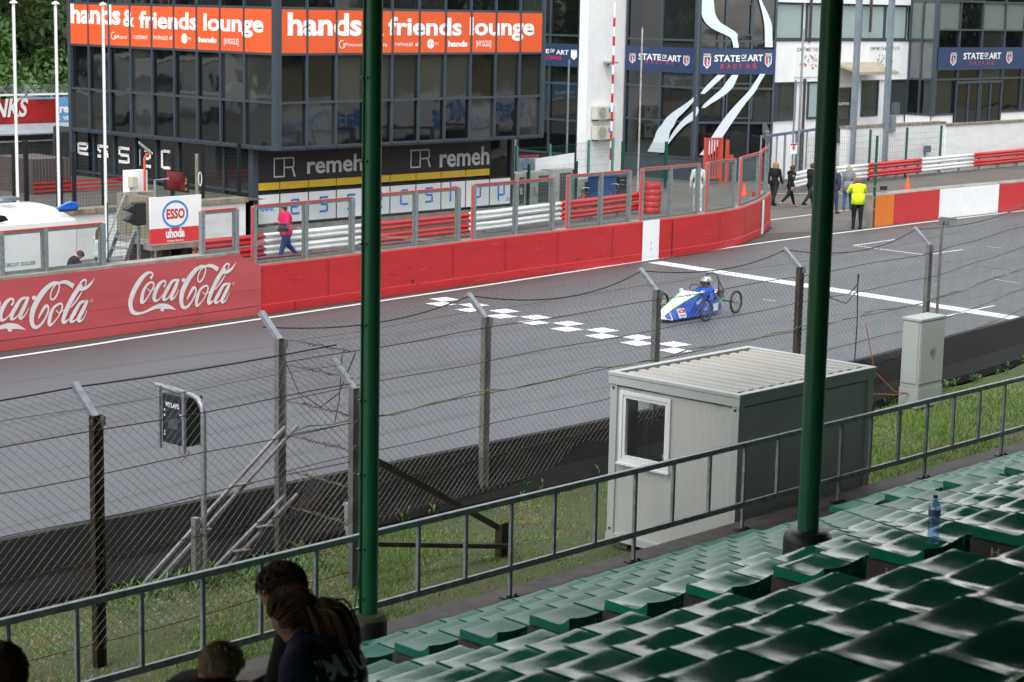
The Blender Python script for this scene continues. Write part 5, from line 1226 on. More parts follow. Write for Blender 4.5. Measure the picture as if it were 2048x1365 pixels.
# red gate
GT=Plane((68,52.2),(1,0)); t=thing('gate','open red painted bar gate at the foot of the glass building','gate',loc=GT.P(GT.hit(1422,320)[0],0,0)); L=L0(t)
gr=mat('gate_red',(.55,.07,.045),.5,var=.1)
a0=GT.hit(1409,300)[0]; a1=GT.hit(1441,300)[0]; _,z1=GT.hit(1409,276)
m=MB(); GT.box(m,a0-.05,a0+.07,.0,z1,0,.1); GT.box(m,a1-.07,a1+.05,.0,z1-.03,0,.1); m.build('frame',gr,t,loc=L)
m=MB(); GT.box(m,a0+.07,a1-.07,z1-.10,z1-.02,0,.08); GT.box(m,a0+.07,a1-.07,.25,.33,0,.08); m.build('cross_rail',gr,t,loc=L)
for k in range(1,6): m=MB(); x=a0+(a1-a0)*k/6; GT.box(m,x-.025,x+.025,.33,z1-.1,.01,.06); m.build('bar',gr,t,loc=L)
t=thing('gate_post','short red gate lock post right of the open red gate','post',loc=GT.P(GT.hit(1453,320)[0],0,0)); L=L0(t)
a=GT.hit(1453,300)[0]; _,z1=GT.hit(1453,280); m=MB(); GT.box(m,a-.07,a+.07,0,z1,0,.1); m.build('post',gr,t,loc=L); m=MB(); GT.box(m,a+.07,a+.35,z1-.95,z1-.65,0,.12); m.build('lock_box',gr,t,loc=L)
# ================================================================== POLES
def pole(name,lab,pl,xt,yt,xb,r,mt_,z0=0,extra=None):
    a1,z1=pl.hit(xt,yt); t=thing(name,lab,'pole',loc=pl.P(a1,z0,0)); m=MB(); m.lathe([(r,0),(r*.85,z1-z0)],n=12); m.build('shaft',mt_,t,smooth=True); return t,z1-z0
for px,yt,lab in ((27,8,'leftmost white flagpole beside the far left kiosk sign'),(111,10,'middle white flagpole in front of the blue banner and tree'),(206,12,'right white flagpole in front of the lounge building corner')):
    pl=Plane((30,46.6),(1,0)); t,h=pole('flagpole',lab,pl,px,yt,px,.045,plain_white); t['group']='white flagpoles'
    m=MB(); m.lathe([(.03,h-.01),(.10,h+.01),(.11,h+.04),(.05,h+.08),(.01,h+.10)],n=16); m.build('cap',plain_white,t,smooth=True)
    m=MB(); m.tube([(-.06,-.02,.9),(-.065,-.02,h-.1)],.006,4); m.build('halyard',steel,t)
pl=Plane((60,53.2),(1,0)); a,z1=pl.hit(1229,35); z1=pl.hit(1229,35)[1]
t=thing('striped_pole','tall red and white striped measuring pole before the white pier','pole',loc=pl.P(a,0,0)); zs=[z1]
ys=[(35,72),(72,109),(109,147),(147,185),(185,222),(222,262),(262,278),(278,300),(300,360)]
for k,(ya,yb) in enumerate([(5,36),(36,54),(54,73),(73,92),(92,111),(111,130),(130,149),(149,168),(168,187),(187,206),(206,224),(224,243),(243,262),(262,282),(282,296),(296,320),(320,345)]):
    zt=pl.hit(1228,ya)[1]; zb=pl.hit(1228,yb)[1]; m=MB(); m.lathe([(.05,zb),(.05,zt)],n=10); m.build('band',(red if k%2 else plain_white),t)
pl=Plane((60,51.8),(1,0)); t,h=pole('thin_pole','thin rusty leaning pole in front of the left swoosh facade',pl,1285,55,1290,.04,mat('rust_white_pole',(.50,.46,.44),.6,var=.3,scale=4,dirt=.6,dirtcol=(.25,.14,.10)))
pl=Plane((60,52.),(1,0)); t,h=pole('thin_pole','thin galvanised pole between lounge building and white pier',pl,1138,120,1134,.045,steel)
pl=Plane((70,47.8),(1,0)); t,h=pole('thin_pole','thin galvanised pole in front of the left office poster',pl,1607,57,1590,.05,steel)
t=thing('floodlight','wall floodlight on the white pier above the air conditioners','floodlight',loc=PW.P(*PW.hit(1216,128))); 
m=MB(); m.fbox((-.45,-.55,.05),(.5,0,-.03),(.1,.5,0),(0,0,.08)); m.build('housing',mat('lamp_grey2',(.35,.38,.38),.4),t); m=MB(); m.bar((0,0,-.05),(-.1,-.25,.05),.05); m.build('arm',steel,t)
# ================================================================== HEAT PUMPS, BIN, BIKES, TYRES, CONES
HP=Plane((50,49.4),(1,0))
for (x0,x1,yt,lab) in ((1030,1052,347,'grey heat pump unit hidden behind the lounge corner, leftmost of four'),(1061,1100,345,'grey heat pump unit, second from the lounge corner'),(1101,1146,340,'tall grey heat pump unit under the white board'),(1154,1192,358,'low grey heat pump unit with blue grey grille beside the blue bin')):
    a0,z1=HP.hit(x0,yt); a1=HP.hit(x1,yt)[0]; t=thing('heat_pump',lab,'heat pump','heat pump units behind the guardrail',loc=HP.P(a0,0,0)); L=L0(t)
    m=MB(); HP.box(m,a0,a1,.1,z1,-.7,0); m.build('casing',mat('hp_grey',(.42,.43,.41),.5,var=.08),t,loc=L,bevel=.02); m=MB(); s0=a0+(a1-a0)*.42; HP.box(m,s0,a1-.08,.25,z1-.15,.002,.01); g_=m.build('grille',mat('hp_grille',(.08,.09,.085),.6),t,loc=L)
    m=MB(); k=.25
    while k<z1-.15: HP.box(m,s0,a1-.08,k,k+.012,.012,.016); k+=.13
    k=s0
    while k<a1-.08: HP.box(m,k,k+.012,.25,z1-.15,.018,.022); k+=.13
    m.build('grille_bars',steel,g_)
    m=MB(); HP.box(m,a0+.22,a0+.36,.6,.85,.002,.06); m.build('switch_box',mat('switch_cream',(.5,.5,.42),.5),t,loc=L)
t=thing('white_board','long white board lying on the heat pumps behind the mesh fence','board',loc=(54,49.6,1.4)); L=L0(t); BP=Plane((50,49.9),(1,0)); a0,z1=BP.hit(1069,318); a1,z0=BP.hit(1146,340); m=MB(); BP.poly(m,[(a0,z0-.05),(a1,z0+.02),(a1,z1+.13),(a0,z1)],0,.05); m.build('panel',plain_white,t,loc=L)
t=thing('small_banner','small coloured banner with a round emblem behind the mesh fence','banner',loc=(53,51.5,0)); L=L0(t); BP=Plane((50,51.4),(1,0)); a0,z1=BP.hit(1034,312); a1,z0=BP.hit(1076,343)
m=MB(); BP.box(m,a0,a1,z0,z1,0,.03); m.build('panel',mat('pale_banner',(.35,.42,.48),.5,var=.2,scale=5),t,loc=L); m=MB(); BP.box(m,a0,a1,z1-.09,z1,.031,.034); BP.box(m,a0,a1,z0,z0+.1,.031,.034); m.build('red_stripe',red,t,loc=L); m=MB(); BP.ring(m,a0+(a1-a0)*.38,(z0+z1)/2,.2,.2,.04,.031,.003); m.build('emblem',bl_,t,loc=L)
BB=Plane((58,48.3),(1,0)); a0,z1=BB.hit(1204,352); a1=BB.hit(1234,352)[0]
t=thing('wheelie_bin','blue bin standing behind the pit guardrail','bin',loc=BB.P(a0,0,0)); L=L0(t); m=MB(); BB.box(m,a0,a1,.05,z1-.06,-.7,0); m.build('body',mat('bin_blue',(.03,.09,.22),.5),t,loc=L,bevel=.02); m=MB(); BB.box(m,a0-.03,a1+.03,z1-.06,z1,-.74,.04); m.build('lid',MT['bin_blue'],t,loc=L)
t=thing('rubbish_container','black lidded container behind the parked bicycles','container',loc=BB.P(BB.hit(1237,352)[0],0,0)); L=L0(t); a0=BB.hit(1237,352)[0];a1=BB.hit(1266,352)[0]; m=MB(); BB.box(m,a0,a1,.1,z1-.2,-.6,-.05); m.build('body',mat('bin_black',(.02,.025,.025),.5),t,loc=L,bevel=.02); m=MB(); BB.box(m,a0-.04,a1+.04,z1-.2,z1-.05,-.6,0); m.build('lid',MT['bin_black'],t,loc=L,bevel=.05)
m=MB(); ftext(m,BB,'TRASH',1241,1250,362,358,-.04,.01); m.build('lettering',letw,t,loc=L)
def bicycle(loc,rz,col,lab,s=1.):
    t=thing('bicycle',lab,'bicycle','bicycles behind the guardrail',loc=loc); t.rotation_euler.z=rz
    for x in (-.52,.52):
        m=MB(); m.tube([(x+.33*math.cos(a),0,.34+.33*math.sin(a)) for a in np.linspace(0,2*math.pi,25)],.016,6,False); w=m.build('wheel',blackrub,t)
        m=MB()
        for k in range(12): a=k*math.pi/6; m.tube([(x,0,.34),(x+.32*math.cos(a),0,.34+.32*math.sin(a))],.002,3,False)
        m.build('spokes',steel,w)
    m=MB()
    for p,q in (((-.52,0,.34),(-.08,0,.30)),((-.08,0,.30),(-.20,0,.82)),((-.52,0,.34),(-.17,0,.72)),((-.08,0,.30),(.36,0,.68)),((-.18,0,.74),(.34,0,.80)),((.52,0,.34),(.34,0,.86))): m.tube([p,q],.017,6)
    m.build('frame',col,t); m=MB(); m.tube([(.34,0,.86),(.32,0,.98)],.014,6); m.tube([(.22,.25,1.0),(.32,.12,1.02),(.34,0,.99),(.32,-.12,1.02),(.22,-.25,1.0)],.012,6); m.build('handlebar',steel,t)
    m=MB(); m.fbox((-.33,-.07,.86),(.25,.03,0),(0,.11,0),(0,0,.04)); m.build('saddle',black,t,bevel=.015); return t
bicycle((52.9,46.6,0),math.radians(60),mat('bike_red',(.40,.02,.05),.35),'dark red bicycle parked behind the guardrail by the blue bin')
bicycle((55.0,47.0,0),math.radians(20),black,'black bicycle parked behind the guardrail right of the red one')
tp=Vector((55.95,46.05,0))
tyr=mat('red_painted_tyre',(.48,.022,.022),.5,var=.12,dirt=.3,dirtcol=(.2,.02,.02))
for k in range(5):
    m=MB(); n=28; prof=[(.19,.02),(.31,.0),(.335,.05),(.335,.17),(.31,.22),(.19,.20),(.205,.11)]
    vs=[];fs=[]
    for (r,z) in prof:
        for i in range(n): a=2*math.pi*i/n; vs.append((r*math.cos(a),r*math.sin(a),z))
    for j in range(len(prof)):
        j2=(j+1)%len(prof)
        for i in range(n): fs.append((j*n+i,j*n+(i+1)%n,j2*n+(i+1)%n,j2*n+i))
    m.add(vs,fs); o=m.build('tyre',tyr,smooth=True,loc=tp+Vector((.02*math.sin(k*3),.02*math.cos(k*5),.222*k)),**T(['bottom tyre of the red stack at the guardrail end','second tyre from the bottom of the red stack','middle tyre of the red stack at the guardrail end','second tyre from the top of the red stack','top tyre of the red stack at the guardrail end'][k],'tyre','stack of red tyres'))
def cone(loc,lab,h=.5):
    t=thing('traffic_cone',lab,'cone','orange cones',loc=loc); oc=mat('cone_orange',(.85,.10,.02),.5)
    m=MB(); m.box((-h*.32,-h*.32,0),(h*.32,h*.32,.03)); m.build('base',oc,t); m=MB(); m.lathe([(h*.24,.03),(h*.05,h)],n=16); m.build('body',oc,t,smooth=True); m=MB(); m.lathe([(h*.172,h*.36),(h*.115,h*.64)],n=16); m.build('band',plain_white,t,smooth=True)
cone(G(1815,378),'small orange cone beside the right guardrail'); cone(G(1488,392),'orange cone seen through the last curved glass screen',.5)
# tubular hoops in the pit lane
def hooprail(x0,x1,lab,y=38.2,z=.55):
    pl=Plane((30,y),(1,0)); a0=pl.hit(x0,500)[0]; a1=pl.hit(x1,500)[0]; t=thing('hoop_rail',lab,'rail','low tubular rails behind the pit wall',loc=pl.P(a0,0,0))
    Lx=a1-a0; m=MB(); m.tube([(0,0,0),(0,0,z-.12),(.04,0,z-.03),(.14,0,z),(Lx-.14,0,z),(Lx-.04,0,z-.03),(Lx,0,z-.12),(Lx,0,0)],.03,8); m.build('tube',mat('maroon_tube',(.22,.05,.05),.5),t,smooth=True)
for x0,x1,lab,y,z in ((480,684,'maroon tubular rail in front of the walking woman',38.6,1.0),(742,978,'maroon tubular rail ending at the white guardrail section',39.2,.95),(1042,1262,'maroon tubular rail near the bicycles',39.6,.85)): hooprail(x0,x1,lab,y,z)
# ================================================================== LEFT SIDE: RETAINING WALL, PLATFORM, SIGN
CW=Plane((20,47.5),(1,0)); cw=thing('retaining_wall','low white painted block wall with mossy concrete cap left of the lounge building','wall',loc=(34,47.5,0)); L=L0(cw)
m=MB(); m.box((10,47.5,-.05),(38.3,47.8,1.30)); m.build('wall_body',brick,cw,loc=L); m=MB(); m.box((10,47.42,1.30),(38.35,47.95,1.44)); m.build('cap',conc_aged,cw,loc=L)
sheet('paddock_terrace',[(-60,47.8),(39.4,47.8),(39.4,58.5),(60,60),(60,95),(-60,95)],1.30,mat('terrace_dark_paving',(.09,.085,.08),.85,var=.15,scale=1.2),**ST)
pf=thing('start_platform','stained concrete start platform with steel stairs behind the oval logo sign','platform',loc=(28,39.6,0)); L=L0(pf)
PB=Plane((29,41.6),(1,0)); xA=29+PB.hit(233,420)[0]; zP=PB.hit(233,386)[1]; zb_=PB.hit(236,468)[1]; xB=29+Plane((29,39.6),(1,0)).hit(402,420)[0]
m=MB(); m.box((xA,39.6,zb_),(xB,39.75,zP)); m.box((xA,39.75,zb_),(xA+.15,41.6,zP)); m.box((xA+.15,41.45,zb_),(xB,41.6,zP)); m.build('parapet',conc_aged,pf,loc=L,bevel=.01)
m=MB(); m.box((xA-.02,39.58,zb_-.17),(xB+.05,41.62,zb_)); m.build('deck',conc,pf,loc=L)
for q in (xA+.15,xB-.4): m=MB(); m.box((q,39.9,0),(q+.25,41.3,zb_-.17)); m.build('support',darksteel,pf,loc=L)
m=MB(); m.box((27.85,38.0,1.53),(29.4,38.35,1.66)); m.build('sign_ledge',conc,pf,loc=L)
st_=[((26.9,39.2,.1),(27.95,39.5,1.85)),((27.2,38.9,.1),(28.25,39.2,1.85))]
m=MB()
for a,b in st_: m.bar(a,b,.04,.14)
m.build('stair_stringer',steel,pf,loc=L); m=MB()
for k in range(7): a=Vector(st_[0][0]).lerp(Vector(st_[0][1]),(k+.5)/7); b=Vector(st_[1][0]).lerp(Vector(st_[1][1]),(k+.5)/7); m.bar(a,b,.20,.03)
m.build('stair_tread',steel,pf,loc=L)
m=MB(); m.tube([(26.9,39.0,1.0),(27.95,39.2,2.75),(28.3,39.2,2.75)],.02,6); m.tube([(27.95,39.2,1.8),(27.95,39.2,2.75)],.02,6); m.tube([(28.9,39.3,1.1),(28.9,39.3,3.05),(29.3,39.3,3.05)],.03,6); m.tube([(28.3,39.3,2.35),(29.3,39.3,2.35)],.02,6); m.build('handrail',steel,pf,loc=L)
welded('mesh_fence',[(26.75,38.2),(28.0,38.25),(28.6,38.3)],1.45,2.72,'green welded mesh panel on the pit wall left of the oval logo sign',greenfence,greenfence,.17,.075,pw_=.025,ptop=0)
SP=Plane((27.9,38.2),(1,0)); sg=thing('sponsor_sign','white and red sponsor sign with blue oval logo on the pit wall','sign',loc=(28.6,38.2,1.66)); L=L0(sg)
a0=SP.hit(298,397)[0]; a1=SP.hit(400,391)[0]; z1=2.76; z0=1.66; zr=SP.hit(298,459)[1]
m=MB(); SP.box(m,a0,a1,zr,z1,0,.05); m.build('white_field',plain_white,sg,loc=L); m=MB(); SP.box(m,a0,a1,z0,zr,0,.05); m.build('red_field',mat('sign_red',(.62,.045,.05),.45,var=.03,dirt=.15,dirtcol=(.5,.2,.2)),sg,loc=L)
m=MB(); c=SP.hit(348,428); w_=SP.hit(374,428)[0]-c[0]; SP.ring(m,c[0],c[1],w_,w_*.86,.055,.051,.003,40); m.build('oval',mat('sign_blue',(.05,.24,.62),.4),sg,loc=L)
m=MB(); text_on(m,'ESSO',lambda a,b:SP.P(a,b,.054),c[0]-w_*.68,c[0]+w_*.72,c[1]-.10,c[1]+.13,.035); m.build('red_lettering',red,sg,loc=L)
m=MB(); ftext(m,SP,'uhoda',329,367,475.5,458,.054,.05); ftext(m,SP,'Passion Service',332,364,484,480,.054,.01); m.build('white_lettering',letw,sg,loc=L)
m=MB()
for x in (a0+.1,a1-.1): m.bar(SP.P(x,.9,-.05),SP.P(x,2.6,-.05),.05)
m.build('sign_post',steel,sg,loc=L)
t=thing('traffic_light','black traffic light with red lens on a steel post left of the oval logo sign','traffic light',loc=(27.75,38.35,0)); 
m=MB(); m.box((-.18,-.12,2.12),(.12,.10,2.66)); m.build('housing',black,t,bevel=.03); m=MB()
for z in (2.5,2.25): m.prism([(0,0),(-.22,-.10),(-.22,-.13),(0,-.22)],(-.18,-.1,z+.12),(1,0,0),(0,0,1),(0,.2,0))
m.build('visor',black,t); m=MB(); m.lathe([(.07,-.2),(.07,-.185)],o=(0,0,2.42),n=14,ax='x'); m.build('lens',mat('red_lens',(.25,.02,.03),.2),t); m=MB(); m.box((-.06,-.03,1.3),(.0,.03,2.12)); m.build('post',steel,t)
BZ=Plane((30,44.0),(1,0)); 
t=thing('solar_panel','tilted solar panel on a bent red post above the platform','solar panel',loc=BZ.P(BZ.hit(288,330)[0],0,0)); L=L0(t)
a,z=BZ.hit(289,310); zb=BZ.hit(289,385)[1]; p0=BZ.P(a,0,0)
m=MB(); m.tube([p0+Vector((0,0,zb-.3)),p0+Vector((0,0,z-.1)),p0+Vector((.06,0,z)),p0+Vector((.2,0,z+.03))],.035,8); m.build('post',gr,t,smooth=True,loc=L)
m=MB(); A_=BZ.P(*BZ.hit(277,290)); B_=BZ.P(*BZ.hit(305,313)); u=(B_-A_); v=Vector((.22,.0,.02)); A2_=BZ.P(*BZ.hit(292,288.5)); v=A2_-A_+Vector((.02,.35,.0)); m.fbox(A_,u,v,Vector((0,0,.04))); m.build('panel',mat('panel_dark',(.04,.045,.055),.2),t,loc=L)
m=MB(); 
for e_ in (0,.97): m.fbox(A_+v*e_+Vector((0,0,.042)),u,v*.03,Vector((0,0,.012)))
for e_ in (0,.98): m.fbox(A_+u*e_+Vector((0,0,.043)),u*.02,v,Vector((0,0,.012)))
m.build('panel_frame',plain_white,t,loc=L)
t=thing('control_cabinet','white control cabinet with a small beige box behind the platform','cabinet',loc=BZ.P(BZ.hit(280,380)[0],0,-.2)); L=L0(t)
a0,z1=BZ.hit(263,343); a1,z0=BZ.hit(300,384); m=MB(); BZ.box(m,a0,a1,z0-.6,z1,-.4,-.1); m.build('body',plain_white,t,loc=L,bevel=.01); a0,z1=BZ.hit(259,353); a1,z0=BZ.hit(272,375); m=MB(); BZ.box(m,a0,a1,z0,z1,-.09,.1); m.build('beige_box',mat('beige_plastic',(.5,.48,.36),.5),t,loc=L,bevel=.02)
t=thing('display_board','dark menu board with swirling maroon picture and gold letters','board',loc=BZ.P(BZ.hit(360,380)[0],0,-.1)); L=L0(t)
P4=[BZ.hit(333,340),BZ.hit(380,345.5),BZ.hit(380,387),BZ.hit(333,380)]; m=MB(); BZ.poly(m,P4,-.12,.08); m.build('board',mat('board_dark',(.025,.018,.02),.3),t,loc=L)
P5=[BZ.hit(335,342),BZ.hit(368,346),BZ.hit(369,382),BZ.hit(335,376)]; m=MB(); BZ.poly(m,P5,-.039,.003); m.build('picture',mat('maroon_swirl',(.10,.008,.012),.25,var=.2,scale=2.,col2=(.22,.05,.055)),t,loc=L)
m=MB()
for ch,yb in (('A',363),('P',371),('S',382)): ftext(m,BZ,ch,371,376,yb,yb-6,-.034,.02)
ftext(m,BZ,'T',371,376,355,354,-.034,.02); m.build('gold_lettering',mat('gold_letters',(.45,.27,.06),.5),t,loc=L)
m=MB(); a=BZ.hit(394,380)[0]; m.tube([BZ.P(a,.8,0),BZ.P(a,BZ.hit(394,308)[1],0)],.05,8); m.build('post',conc_aged,t,loc=L)
m=MB(); a=BZ.hit(397,358); BZ.ring(m,a[0],a[1],.06,.2,.015,.06,.02); m.build('lamp_ring',plain_white,t,loc=L)
# ================================================================== MEDICAL VAN
V1=Plane((26,41.2),(1,0)); vn=thing('medical_van','white medical team van with blue corner beacon and yellow stripe','van',loc=(25.5,42,0)); L=L0(vn)
xr=V1.hit(155,470)[0]; zr_=V1.hit(155,440)[1]
def vs_(a): return 26+a
XR=26+xr; van=mat('van_white',(.74,.75,.76),.3,var=.03,coat=.4); 
m=MB(); pr=[(XR,.35),(XR+.02,1.9),(XR-.03,2.02),(XR-5.2,2.02),(XR-6.1,1.2),(XR-6.4,.9),(XR-6.4,.35)]
m.prism(pr,(0,41.2,0),(1,0,0),(0,0,1),(0,1.95,0)); m.build('body',van,vn,loc=L,bevel=.06)
# domed roof
vs=[];fs=[]; nx,ny=14,8
for i in range(nx+1):
    for j in range(ny+1):
        u,v=i/nx,j/ny; x=XR-.03-3.9*u; y=41.24+1.87*v; e=(1-(2*v-1)**4)*(1-(max(0,(u-.75))/.25)**2)*(min(1,.35+u*6)); z=2.0+.36*e*(1 if u>.02 else .6); vs.append((x,y,z))
for i in range(nx):
    for j in range(ny): k=i*(ny+1)+j; fs.append((k,k+1,k+ny+2,k+ny+1))
m=MB(); m.add(vs,fs); m.build('high_roof',van,vn,smooth=True,loc=L)
m=MB(); A_=V1.P(*V1.hit(113,417)); q=[V1.hit(113,417),V1.hit(118,423),V1.hit(150,419.5),V1.hit(155.5,415),V1.hit(155,405),V1.hit(142,403),V1.hit(131,407)]
V1.poly(m,q,-.06,.09); m.build('blue_beacon',mat('beacon_blue',(.01,.12,.65),.12,coat=.8,var=.1),vn,loc=L,bevel=.02)
m=MB(); V1.poly(m,[V1.hit(115,420.5),V1.hit(150,417.5),V1.hit(155.5,414),V1.hit(152,421),V1.hit(118,424.5)],.031,.012); m.build('beacon_base',black,vn,loc=L)
m=MB(); c=V1.hit(41,401); m.lathe([(.30,0),(.26,.07),(.15,.10),(.02,.11)],n=20); o=m.build('roof_pod',alu,vn,smooth=True); o.location=V1.P(c[0],c[1]-.05,-.55)-Vector(vn.location); o.scale=(1.1,.6,1)
m=MB(); V1.poly(m,[V1.hit(-40,455),V1.hit(17,441),V1.hit(10,432),V1.hit(-40,425)],.002,.01); m.build('side_window',dglass,vn,loc=L)
m=MB(); y0=V1.hit(60,528); V1.box(m,V1.hit(-60,560)[0],V1.hit(20,553)[0],V1.hit(0,553)[1],V1.hit(0,545)[1],.002,.006); V1.box(m,V1.hit(95,540)[0],V1.hit(154,532)[0],V1.hit(150,538)[1],V1.hit(150,529)[1],.002,.006); m.build('yellow_stripe',mat('fluo_yellow',(.72,.80,.02),.5),vn,loc=L)
m=MB(); V1.box(m,V1.hit(21,550)[0],V1.hit(95,540)[0],V1.hit(60,547)[1],V1.hit(60,539)[1],.002,.006); m.build('green_stripe',mat('van_green',(.02,.25,.16),.5),vn,loc=L)
m=MB(); ftext(m,V1,'MEDICAL TEAM CIRCUIT ZOLDER',-50,71,540,533,.008,.015,ybr=524); m.build('lettering',MT['van_green'],vn,loc=L)
for x in (XR-1.2,XR-5.3):
    m=MB(); m.lathe([(.34,-.12),(.34,.1)],o=(x,41.3,.34),n=24,ax='y'); m.build('wheel',blackrub,vn,loc=L)
# ================================================================== FAR LEFT KIOSK, BANNER
KP=Plane((40,62),(1,0)); kk=thing('kiosk','kiosk with big red lettered sign and grey awning at far left','kiosk',loc=(38,62,1.3)); L=L0(kk)
a0=KP.hit(-60,200)[0]; a1=KP.hit(103,200)[0]; z1=KP.hit(103,197)[1]; z0=KP.hit(103,243)[1]
m=MB(); KP.box(m,a0,a1,z0,z1,.3,.42); m.build('sign_board',mat('sign_red_dark',(.62,.035,.03),.4,var=.35,scale=.7,col2=(.16,.02,.02)),kk,loc=L)
m=MB(); ftext(m,Plane((40,61.56),(1,0)),'DRINKS',-72,52,236,199,.02,.03,skew=.2); m.build('sign_lettering',letw,kk,loc=L)
m=MB(); KP.box(m,a1-.35*0-.0,a1+.03,z0,z1,.3,.43); m.build('sign_edge',yel,kk,loc=L)
zb=1.3; m=MB(); KP.box(m,a0,a1,z0-.08,z0,-2,.4); KP.box(m,a0,a1,zb,z0,-2.1,-2); KP.box(m,a1-.1,a1,zb,z0,-2,.2); KP.box(m,a0,a1,zb,zb+.9,-.1,0); m.build('booth',mat('booth_grey',(.13,.15,.16),.6),kk,loc=L)
m=MB(); m.prism([(0,z0-.1),(.9,z0-.35),(.9,z0-.30),(0,z0-.02)],KP.P(a0,0,.45),KP.n,(0,0,1),KP.d*(a1-a0+.6)); m.build('awning',mat('awning_grey',(.30,.34,.37),.5),kk,loc=L)
m=MB(); KP.box(m,a0,a1,zb+.9,zb+.95,-.1,.25); m.build('counter',plain_white,kk,loc=L)
t=thing('fridge','white drinks fridge with a red bottle picture beside the kiosk','fridge',loc=KP.P(KP.hit(125,300)[0],1.3,0)); L=L0(t)
b0=KP.hit(113,280)[0]; b1=KP.hit(142,280)[0]; zt_=KP.hit(125,268)[1]; m=MB(); KP.box(m,b0,b1,zb,zt_,-.6,0); m.build('body',plain_white,t,loc=L); m=MB(); c=KP.hit(127,300)[0]; KP.poly(m,[(c-.16,zb+.15),(c+.16,zb+.15),(c+.16,zb+.6),(c+.05,zb+.95),(c+.05,zt_-.15),(c-.05,zt_-.15),(c-.05,zb+.95),(c-.16,zb+.6)],.002,.004); m.build('bottle_picture',red,t,loc=L)
BN=Plane((44,74),(1,0)); bn_=thing('banner','faded blue lettered banner on a wall left of the lounge building','banner',loc=(48,74,1)); L=L0(bn_)
a0=BN.hit(60,220)[0]; a1=BN.hit(200,220)[0]; z1=BN.hit(140,194)[1]; z0=BN.hit(140,243)[1]
m=MB(); BN.box(m,a0,a1,z0,z1,0,.03); m.build('cloth',mat('banner_blue',(.13,.33,.60),.6,var=.12,scale=1.2),bn_,loc=L); m=MB(); ftext(m,BN,'brorers',88,152,226,209,.035,.04); ftext(m,BN,'BOSSIE  VERKOOP',86,175,241,234,.035,.03); m.build('banner_lettering',letw,bn_,loc=L)
m=MB(); BN.box(m,a0-10,a1,-1,z0,-.2,.0); m.build('wall',mat('sand_wall',(.42,.39,.33),.8),bn_,loc=L)
t=thing('wire_fence','grey wire fence with white top rail below the trees','fence',loc=(40,76,1)); L=L0(t); WF=Plane((40,76),(1,0)); zf=WF.hit(60,190)[1]; zt2=WF.hit(60,172)[1]
m=MB(); WF.box(m,-30,20,zf-.03,zf+.05,0,.05); m.build('rail',plain_white,t,loc=L)
for k in range(-6,5): m=MB(); WF.box(m,k*3-.05,k*3+.05,0,zt2,0,.08); m.build('post',steel,t,loc=L)
m=MB()
k=-20
while k<20: m.tube([WF.P(k,zf,0),WF.P(k+.0,zt2,0)],.008,3,False); k+=.12
for zz_ in np.linspace(zf,zt2,6): m.tube([WF.P(-20,zz_,0),WF.P(20,zz_,0)],.008,3,False)
m.build('wire_mesh',steel,t,loc=L)
# dark shed wall with red white stripes on the terrace
t=thing('storage_shed','dark brown clad shed behind the black mesh fence','shed',loc=(33,56,1.3)); L=L0(t); SH=Plane((30,53),(1,0)); a0=SH.hit(66,340)[0]; a1=SH.hit(142,340)[0]; z1=SH.hit(100,318)[1]
m=MB(); SH.box(m,a0,a1,1.3,z1,-2,0); m.build('cladding',ribbed('brown_cladding',(.075,.062,.058),.12,strength=.8),t,loc=L); m=MB()
for k in range(3): SH.box(m,a0,a1+2.2,1.36+k*.13,1.42+k*.13,.01,.03)
m.build('red_stripe',red,t,loc=L)
# ================================================================== TREES
def leafcloud(n,ctrs,size,seed):
    rs=np.random.RandomState(seed); V=[];Fc=[]
    C_=np.array([c[:3] for c in ctrs]); R_=np.array([c[3] for c in ctrs]); w=R_**2; w/=w.sum()
    idx=rs.choice(len(ctrs),n,p=w)
    d=rs.normal(size=(n,3)); d/=np.linalg.norm(d,axis=1)[:,None]; rr=R_[idx]*(1-.35*rs.rand(n)**2)
    P=C_[idx]+d*rr[:,None]*np.array([1,1,.8]); nn=d+rs.normal(size=(n,3))*.55+np.array([0,0,.35]); nn/=np.linalg.norm(nn,axis=1)[:,None]
    a=np.cross(nn,rs.normal(size=(n,3))); a/=np.linalg.norm(a,axis=1)[:,None]; b=np.cross(nn,a); s=(size*(.6+.8*rs.rand(n)))[:,None]
    v=np.stack([P-a*s,P-b*s*.5,P+a*s,P+b*s*.5],1).reshape(-1,3); f=np.arange(n*4).reshape(-1,4)
    return v,f
leafm=mat('tree_leaves',(.062,.140,.026),.55,var=.3,scale=.8,col2=(.11,.20,.045),detail=6)
leafd=mat('dark_tree_leaves',(.030,.065,.016),.6,var=.35,scale=.35,col2=(.055,.095,.02),detail=6)
bark=mat('bark',(.08,.06,.045),.9,var=.3,scale=6)
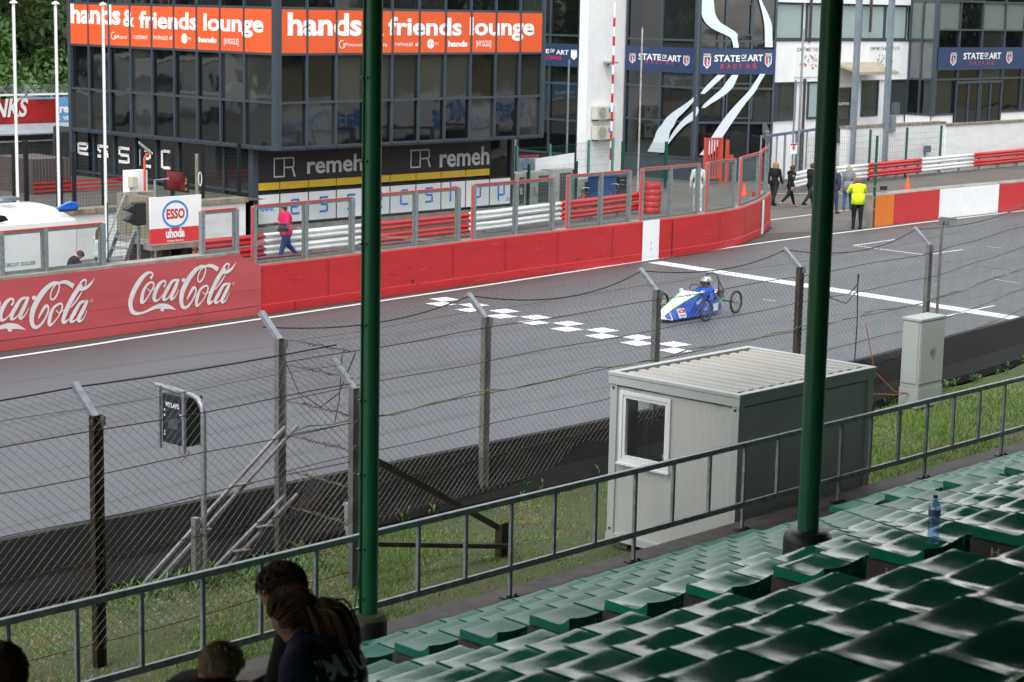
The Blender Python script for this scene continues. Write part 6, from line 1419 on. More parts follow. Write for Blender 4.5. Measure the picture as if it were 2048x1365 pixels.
def tree(name,lab,loc,h,r,seed,n,size,lm,grp='trees behind the paddock'):
    rs=np.random.RandomState(seed); t=thing(name,lab,'tree',grp,loc=loc); m=MB(); m.tube([(0,0,-.2),(.1,0,h*.3),(.0,.15,h*.6),(.1,.1,h*.85)],[r*.09,r*.07,r*.045,r*.02],8)
    for k in range(6):
        a=k*1.05; m.tube([(0,0,h*(.25+.08*k)),(r*.35*math.cos(a),r*.35*math.sin(a),h*(.38+.08*k)),(r*.7*math.cos(a),r*.7*math.sin(a),h*(.45+.08*k))],[r*.04,r*.025,r*.01],6)
    m.build('trunk',bark,t); ct=[]
    for k in range(42):
        a=rs.rand()*6.28; zz=.12+.88*rs.rand(); q=r*math.sqrt(max(.05,1-abs(zz-.45)**2*2.4))*(.35+.6*rs.rand()); ct.append((q*math.cos(a),q*math.sin(a),h*zz,r*(.16+.20*rs.rand())))
    v,f=leafcloud(n,ct,size,seed); me=bpy.data.meshes.new('crown'); me.from_pydata(v.tolist(),[],f.tolist()); me.materials.append(lm); o=bpy.data.objects.new('crown',me); S.collection.objects.link(o); o.parent=t; return t
tree('broadleaf_tree','large bright green broadleaf tree at top left above the kiosk',(42,86,.5),15,7.5,3,34000,.16,leafm)
tree('broadleaf_tree','dense green broadleaf tree at top left beside the lounge building',(52,88,.5),14,7,5,30000,.16,leafm)
t0=tree('broadleaf_tree','dark tree behind the lettered banner at top left',(64,104,0),18,9,8,22000,.26,leafd)
# dark wood that surrounds the circuit (what the dark glass mirrors)
def wood(name,lab,boxes,n,size,seed):
    rs=np.random.RandomState(seed); ct=[]
    for (x0,y0,x1,y1,h) in boxes:
        L_=math.hypot(x1-x0,y1-y0); k=int(L_/3.2)
        for i in range(k):
            for zz in (.15,.4,.65,.88): t=(i+rs.rand())/k; ct.append((x0+(x1-x0)*t+rs.normal()*1.5,y0+(y1-y0)*t+rs.normal()*1.5,h*(zz+.1*rs.rand()),2.2+1.8*rs.rand()))
    v,f=leafcloud(n,ct,size,seed); me=bpy.data.meshes.new(name); me.from_pydata(v.tolist(),[],f.tolist()); me.materials.append(leafd); o=bpy.data.objects.new(name,me); S.collection.objects.link(o); o['kind']='stuff'; o['label']=lab; o['category']='wood'
wood('wood','dark wood behind the paddock',[(-60,108,150,108,20),(-60,112,150,112,26),(-62,40,-62,112,22),(-58,60,-58,112,20),(100,75,150,70,18),(150,70,190,40,18)],110000,.62,11)
wood('wood','dark wood on the bank beyond the end of the grandstand',[(58,-14,190,-4,17),(60,-20,190,-12,20),(190,-10,215,40,18)],60000,.5,12)
m=MB(); 
vs=[];fs=[]
for i in range(41):
    for j in range(9):
        x=52+150*i/40; y=15-3.6*j; z=-.05+.0+4.5*(j/8)**.8*(min(1,(x-50)/8)); vs.append((x,y,z+.15*math.sin(x*.5+y)))
for i in range(40):
    for j in range(8): k=i*9+j; fs.append((k,k+1,k+10,k+9))
m.add(vs,fs); m.build('grass_bank',mat('bank_grass',(.075,.085,.03),.9,var=.3,scale=.4,col2=(.13,.10,.05)),smooth=True,**ST)
for x,c,lab,tx in ((62,plain_white,'white blue lettered hoarding below the grass bank','RENTAL'),(74,plain_white,'second white hoarding below the grass bank','SERVICE'),(86,black,'black hoarding with white letters below the grass bank','burger')):
    t=thing('hoarding',lab,'hoarding',loc=(x,15.4,0)); m=MB(); m.box((0,0,.2),(10.5,.06,2.3)); m.build('panel',c,t); m=MB(); text_on(m,tx,lambda a,b:Vector((9.5-a,.065,b)),0,7,.6,1.7,.03); m.build('lettering',bl_ if c is plain_white else plain_white,t)
t=thing('motorhome','grey white motorhome parked in the paddock far left','motorhome',loc=(14,80,1.3)); m=MB(); m.prism([(0,.4),(8,.4),(8.2,2.9),(7.9,3.1),(0,3.1),(-.8,1.4),(-.8,.4)],(0,0,0),(1,0,0),(0,0,1),(0,2.4,0)); m.build('body',mat('motorhome_white',(.40,.41,.40),.4),t,bevel=.1)
m=MB(); m.box((1,-.02,1.6),(2.4,.0,2.5)); m.box((4,-.02,1.6),(5.6,.0,2.4)); m.box((-.0,-.02,2.95),(8,.0,3.0)); m.build('window',black,t); m=MB()
for x in (1.2,6.6): m.lathe([(.4,-.1),(.4,.2)],o=(x,0,.4),n=20,ax='y')
m.build('wheel',blackrub,t)
# ================================================================== PEOPLE
def person_geo(h,pose,fat=1.,voxel=.011,skirt=False):
    """pose: dict of joint angles. returns vertices, faces, tags. local: facing +X, left +Y, up Z"""
    J={};B=[]   # joints name->(pos,radius); bones list (a,b,tag)
    s=h; g=pose.get
    lean=math.radians(g('lean',3))
    hip=Vector((0,0,.525*s)); 
    if g('sit'): hip=Vector((0,0,g('seatz',.45)+.09*s))
    def up(p,d,l=0.): return p+Vector((math.sin(lean)*d*s,l*s,math.cos(lean)*d*s))
    J['pelvis']=(hip,.078*s*fat); J['waist']=(up(hip,.10),.070*s*fat); J['chest']=(up(hip,.20),.084*s*fat); J['upch']=(up(hip,.265),.066*s*fat); J['neck']=(up(hip,.305),.033*s); 
    B+= [('pelvis','waist','top'),('waist','chest','top'),('chest','upch','top'),('upch','neck','top')]
    nod=math.radians(g('nod',0))+lean; hb=up(hip,.325); head=hb+Vector((math.sin(nod)*.052*s+.012*s,0,math.cos(nod)*.052*s))
    J['hd0']=(hb,.036*s); B.append(('neck','hd0','skin'))
    for sd,n in ((1,'L'),(-1,'R')):
        sh=up(hip,.272)+Vector((0,sd*.098*s*(.6+.4*fat),0)); J['sh'+n]=(sh,.043*s*fat); B.append(('upch','sh'+n,'top'))
        a,e,out,fo=g('arm'+n,(10,20,10,0)); a=math.radians(a)+lean*0; e=math.radians(e); out=math.radians(out); fo=math.radians(fo)
        d1=Vector((math.sin(a)*math.cos(out),sd*math.sin(out),-math.cos(a)*math.cos(out))); el=sh+d1*.170*s
        a2=a+e; d2=Vector((math.sin(a2)*math.cos(fo),-sd*math.sin(fo),-math.cos(a2)*math.cos(fo))); wr=el+d2*.148*s
        J['el'+n]=(el,.031*s*fat); J['wr'+n]=(wr,.020*s); B+= [('sh'+n,'el'+n,'sleeve'),('el'+n,'wr'+n,'sleeve')]
        pm=wr+d2*.045*s; J['pm'+n]=(pm,.019*s); B.append(('wr'+n,'pm'+n,'skin'))
        side=d2.cross(Vector((0,1,0))); side=side.normalized() if side.length>.1 else Vector((1,0,0))
        for k,(fl,off) in enumerate(((.040,-.0135),(.046,-.0045),(.043,.0045),(.034,.0130))):
            f0=pm+side*off*s; f1=f0+d2*fl*.55*s+Vector((0,-sd*.004*s,0)); f2=f1+(d2*.75+Vector((0,-sd*.6,0))).normalized()*fl*.5*s
            J[f'f{n}{k}a']=(f1,.0062*s); J[f'f{n}{k}b']=(f2,.0052*s); B+= [('pm'+n,f'f{n}{k}a','skin'),(f'f{n}{k}a',f'f{n}{k}b','skin')]
        t1=wr+d2*.018*s+side*.022*s; t2=t1+(d2+side*.5).normalized()*.028*s; J['t'+n+'a']=(t1,.0075*s); J['t'+n+'b']=(t2,.006*s); B+= [('wr'+n,'t'+n+'a','skin'),('t'+n+'a','t'+n+'b','skin')]
        hp=hip+Vector((0,sd*.048*s*fat,-.015*s)); J['hp'+n]=(hp,.058*s*fat); B.append(('pelvis','hp'+n,'pants'))
        th,kn=g('leg'+n,(0,3)); th=math.radians(th); kn=math.radians(kn)
        k1=hp+Vector((math.sin(th),sd*.02,-math.cos(th)))*.245*s; a2=th-kn; an=k1+Vector((math.sin(a2),0,-math.cos(a2)))*.232*s
        J['kn'+n]=(k1,.040*s*(.5+.5*fat)); J['an'+n]=(an,.027*s); B+= [('hp'+n,'kn'+n,'pants'),('kn'+n,'an'+n,'pants')]
        ft=a2*.8+math.radians(g('foot'+n,0)); J['he'+n]=(an+Vector((-.02*s,0,-.022*s)),.024*s); J['ba'+n]=(an+Vector((math.cos(ft)*.075*s,0,-.024*s-math.sin(-ft)*.075*s*(-1) if False else -.024*s+math.sin(-ft)*-.0)),.022*s); J['to'+n]=(J['ba'+n][0]+Vector((.035*s,0,-.002*s)),.017*s)
        B+= [('an'+n,'he'+n,'shoe'),('an'+n,'ba'+n,'shoe'),('ba'+n,'to'+n,'shoe')]
    # drop to the ground
    if not g('sit'):
        zmin=min(J[k][0].z-J[k][1] for k in J if k[:2] in('to','he','ba')); off=Vector((0,0,-zmin))
        J={k:(p+off,r) for k,(p,r) in J.items()}; head+=off
    # surface: tapered capsules + head, fused by a voxel remesh into one skin
    m=MB()
    def ball(c,r,sc=(1,1,1),n=12):
        pr=[]; 
        for i in range(9): a=-math.pi/2+math.pi*i/8; pr.append((max(r*math.cos(a),1e-4),r*math.sin(a)))
        q=MB(); q.lathe(pr,n=n); m.add([(c.x+v[0]*sc[0],c.y+v[1]*sc[1],c.z+v[2]*sc[2]) for v in q.v],q.f)
    for a,b,t in B:
        p,r1=J[a]; q,r2=J[b]
        if (q-p).length<1e-4: continue
        m.tube([p,q],[r1,r2],14); ball(q,r2)
        if a in('pelvis','pm L'): ball(p,r1)
    ball(J['pelvis'][0],J['pelvis'][1]*1.02,(1,1.05,1)); ball(J['chest'][0],J['chest'][1],(1.0,1.18,1.2))
    hr=.058*s; c,sn=math.cos(nod*.9),math.sin(nod*.9)
    def hp_(v): return head+Vector((v[0]*c+v[2]*sn,v[1],-v[0]*sn+v[2]*c))*hr
    def hball(o,sc,n=16):
        q=MB(); pr=[(max(math.cos(-math.pi/2+math.pi*i/10),1e-4),math.sin(-math.pi/2+math.pi*i/10)) for i in range(11)]; q.lathe(pr,n=n)
        m.add([hp_((o[0]+v[0]*sc[0],o[1]+v[1]*sc[1],o[2]+v[2]*sc[2])) for v in q.v],q.f)
    hball((0,0,.22),(1.12,.86,1.0)); hball((.30,0,-.35),(.72,.66,.78)); hball((.98,0,-.10),(.20,.13,.22),8); hball((.84,0,-.62),(.20,.26,.14),8); hball((.80,0,-.95),(.22,.24,.18),8)
    for sd in(1,-1): hball((.0,sd*.86,-.05),(.20,.10,.28),8); hball((.84,sd*.34,.22),(.20,.24,.12),8)
    me=bpy.data.meshes.new('b'); me.from_pydata(m.v,[],m.f); o=bpy.data.objects.new('b',me); S.collection.objects.link(o)
    rm_=o.modifiers.new('r','REMESH'); rm_.mode='VOXEL'; rm_.voxel_size=voxel
    sm_=o.modifiers.new('s','SMOOTH'); sm_.factor=.5; sm_.iterations=2
    bpy.context.view_layer.update(); dg=bpy.context.evaluated_depsgraph_get(); me2=bpy.data.meshes.new_from_object(o.evaluated_get(dg)); bpy.data.objects.remove(o); bpy.data.meshes.remove(me)
    # tag faces by nearest bone
    n=len(me2.polygons); ctr=np.empty(n*3); me2.polygons.foreach_get('center',ctr); ctr=ctr.reshape(-1,3); best=np.full(n,1e9); tag=np.zeros(n,int); T_={'top':0,'sleeve':1,'pants':2,'shoe':3,'skin':4}
    for a,b,t in B:
        p=np.array(J[a][0]);q=np.array(J[b][0]); d=q-p; L2=(d@d)+1e-9; u=np.clip(((ctr-p)@d)/L2,0,1); dist=np.linalg.norm(ctr-(p+u[:,None]*d),axis=1)-(J[a][1]+(J[b][1]-J[a][1])*u); k=dist<best; best[k]=dist[k]; tag[k]=T_[t]
    hd=np.linalg.norm((ctr-np.array(head))/hr,axis=1)-1.05; k=hd*hr<best; tag[k]=4; k=(ctr[:,2]<J['pelvis'][0].z+.0*s)&(tag==0); 
    hem=J['pelvis'][0].z-(.05*s if not g('sit') else 0); tag[(tag==0)&(ctr[:,2]<hem)]=2; tag[(tag==2)&(ctr[:,2]>hem)&(not g('sit'))]=0
    me2.polygons.foreach_set('material_index',tag); me2.polygons.foreach_set('use_smooth',[True]*n)
    return me2,J,head,hp_,hr
def person(lab,loc,yaw,h,pose,top,pants,shoe,hair,hairstyle='short',sleeve=None,sk=skin,fat=1.,extra=None,voxel=.011,group=None):
    me,J,head,hp_,hr=person_geo(h,pose,fat,voxel)
    for x in (top,sleeve or top,pants,shoe,sk): me.materials.append(x)
    t=thing('person',lab,'person',group,loc=loc); t.rotation_euler.z=math.radians(yaw)
    me.name='body'; b=bpy.data.objects.new('body',me); S.collection.objects.link(b); b.parent=t
    if hair and voxel<.010:
        m=MB(); rs=np.random.RandomState(len(lab)+3); tie=Vector((-1.12,0,.25))
        pony=hairstyle=='pony'
        for k in range(1500):
            a=rs.rand()*6.283; th=math.asin(min(1,rs.rand()*1.75-.75)); cf=math.cos(a)*math.cos(th)
            p=Vector((math.cos(th)*math.cos(a)*1.16-.05,math.cos(th)*math.sin(a)*.92,math.sin(th)*1.06+.24))
            if p.x>.45 and p.z<.72: continue
            if p.x>-.15 and p.z<-.05+.1*rs.rand(): continue
            n_=Vector((p.x+.05,p.y,p.z-.24)).normalized()
            if pony: d=(tie-p); d=(d-n_*d.dot(n_)).normalized(); L_=.55+.5*rs.rand()
            else: d=Vector((-.5+.3*rs.normal(),.3*rs.normal(),-.55+.3*rs.normal())); d=(d-n_*d.dot(n_)).normalized(); L_=.28+.2*rs.rand()
            if (tie-p).length<L_: L_=(tie-p).length
            q=[p,p+d*L_*.5+n_*.06,p+d*L_+n_*(.02 if pony else .05)]
            c_=Vector((-.05,0,.24)); q=[c_+(v-c_)*1.0 for v in q]
            m.tube([hp_(tuple(v)) for v in q],[.0042,.0040,.0012],4,False)
        m.build('hair',hair,t,smooth=True)
        m=MB(); vs=[];fs=[]
        for j in range(13):
            th=math.pi/2-(math.pi/2+.62)*j/12
            for i in range(24):
                a=2*math.pi*i/24; x=math.cos(th)*math.cos(a)*1.17-.06; y=math.cos(th)*math.sin(a)*.91; z=math.sin(th)*1.06+.24
                if x>.30: z=max(z,.74)
                if x>-.2: z=max(z,-.05)
                vs.append(hp_((x,y,z)))
        for j in range(12):
            for i in range(24): fs.append((j*24+i,(j+1)*24+i,(j+1)*24+(i+1)%24,j*24+(i+1)%24))
        m.add(vs,fs); m.build('hair_underlayer',hair,t,smooth=True)
    elif hair:
        m=MB(); rs=np.random.RandomState(len(lab)); nu,nv=26,16
        vs=[];fs=[]
        for j in range(nv+1):
            th=math.pi*.5-(math.pi*.5+.75)*j/nv
            for i in range(nu):
                a=2*math.pi*i/nu; cf=math.cos(a)
                lim=1
                x=math.cos(th)*cf*1.22-.06; y=math.cos(th)*math.sin(a)*.98; z=math.sin(th)*1.12+.28
                if cf>.25 and th<.42: # clear the face
                    k=(cf-.25)/.75; z=max(z,.28+.38*k); x=min(x,1.02)
                w=1+.045*math.sin(a*7+j*1.3)+.03*rs.rand(); vs.append(hp_((x*w,y*w,z)))
        for j in range(nv):
            for i in range(nu): fs.append((j*nu+i,(j+1)*nu+i,(j+1)*nu+(i+1)%nu,j*nu+(i+1)%nu))
        m.add(vs,fs); m.build('hair',hair,t,smooth=True)
        if hairstyle=='long':
            m=MB()
            for k in range(34):
                a=math.radians(70+220*k/33); r0=1.0; pts=[hp_((math.cos(a)*1.05,math.sin(a)*.92,.2-.75*q+(.0))) for q in (0,1,2,2.8)]; pts=[p+Vector((-.01*q,0,0)) for q,p in enumerate(pts)]; m.tube(pts,[.016,.017,.014,.006],5)
            m.build('long_hair',hair,t,smooth=True)
        if hairstyle=='bob':
            m=MB()
            for k in range(30):
                a=math.radians(60+240*k/29); pts=[hp_((math.cos(a)*1.1,math.sin(a)*.98,.4-.5*q)) for q in (0,1,2,3)]; m.tube(pts,[.02,.024,.02,.008],5)
            m.build('side_hair',hair,t,smooth=True)
    if extra: extra(t,J,head,hp_,hr)
    return t
def cl(n,c,**k): return mat(n,c,.8,var=k.pop('var',.10),scale=k.pop('scale',8),bump=.3,bscale=25,spec=.25,**k)
jean=cl('blue_jeans',(.035,.065,.13)); blackc=cl('black_cloth',(.010,.010,.012)); dgr=cl('dark_hair',(.07,.048,.034)); brh=cl('brown_hair',(.075,.042,.022)); bld=cl('blond_hair',(.30,.19,.09)); ghair=cl('grey_hair',(.33,.29,.24)); shw=cl('white_shoe',(.5,.5,.5)); shb=cl('brown_shoe',(.10,.06,.04))
def skirt(mt_,z0f=.42,z1f=.56,w0=.10,w1=.09,name='jacket_hem'):
    def f(t,J,head,hp_,hr):
        z=J['pelvis'][0].z; h=head.z/.93; m=MB(); n=22; rings=[]
        for k,(fz,rr) in enumerate(((z0f,w0),((z0f+z1f)/2,(w0+w1)/2),(z1f,w1))):
            rings.append([(rr*h*math.cos(2*math.pi*i/n)*.92,rr*h*math.sin(2*math.pi*i/n)*1.12,fz*h) for i in range(n)])
        m.add([v for r in rings for v in r],[(j*n+i,j*n+(i+1)%n,(j+1)*n+(i+1)%n,(j+1)*n+i) for j in range(2) for i in range(n)]); o=m.build(name,mt_,t,smooth=True); q=o.modifiers.new('s','SOLIDIFY'); q.thickness=.008
    return f
# pink jacket woman
pink=cl('pink_jacket',(.62,.020,.11))
def ex_pink(t,J,head,hp_,hr):
    skirt(pink,.50,.68,.105,.108)(t,J,head,hp_,hr)
    p=J['wrR'][0]; q=J['elL'][0]; m=MB(); a=J['wrL'][0]+Vector((-.05,.10,-.02)); m.prism([(-.17,-.22),(.17,-.22),(.12,.02),(-.12,.02)],a+Vector((0,.02,0)),(1,0,0),(0,0,1),(0,.10,0)); m.build('handbag',black,t,bevel=.02)
    m=MB(); m.box((.14,-.02,1.02),(.155,.06,1.14)); m.build('badge',mat('badge_mint',(.35,.62,.55),.4),t)
    m=MB(); m.tube([(.06,.06,1.40),(.15,.03,1.2),(.15,.02,1.14)],.006,5); m.build('lanyard',black,t)
person('woman in a bright pink jacket with black handbag walking along the pit lane',G(572,523),165,1.70,dict(lean=5,nod=6,armL=(15,95,20,20),armR=(-28,80,38,30),legL=(22,6),legR=(-18,28),footR=20),pink,jean,shb,dgr,'short',fat=1.42,extra=ex_pink)
# girl and boy by the van
wtop=cl('white_top',(.62,.64,.66)); 
person('girl with long light brown hair in a white top behind the far left glass screen',(29.75,42.9,0),10,1.52,dict(lean=3,armL=(20,25,8,0),armR=(-10,20,8,0),legL=(14,5),legR=(-14,16)),wtop,jean,shw,cl('light_brown_hair',(.16,.09,.05)),'long',fat=.9)
navyc=cl('dark_navy_cloth',(.014,.017,.026))
person('boy in a dark padded jacket stooping behind the far left glass screen',(26.85,40.0,0.12),-35,1.40,dict(lean=28,nod=30,armL=(40,50,10,20),armR=(40,50,10,20),legL=(10,12),legR=(-6,8)),navyc,jean,shw,brh,'short',fat=1.15)
person('person in black trousers mostly hidden behind the oval logo sign',(31.2,41.2,0),10,1.75,dict(armL=(10,20,8,0),armR=(-8,20,8,0),legL=(12,4),legR=(-12,10)),blackc,blackc,blackc,brh,fat=1.05)
# man in white hoodie
whood=cl('white_hoodie',(.55,.57,.60))
def ex_hood(t,J,head,hp_,hr): m=MB(); c=J['neck'][0]; m.lathe([(.05,-.05),(.12,-.02),(.125,.04),(.085,.07)],o=(c.x-.03,c.y,c.z),n=16); m.build('hood',whood,t,smooth=True)
person('man in a white hoodie and white trousers seen from behind in the pit lane',G(1394,424),50,1.83,dict(lean=2,armL=(-6,22,16,0),armR=(8,18,14,0),legL=(6,4),legR=(-8,8)),whood,cl('white_trousers',(.45,.46,.47),var=.3,scale=5),shw,dgr,extra=ex_hood)
# group of walkers
person('blond woman in a black top walking behind the tip of the pit wall',G(1547,413),5,1.72,dict(lean=3,armL=(-14,14,10,0),armR=(10,20,10,0),legL=(14,4),legR=(-16,16)),blackc,navyc,blackc,bld,'bob',fat=1.1)
def ex_boy(t,J,head,hp_,hr):
    m=MB(); a=(J['shR'][0]+J['elR'][0])/2
    m.lathe([(.054,-.09),(.054,-.02)],o=tuple(a),n=14); m.build('blue_patch',mat('patch_blue',(.03,.12,.45),.6),t); m=MB(); m.lathe([(.055,.0),(.055,.05)],o=tuple(a),n=14); m.build('yellow_patch',mat('patch_yellow',(.75,.65,.05),.6),t)
    m=MB(); m.tube([hp_((1.0,.35,.12)),hp_((1.12,0,.12)),hp_((1.0,-.35,.12)),hp_((.1,-.9,.15))],.006,5); m.build('sunglasses',black,t)
    m=MB(); c=J['neck'][0]; m.lathe([(.05,-.05),(.11,-.02),(.115,.03),(.08,.06)],o=(c.x-.03,c.y,c.z),n=16); m.build('hood',blackc,t,smooth=True)
person('boy in black hoodie with coloured arm patches and sunglasses striding right',G(1579,415),-12,1.68,dict(lean=6,armL=(25,20,8,0),armR=(-28,25,10,0),legL=(26,6),legR=(-28,26),footR=25),blackc,blackc,cl('pink_white_shoe',(.45,.25,.28)),brh,extra=ex_boy)
person('person in black half hidden behind the right green column',G(1620,416),-10,1.75,dict(lean=4,armL=(10,20,8,0),armR=(-20,15,8,0),legL=(20,5),legR=(-24,22)),blackc,navyc,blackc,dgr,fat=1.1)
navyj=cl('navy_jacket',(.028,.038,.075))
person('man in a navy jacket and jeans walking just right of the green column',G(1664,428),8,1.78,dict(lean=4,armL=(14,15,8,0),armR=(-10,18,12,0),legL=(-12,14),legR=(12,5)),navyj,jean,cl('dark_trainers',(.05,.04,.05)),ghair,fat=1.15)
gcoat=cl('grey_coat',(.17,.185,.205))
def ex_coat(t,J,head,hp_,hr):
    skirt(gcoat,.40,.66,.112,.094,'coat_skirt')(t,J,head,hp_,hr); m=MB(); m.tube([J['shL'][0]+Vector((-.06,-.03,.03)),J['chest'][0]+Vector((-.15,0,0)),J['waist'][0]+Vector((-.05,-.16,-.05))],.008,5); m.build('strap',shb,t)
person('woman with curly grey hair in a long grey coat walking away',G(1694,421),25,1.72,dict(lean=4,nod=8,armL=(-8,15,10,0),armR=(-6,14,14,0),legL=(-10,12),legR=(14,5)),gcoat,cl('bright_jeans',(.03,.09,.22)),shb,ghair,'bob',fat=1.1,extra=ex_coat)
hiv=cl('hi_vis_yellow',(.62,.85,.02),var=.05)
def ex_hv(t,J,head,hp_,hr):
    skirt(hiv,.49,.70,.112,.112)(t,J,head,hp_,hr)
    m=MB(); c=J['neck'][0]; m.lathe([(.062,-.05),(.07,.01),(.055,.025)],o=(c.x-.01,c.y,c.z),n=16); m.build('collar',hiv,t,smooth=True)
    m=MB(); h=1.78; m.prism([(0,0),(.07,0),(.03,.34)],Vector((.03,-.212,.88)),(1,0,0),(0,0,1),(0,-.012,0)); m.build('black_side_panel',blackc,t)
    m=MB(); c=hp_((1.35,0,-.2)); m.box((c.x-.02,c.y-.06,c.z-.03),(c.x+.03,c.y+.06,c.z+.05)); m.build('camera',black,t)
person('balding marshal in a fluorescent yellow jacket seen from behind holding a camera',G(1713,459),48,1.80,dict(lean=3,nod=6,armL=(50,105,18,25),armR=(50,105,18,25),legL=(4,4),legR=(-4,2)),hiv,blackc,blackc,cl('short_grey_brown_hair',(.17,.12,.09)),'short',fat=1.2,extra=ex_hv)
# ================================================================== CART
ct=thing('race_cart','blue and white soapbox race cart with four spoked wheels on the track','race cart',loc=(38.0,29.75,0)); ct.rotation_euler.z=math.radians(187)
bluep=mat('cart_blue',(.012,.07,.42),.3,var=.04,coat=.5); whp=mat('cart_white',(.74,.74,.76),.35,var=.02,coat=.4); grn=mat('cart_green',(.05,.55,.06),.4); blkp=mat('cart_black',(.015,.015,.016),.4)
# local: +X forward. nose tip at x=1.62, cockpit 0..-.4, rear axle x=-.95
def loft(secs,mt_,name,par=ct,smooth=False,mi=None):
    m=MB(); N=len(secs[0]); 
    for s_ in secs: m.v+= [tuple(p) for p in s_]
    for i in range(len(secs)-1):
        for k in range(N):
            m.f.append((i*N+k,i*N+(k+1)%N,(i+1)*N+(k+1)%N,(i+1)*N+k)); m.m.append(mi(k) if mi else 0)
    m.f.append(tuple(range(N))[::-1]); m.m.append(0); m.f.append(tuple((len(secs)-1)*N+k for k in range(N))); m.m.append(0)
    return m.build(name,mt_,par,smooth=smooth)
def sec(x,w0,w1,z0,z1): return [(x,-w0,z0),(x,w0,z0),(x,w1,z1),(x,-w1,z1)]
body=loft([sec(1.62,.16,.07,.10,.19),sec(1.45,.22,.12,.07,.28),sec(.95,.30,.17,.07,.44),sec(.30,.36,.25,.07,.62),sec(.12,.36,.27,.07,.60)],[bluep,whp],'nose_body',mi=lambda k:1 if k==2 else 0)
m=MB()
for sd in (1,-1):
    A_=[(1.45,sd*.122,.275),(.95,sd*.172,.435),(.30,sd*.252,.615)]
    m.tube([(x,y+sd*.006,z) for x,y,z in A_],.013,5)
m.tube([(-.2,.345,.20),(-.75,.30,.38)],.013,5); m.tube([(-.2,-.345,.20),(-.75,-.30,.38)],.013,5); m.build('green_stripe',grn,ct)
m=MB(); m.add([(1.63,-.165,.095),(1.63,.165,.095),(1.63,.075,.195),(1.63,-.075,.195)],[(0,1,2,3)])
for sd in (1,-1): m.add([(1.62,sd*.164,.10),(1.45,sd*.2245,.07),(1.45,sd*.124,.283),(1.62,sd*.074,.193)],[(0,1,2,3) if sd<0 else (3,2,1,0)])
m.build('white_nose',whp,ct)
loft([sec(.12,.36,.33,.07,.36),sec(-.35,.34,.31,.07,.36),sec(-.72,.28,.22,.10,.42)],bluep,'side_body')
loft([sec(-.45,.27,.20,.40,.50),sec(-.75,.22,.16,.36,.56),sec(-1.05,.16,.10,.30,.50)],blkp,'rear_fairing'); 
m=MB(); m.add([(-.50,-.2,.505),(-.50,.2,.505),(-.95,.12,.535),(-.95,-.12,.535),(-.72,-.17,.575),(-.72,.17,.575)],[(0,1,5,4),(4,5,2,3)]); m.build('rear_cover',whp,ct)
m=MB(); m.box((-.35,-.26,.37),(-.38,.26,.62)); m.box((.08,-.25,.36),(-.38,.25,.40)); m.build('seat',blkp,ct)
def cwheel(x,y,tilt=0):
    m=MB(); R_=.26; n=30
    m.tube([(x+R_*math.cos(a),y+tilt*math.sin(a)*R_,.275+R_*math.sin(a)) for a in np.linspace(0,2*math.pi,31)],.030,8,False); w=m.build('wheel',blackrub,ct)
    m=MB()
    for k in range(20): a=k*math.pi/10; m.tube([(x,y+(.02 if k%2 else -.02),.275),(x+.245*math.cos(a),y+tilt*math.sin(a)*.245,.275+.245*math.sin(a))],.0022,3,False)
    m.tube([(x,y-.04,.275),(x,y+.04,.275)],.025,8); m.tube([(x+.238*math.cos(a),y+tilt*math.sin(a)*.238,.275+.238*math.sin(a)) for a in np.linspace(0,2*math.pi,31)],.008,5,False); m.build('spokes',steel,w)
for (x,y,t_) in ((.62,.62,-.10),(.62,-.62,.10),(-1.02,.50,-.02),(-1.02,-.50,.02)): cwheel(x,y,t_)
m=MB(); m.tube([(.62,-.62,.275),(.62,.62,.275)],.018,6); m.tube([(-1.02,-.50,.275),(-1.02,.50,.275)],.018,6); m.build('axle',blkp,ct)
m=MB(); m.tube([(-.66,-.22,.35),(-.66,-.20,.80),(-.66,-.14,.95),(-.66,0,.99),(-.66,.14,.95),(-.66,.20,.80),(-.66,.22,.35)],.020,8); m.tube([(-.66,.17,.88),(-1.0,.16,.48)],.015,6); m.tube([(-.66,-.17,.88),(-1.0,-.16,.48)],.015,6); m.build('roll_hoop',blkp,ct,smooth=True)
m=MB(); m.tube([(.22,0,.62),(.14,0,.66)],.012,6); m.tube([(.12+.0*math.cos(a),.15*math.cos(a),.68+.10*math.sin(a)) for a in np.linspace(0,6.28,17)],.012,6,False); m.build('steering_wheel',blkp,ct)
m=MB()
for sd in (1,-1): m.box((.22,sd*.30-.03,.60),(.30,sd*.30+.03,.66)); m.tube([(.26,sd*.22,.60),(.26,sd*.30,.62)],.008,5)
m.build('mirror',whp,ct)
def side_quad(m,x0,x1,z0,z1,sd=1,e=.006):
    # on slanted nose side between x, param by height fraction
    def pt(x,z):
        w0=np.interp(x,[.3,.95,1.45,1.62],[.36,.30,.22,.16]); w1=np.interp(x,[.3,.95,1.45,1.62],[.25,.17,.12,.07]); zt_=np.interp(x,[.3,.95,1.45,1.62],[.62,.44,.28,.19]); f=(z-.07)/(zt_-.07); return Vector((x,sd*(w0+(w1-w0)*f+e),z))
    m.add([pt(x0,z0),pt(x1,z0),pt(x1,z1),pt(x0,z1)],[(0,1,2,3)]); return pt
m=MB(); pt=side_quad(m,.95,1.22,.10,.31,e=.012); m.build('sponsor_plate',whp,ct)
m=MB(); text_on(m,'ACM',lambda a,b:pt(1.21-a,b)+Vector((0,.006,0)),.01,.25,.21,.30,.03); m.build('sponsor_letters',red,ct)
m=MB(); text_on(m,'racing',lambda a,b:pt(1.21-a,b)+Vector((0,.006,0)),.02,.24,.13,.18,.02); m.build('sponsor_small_letters',bluep,ct)
m=MB()
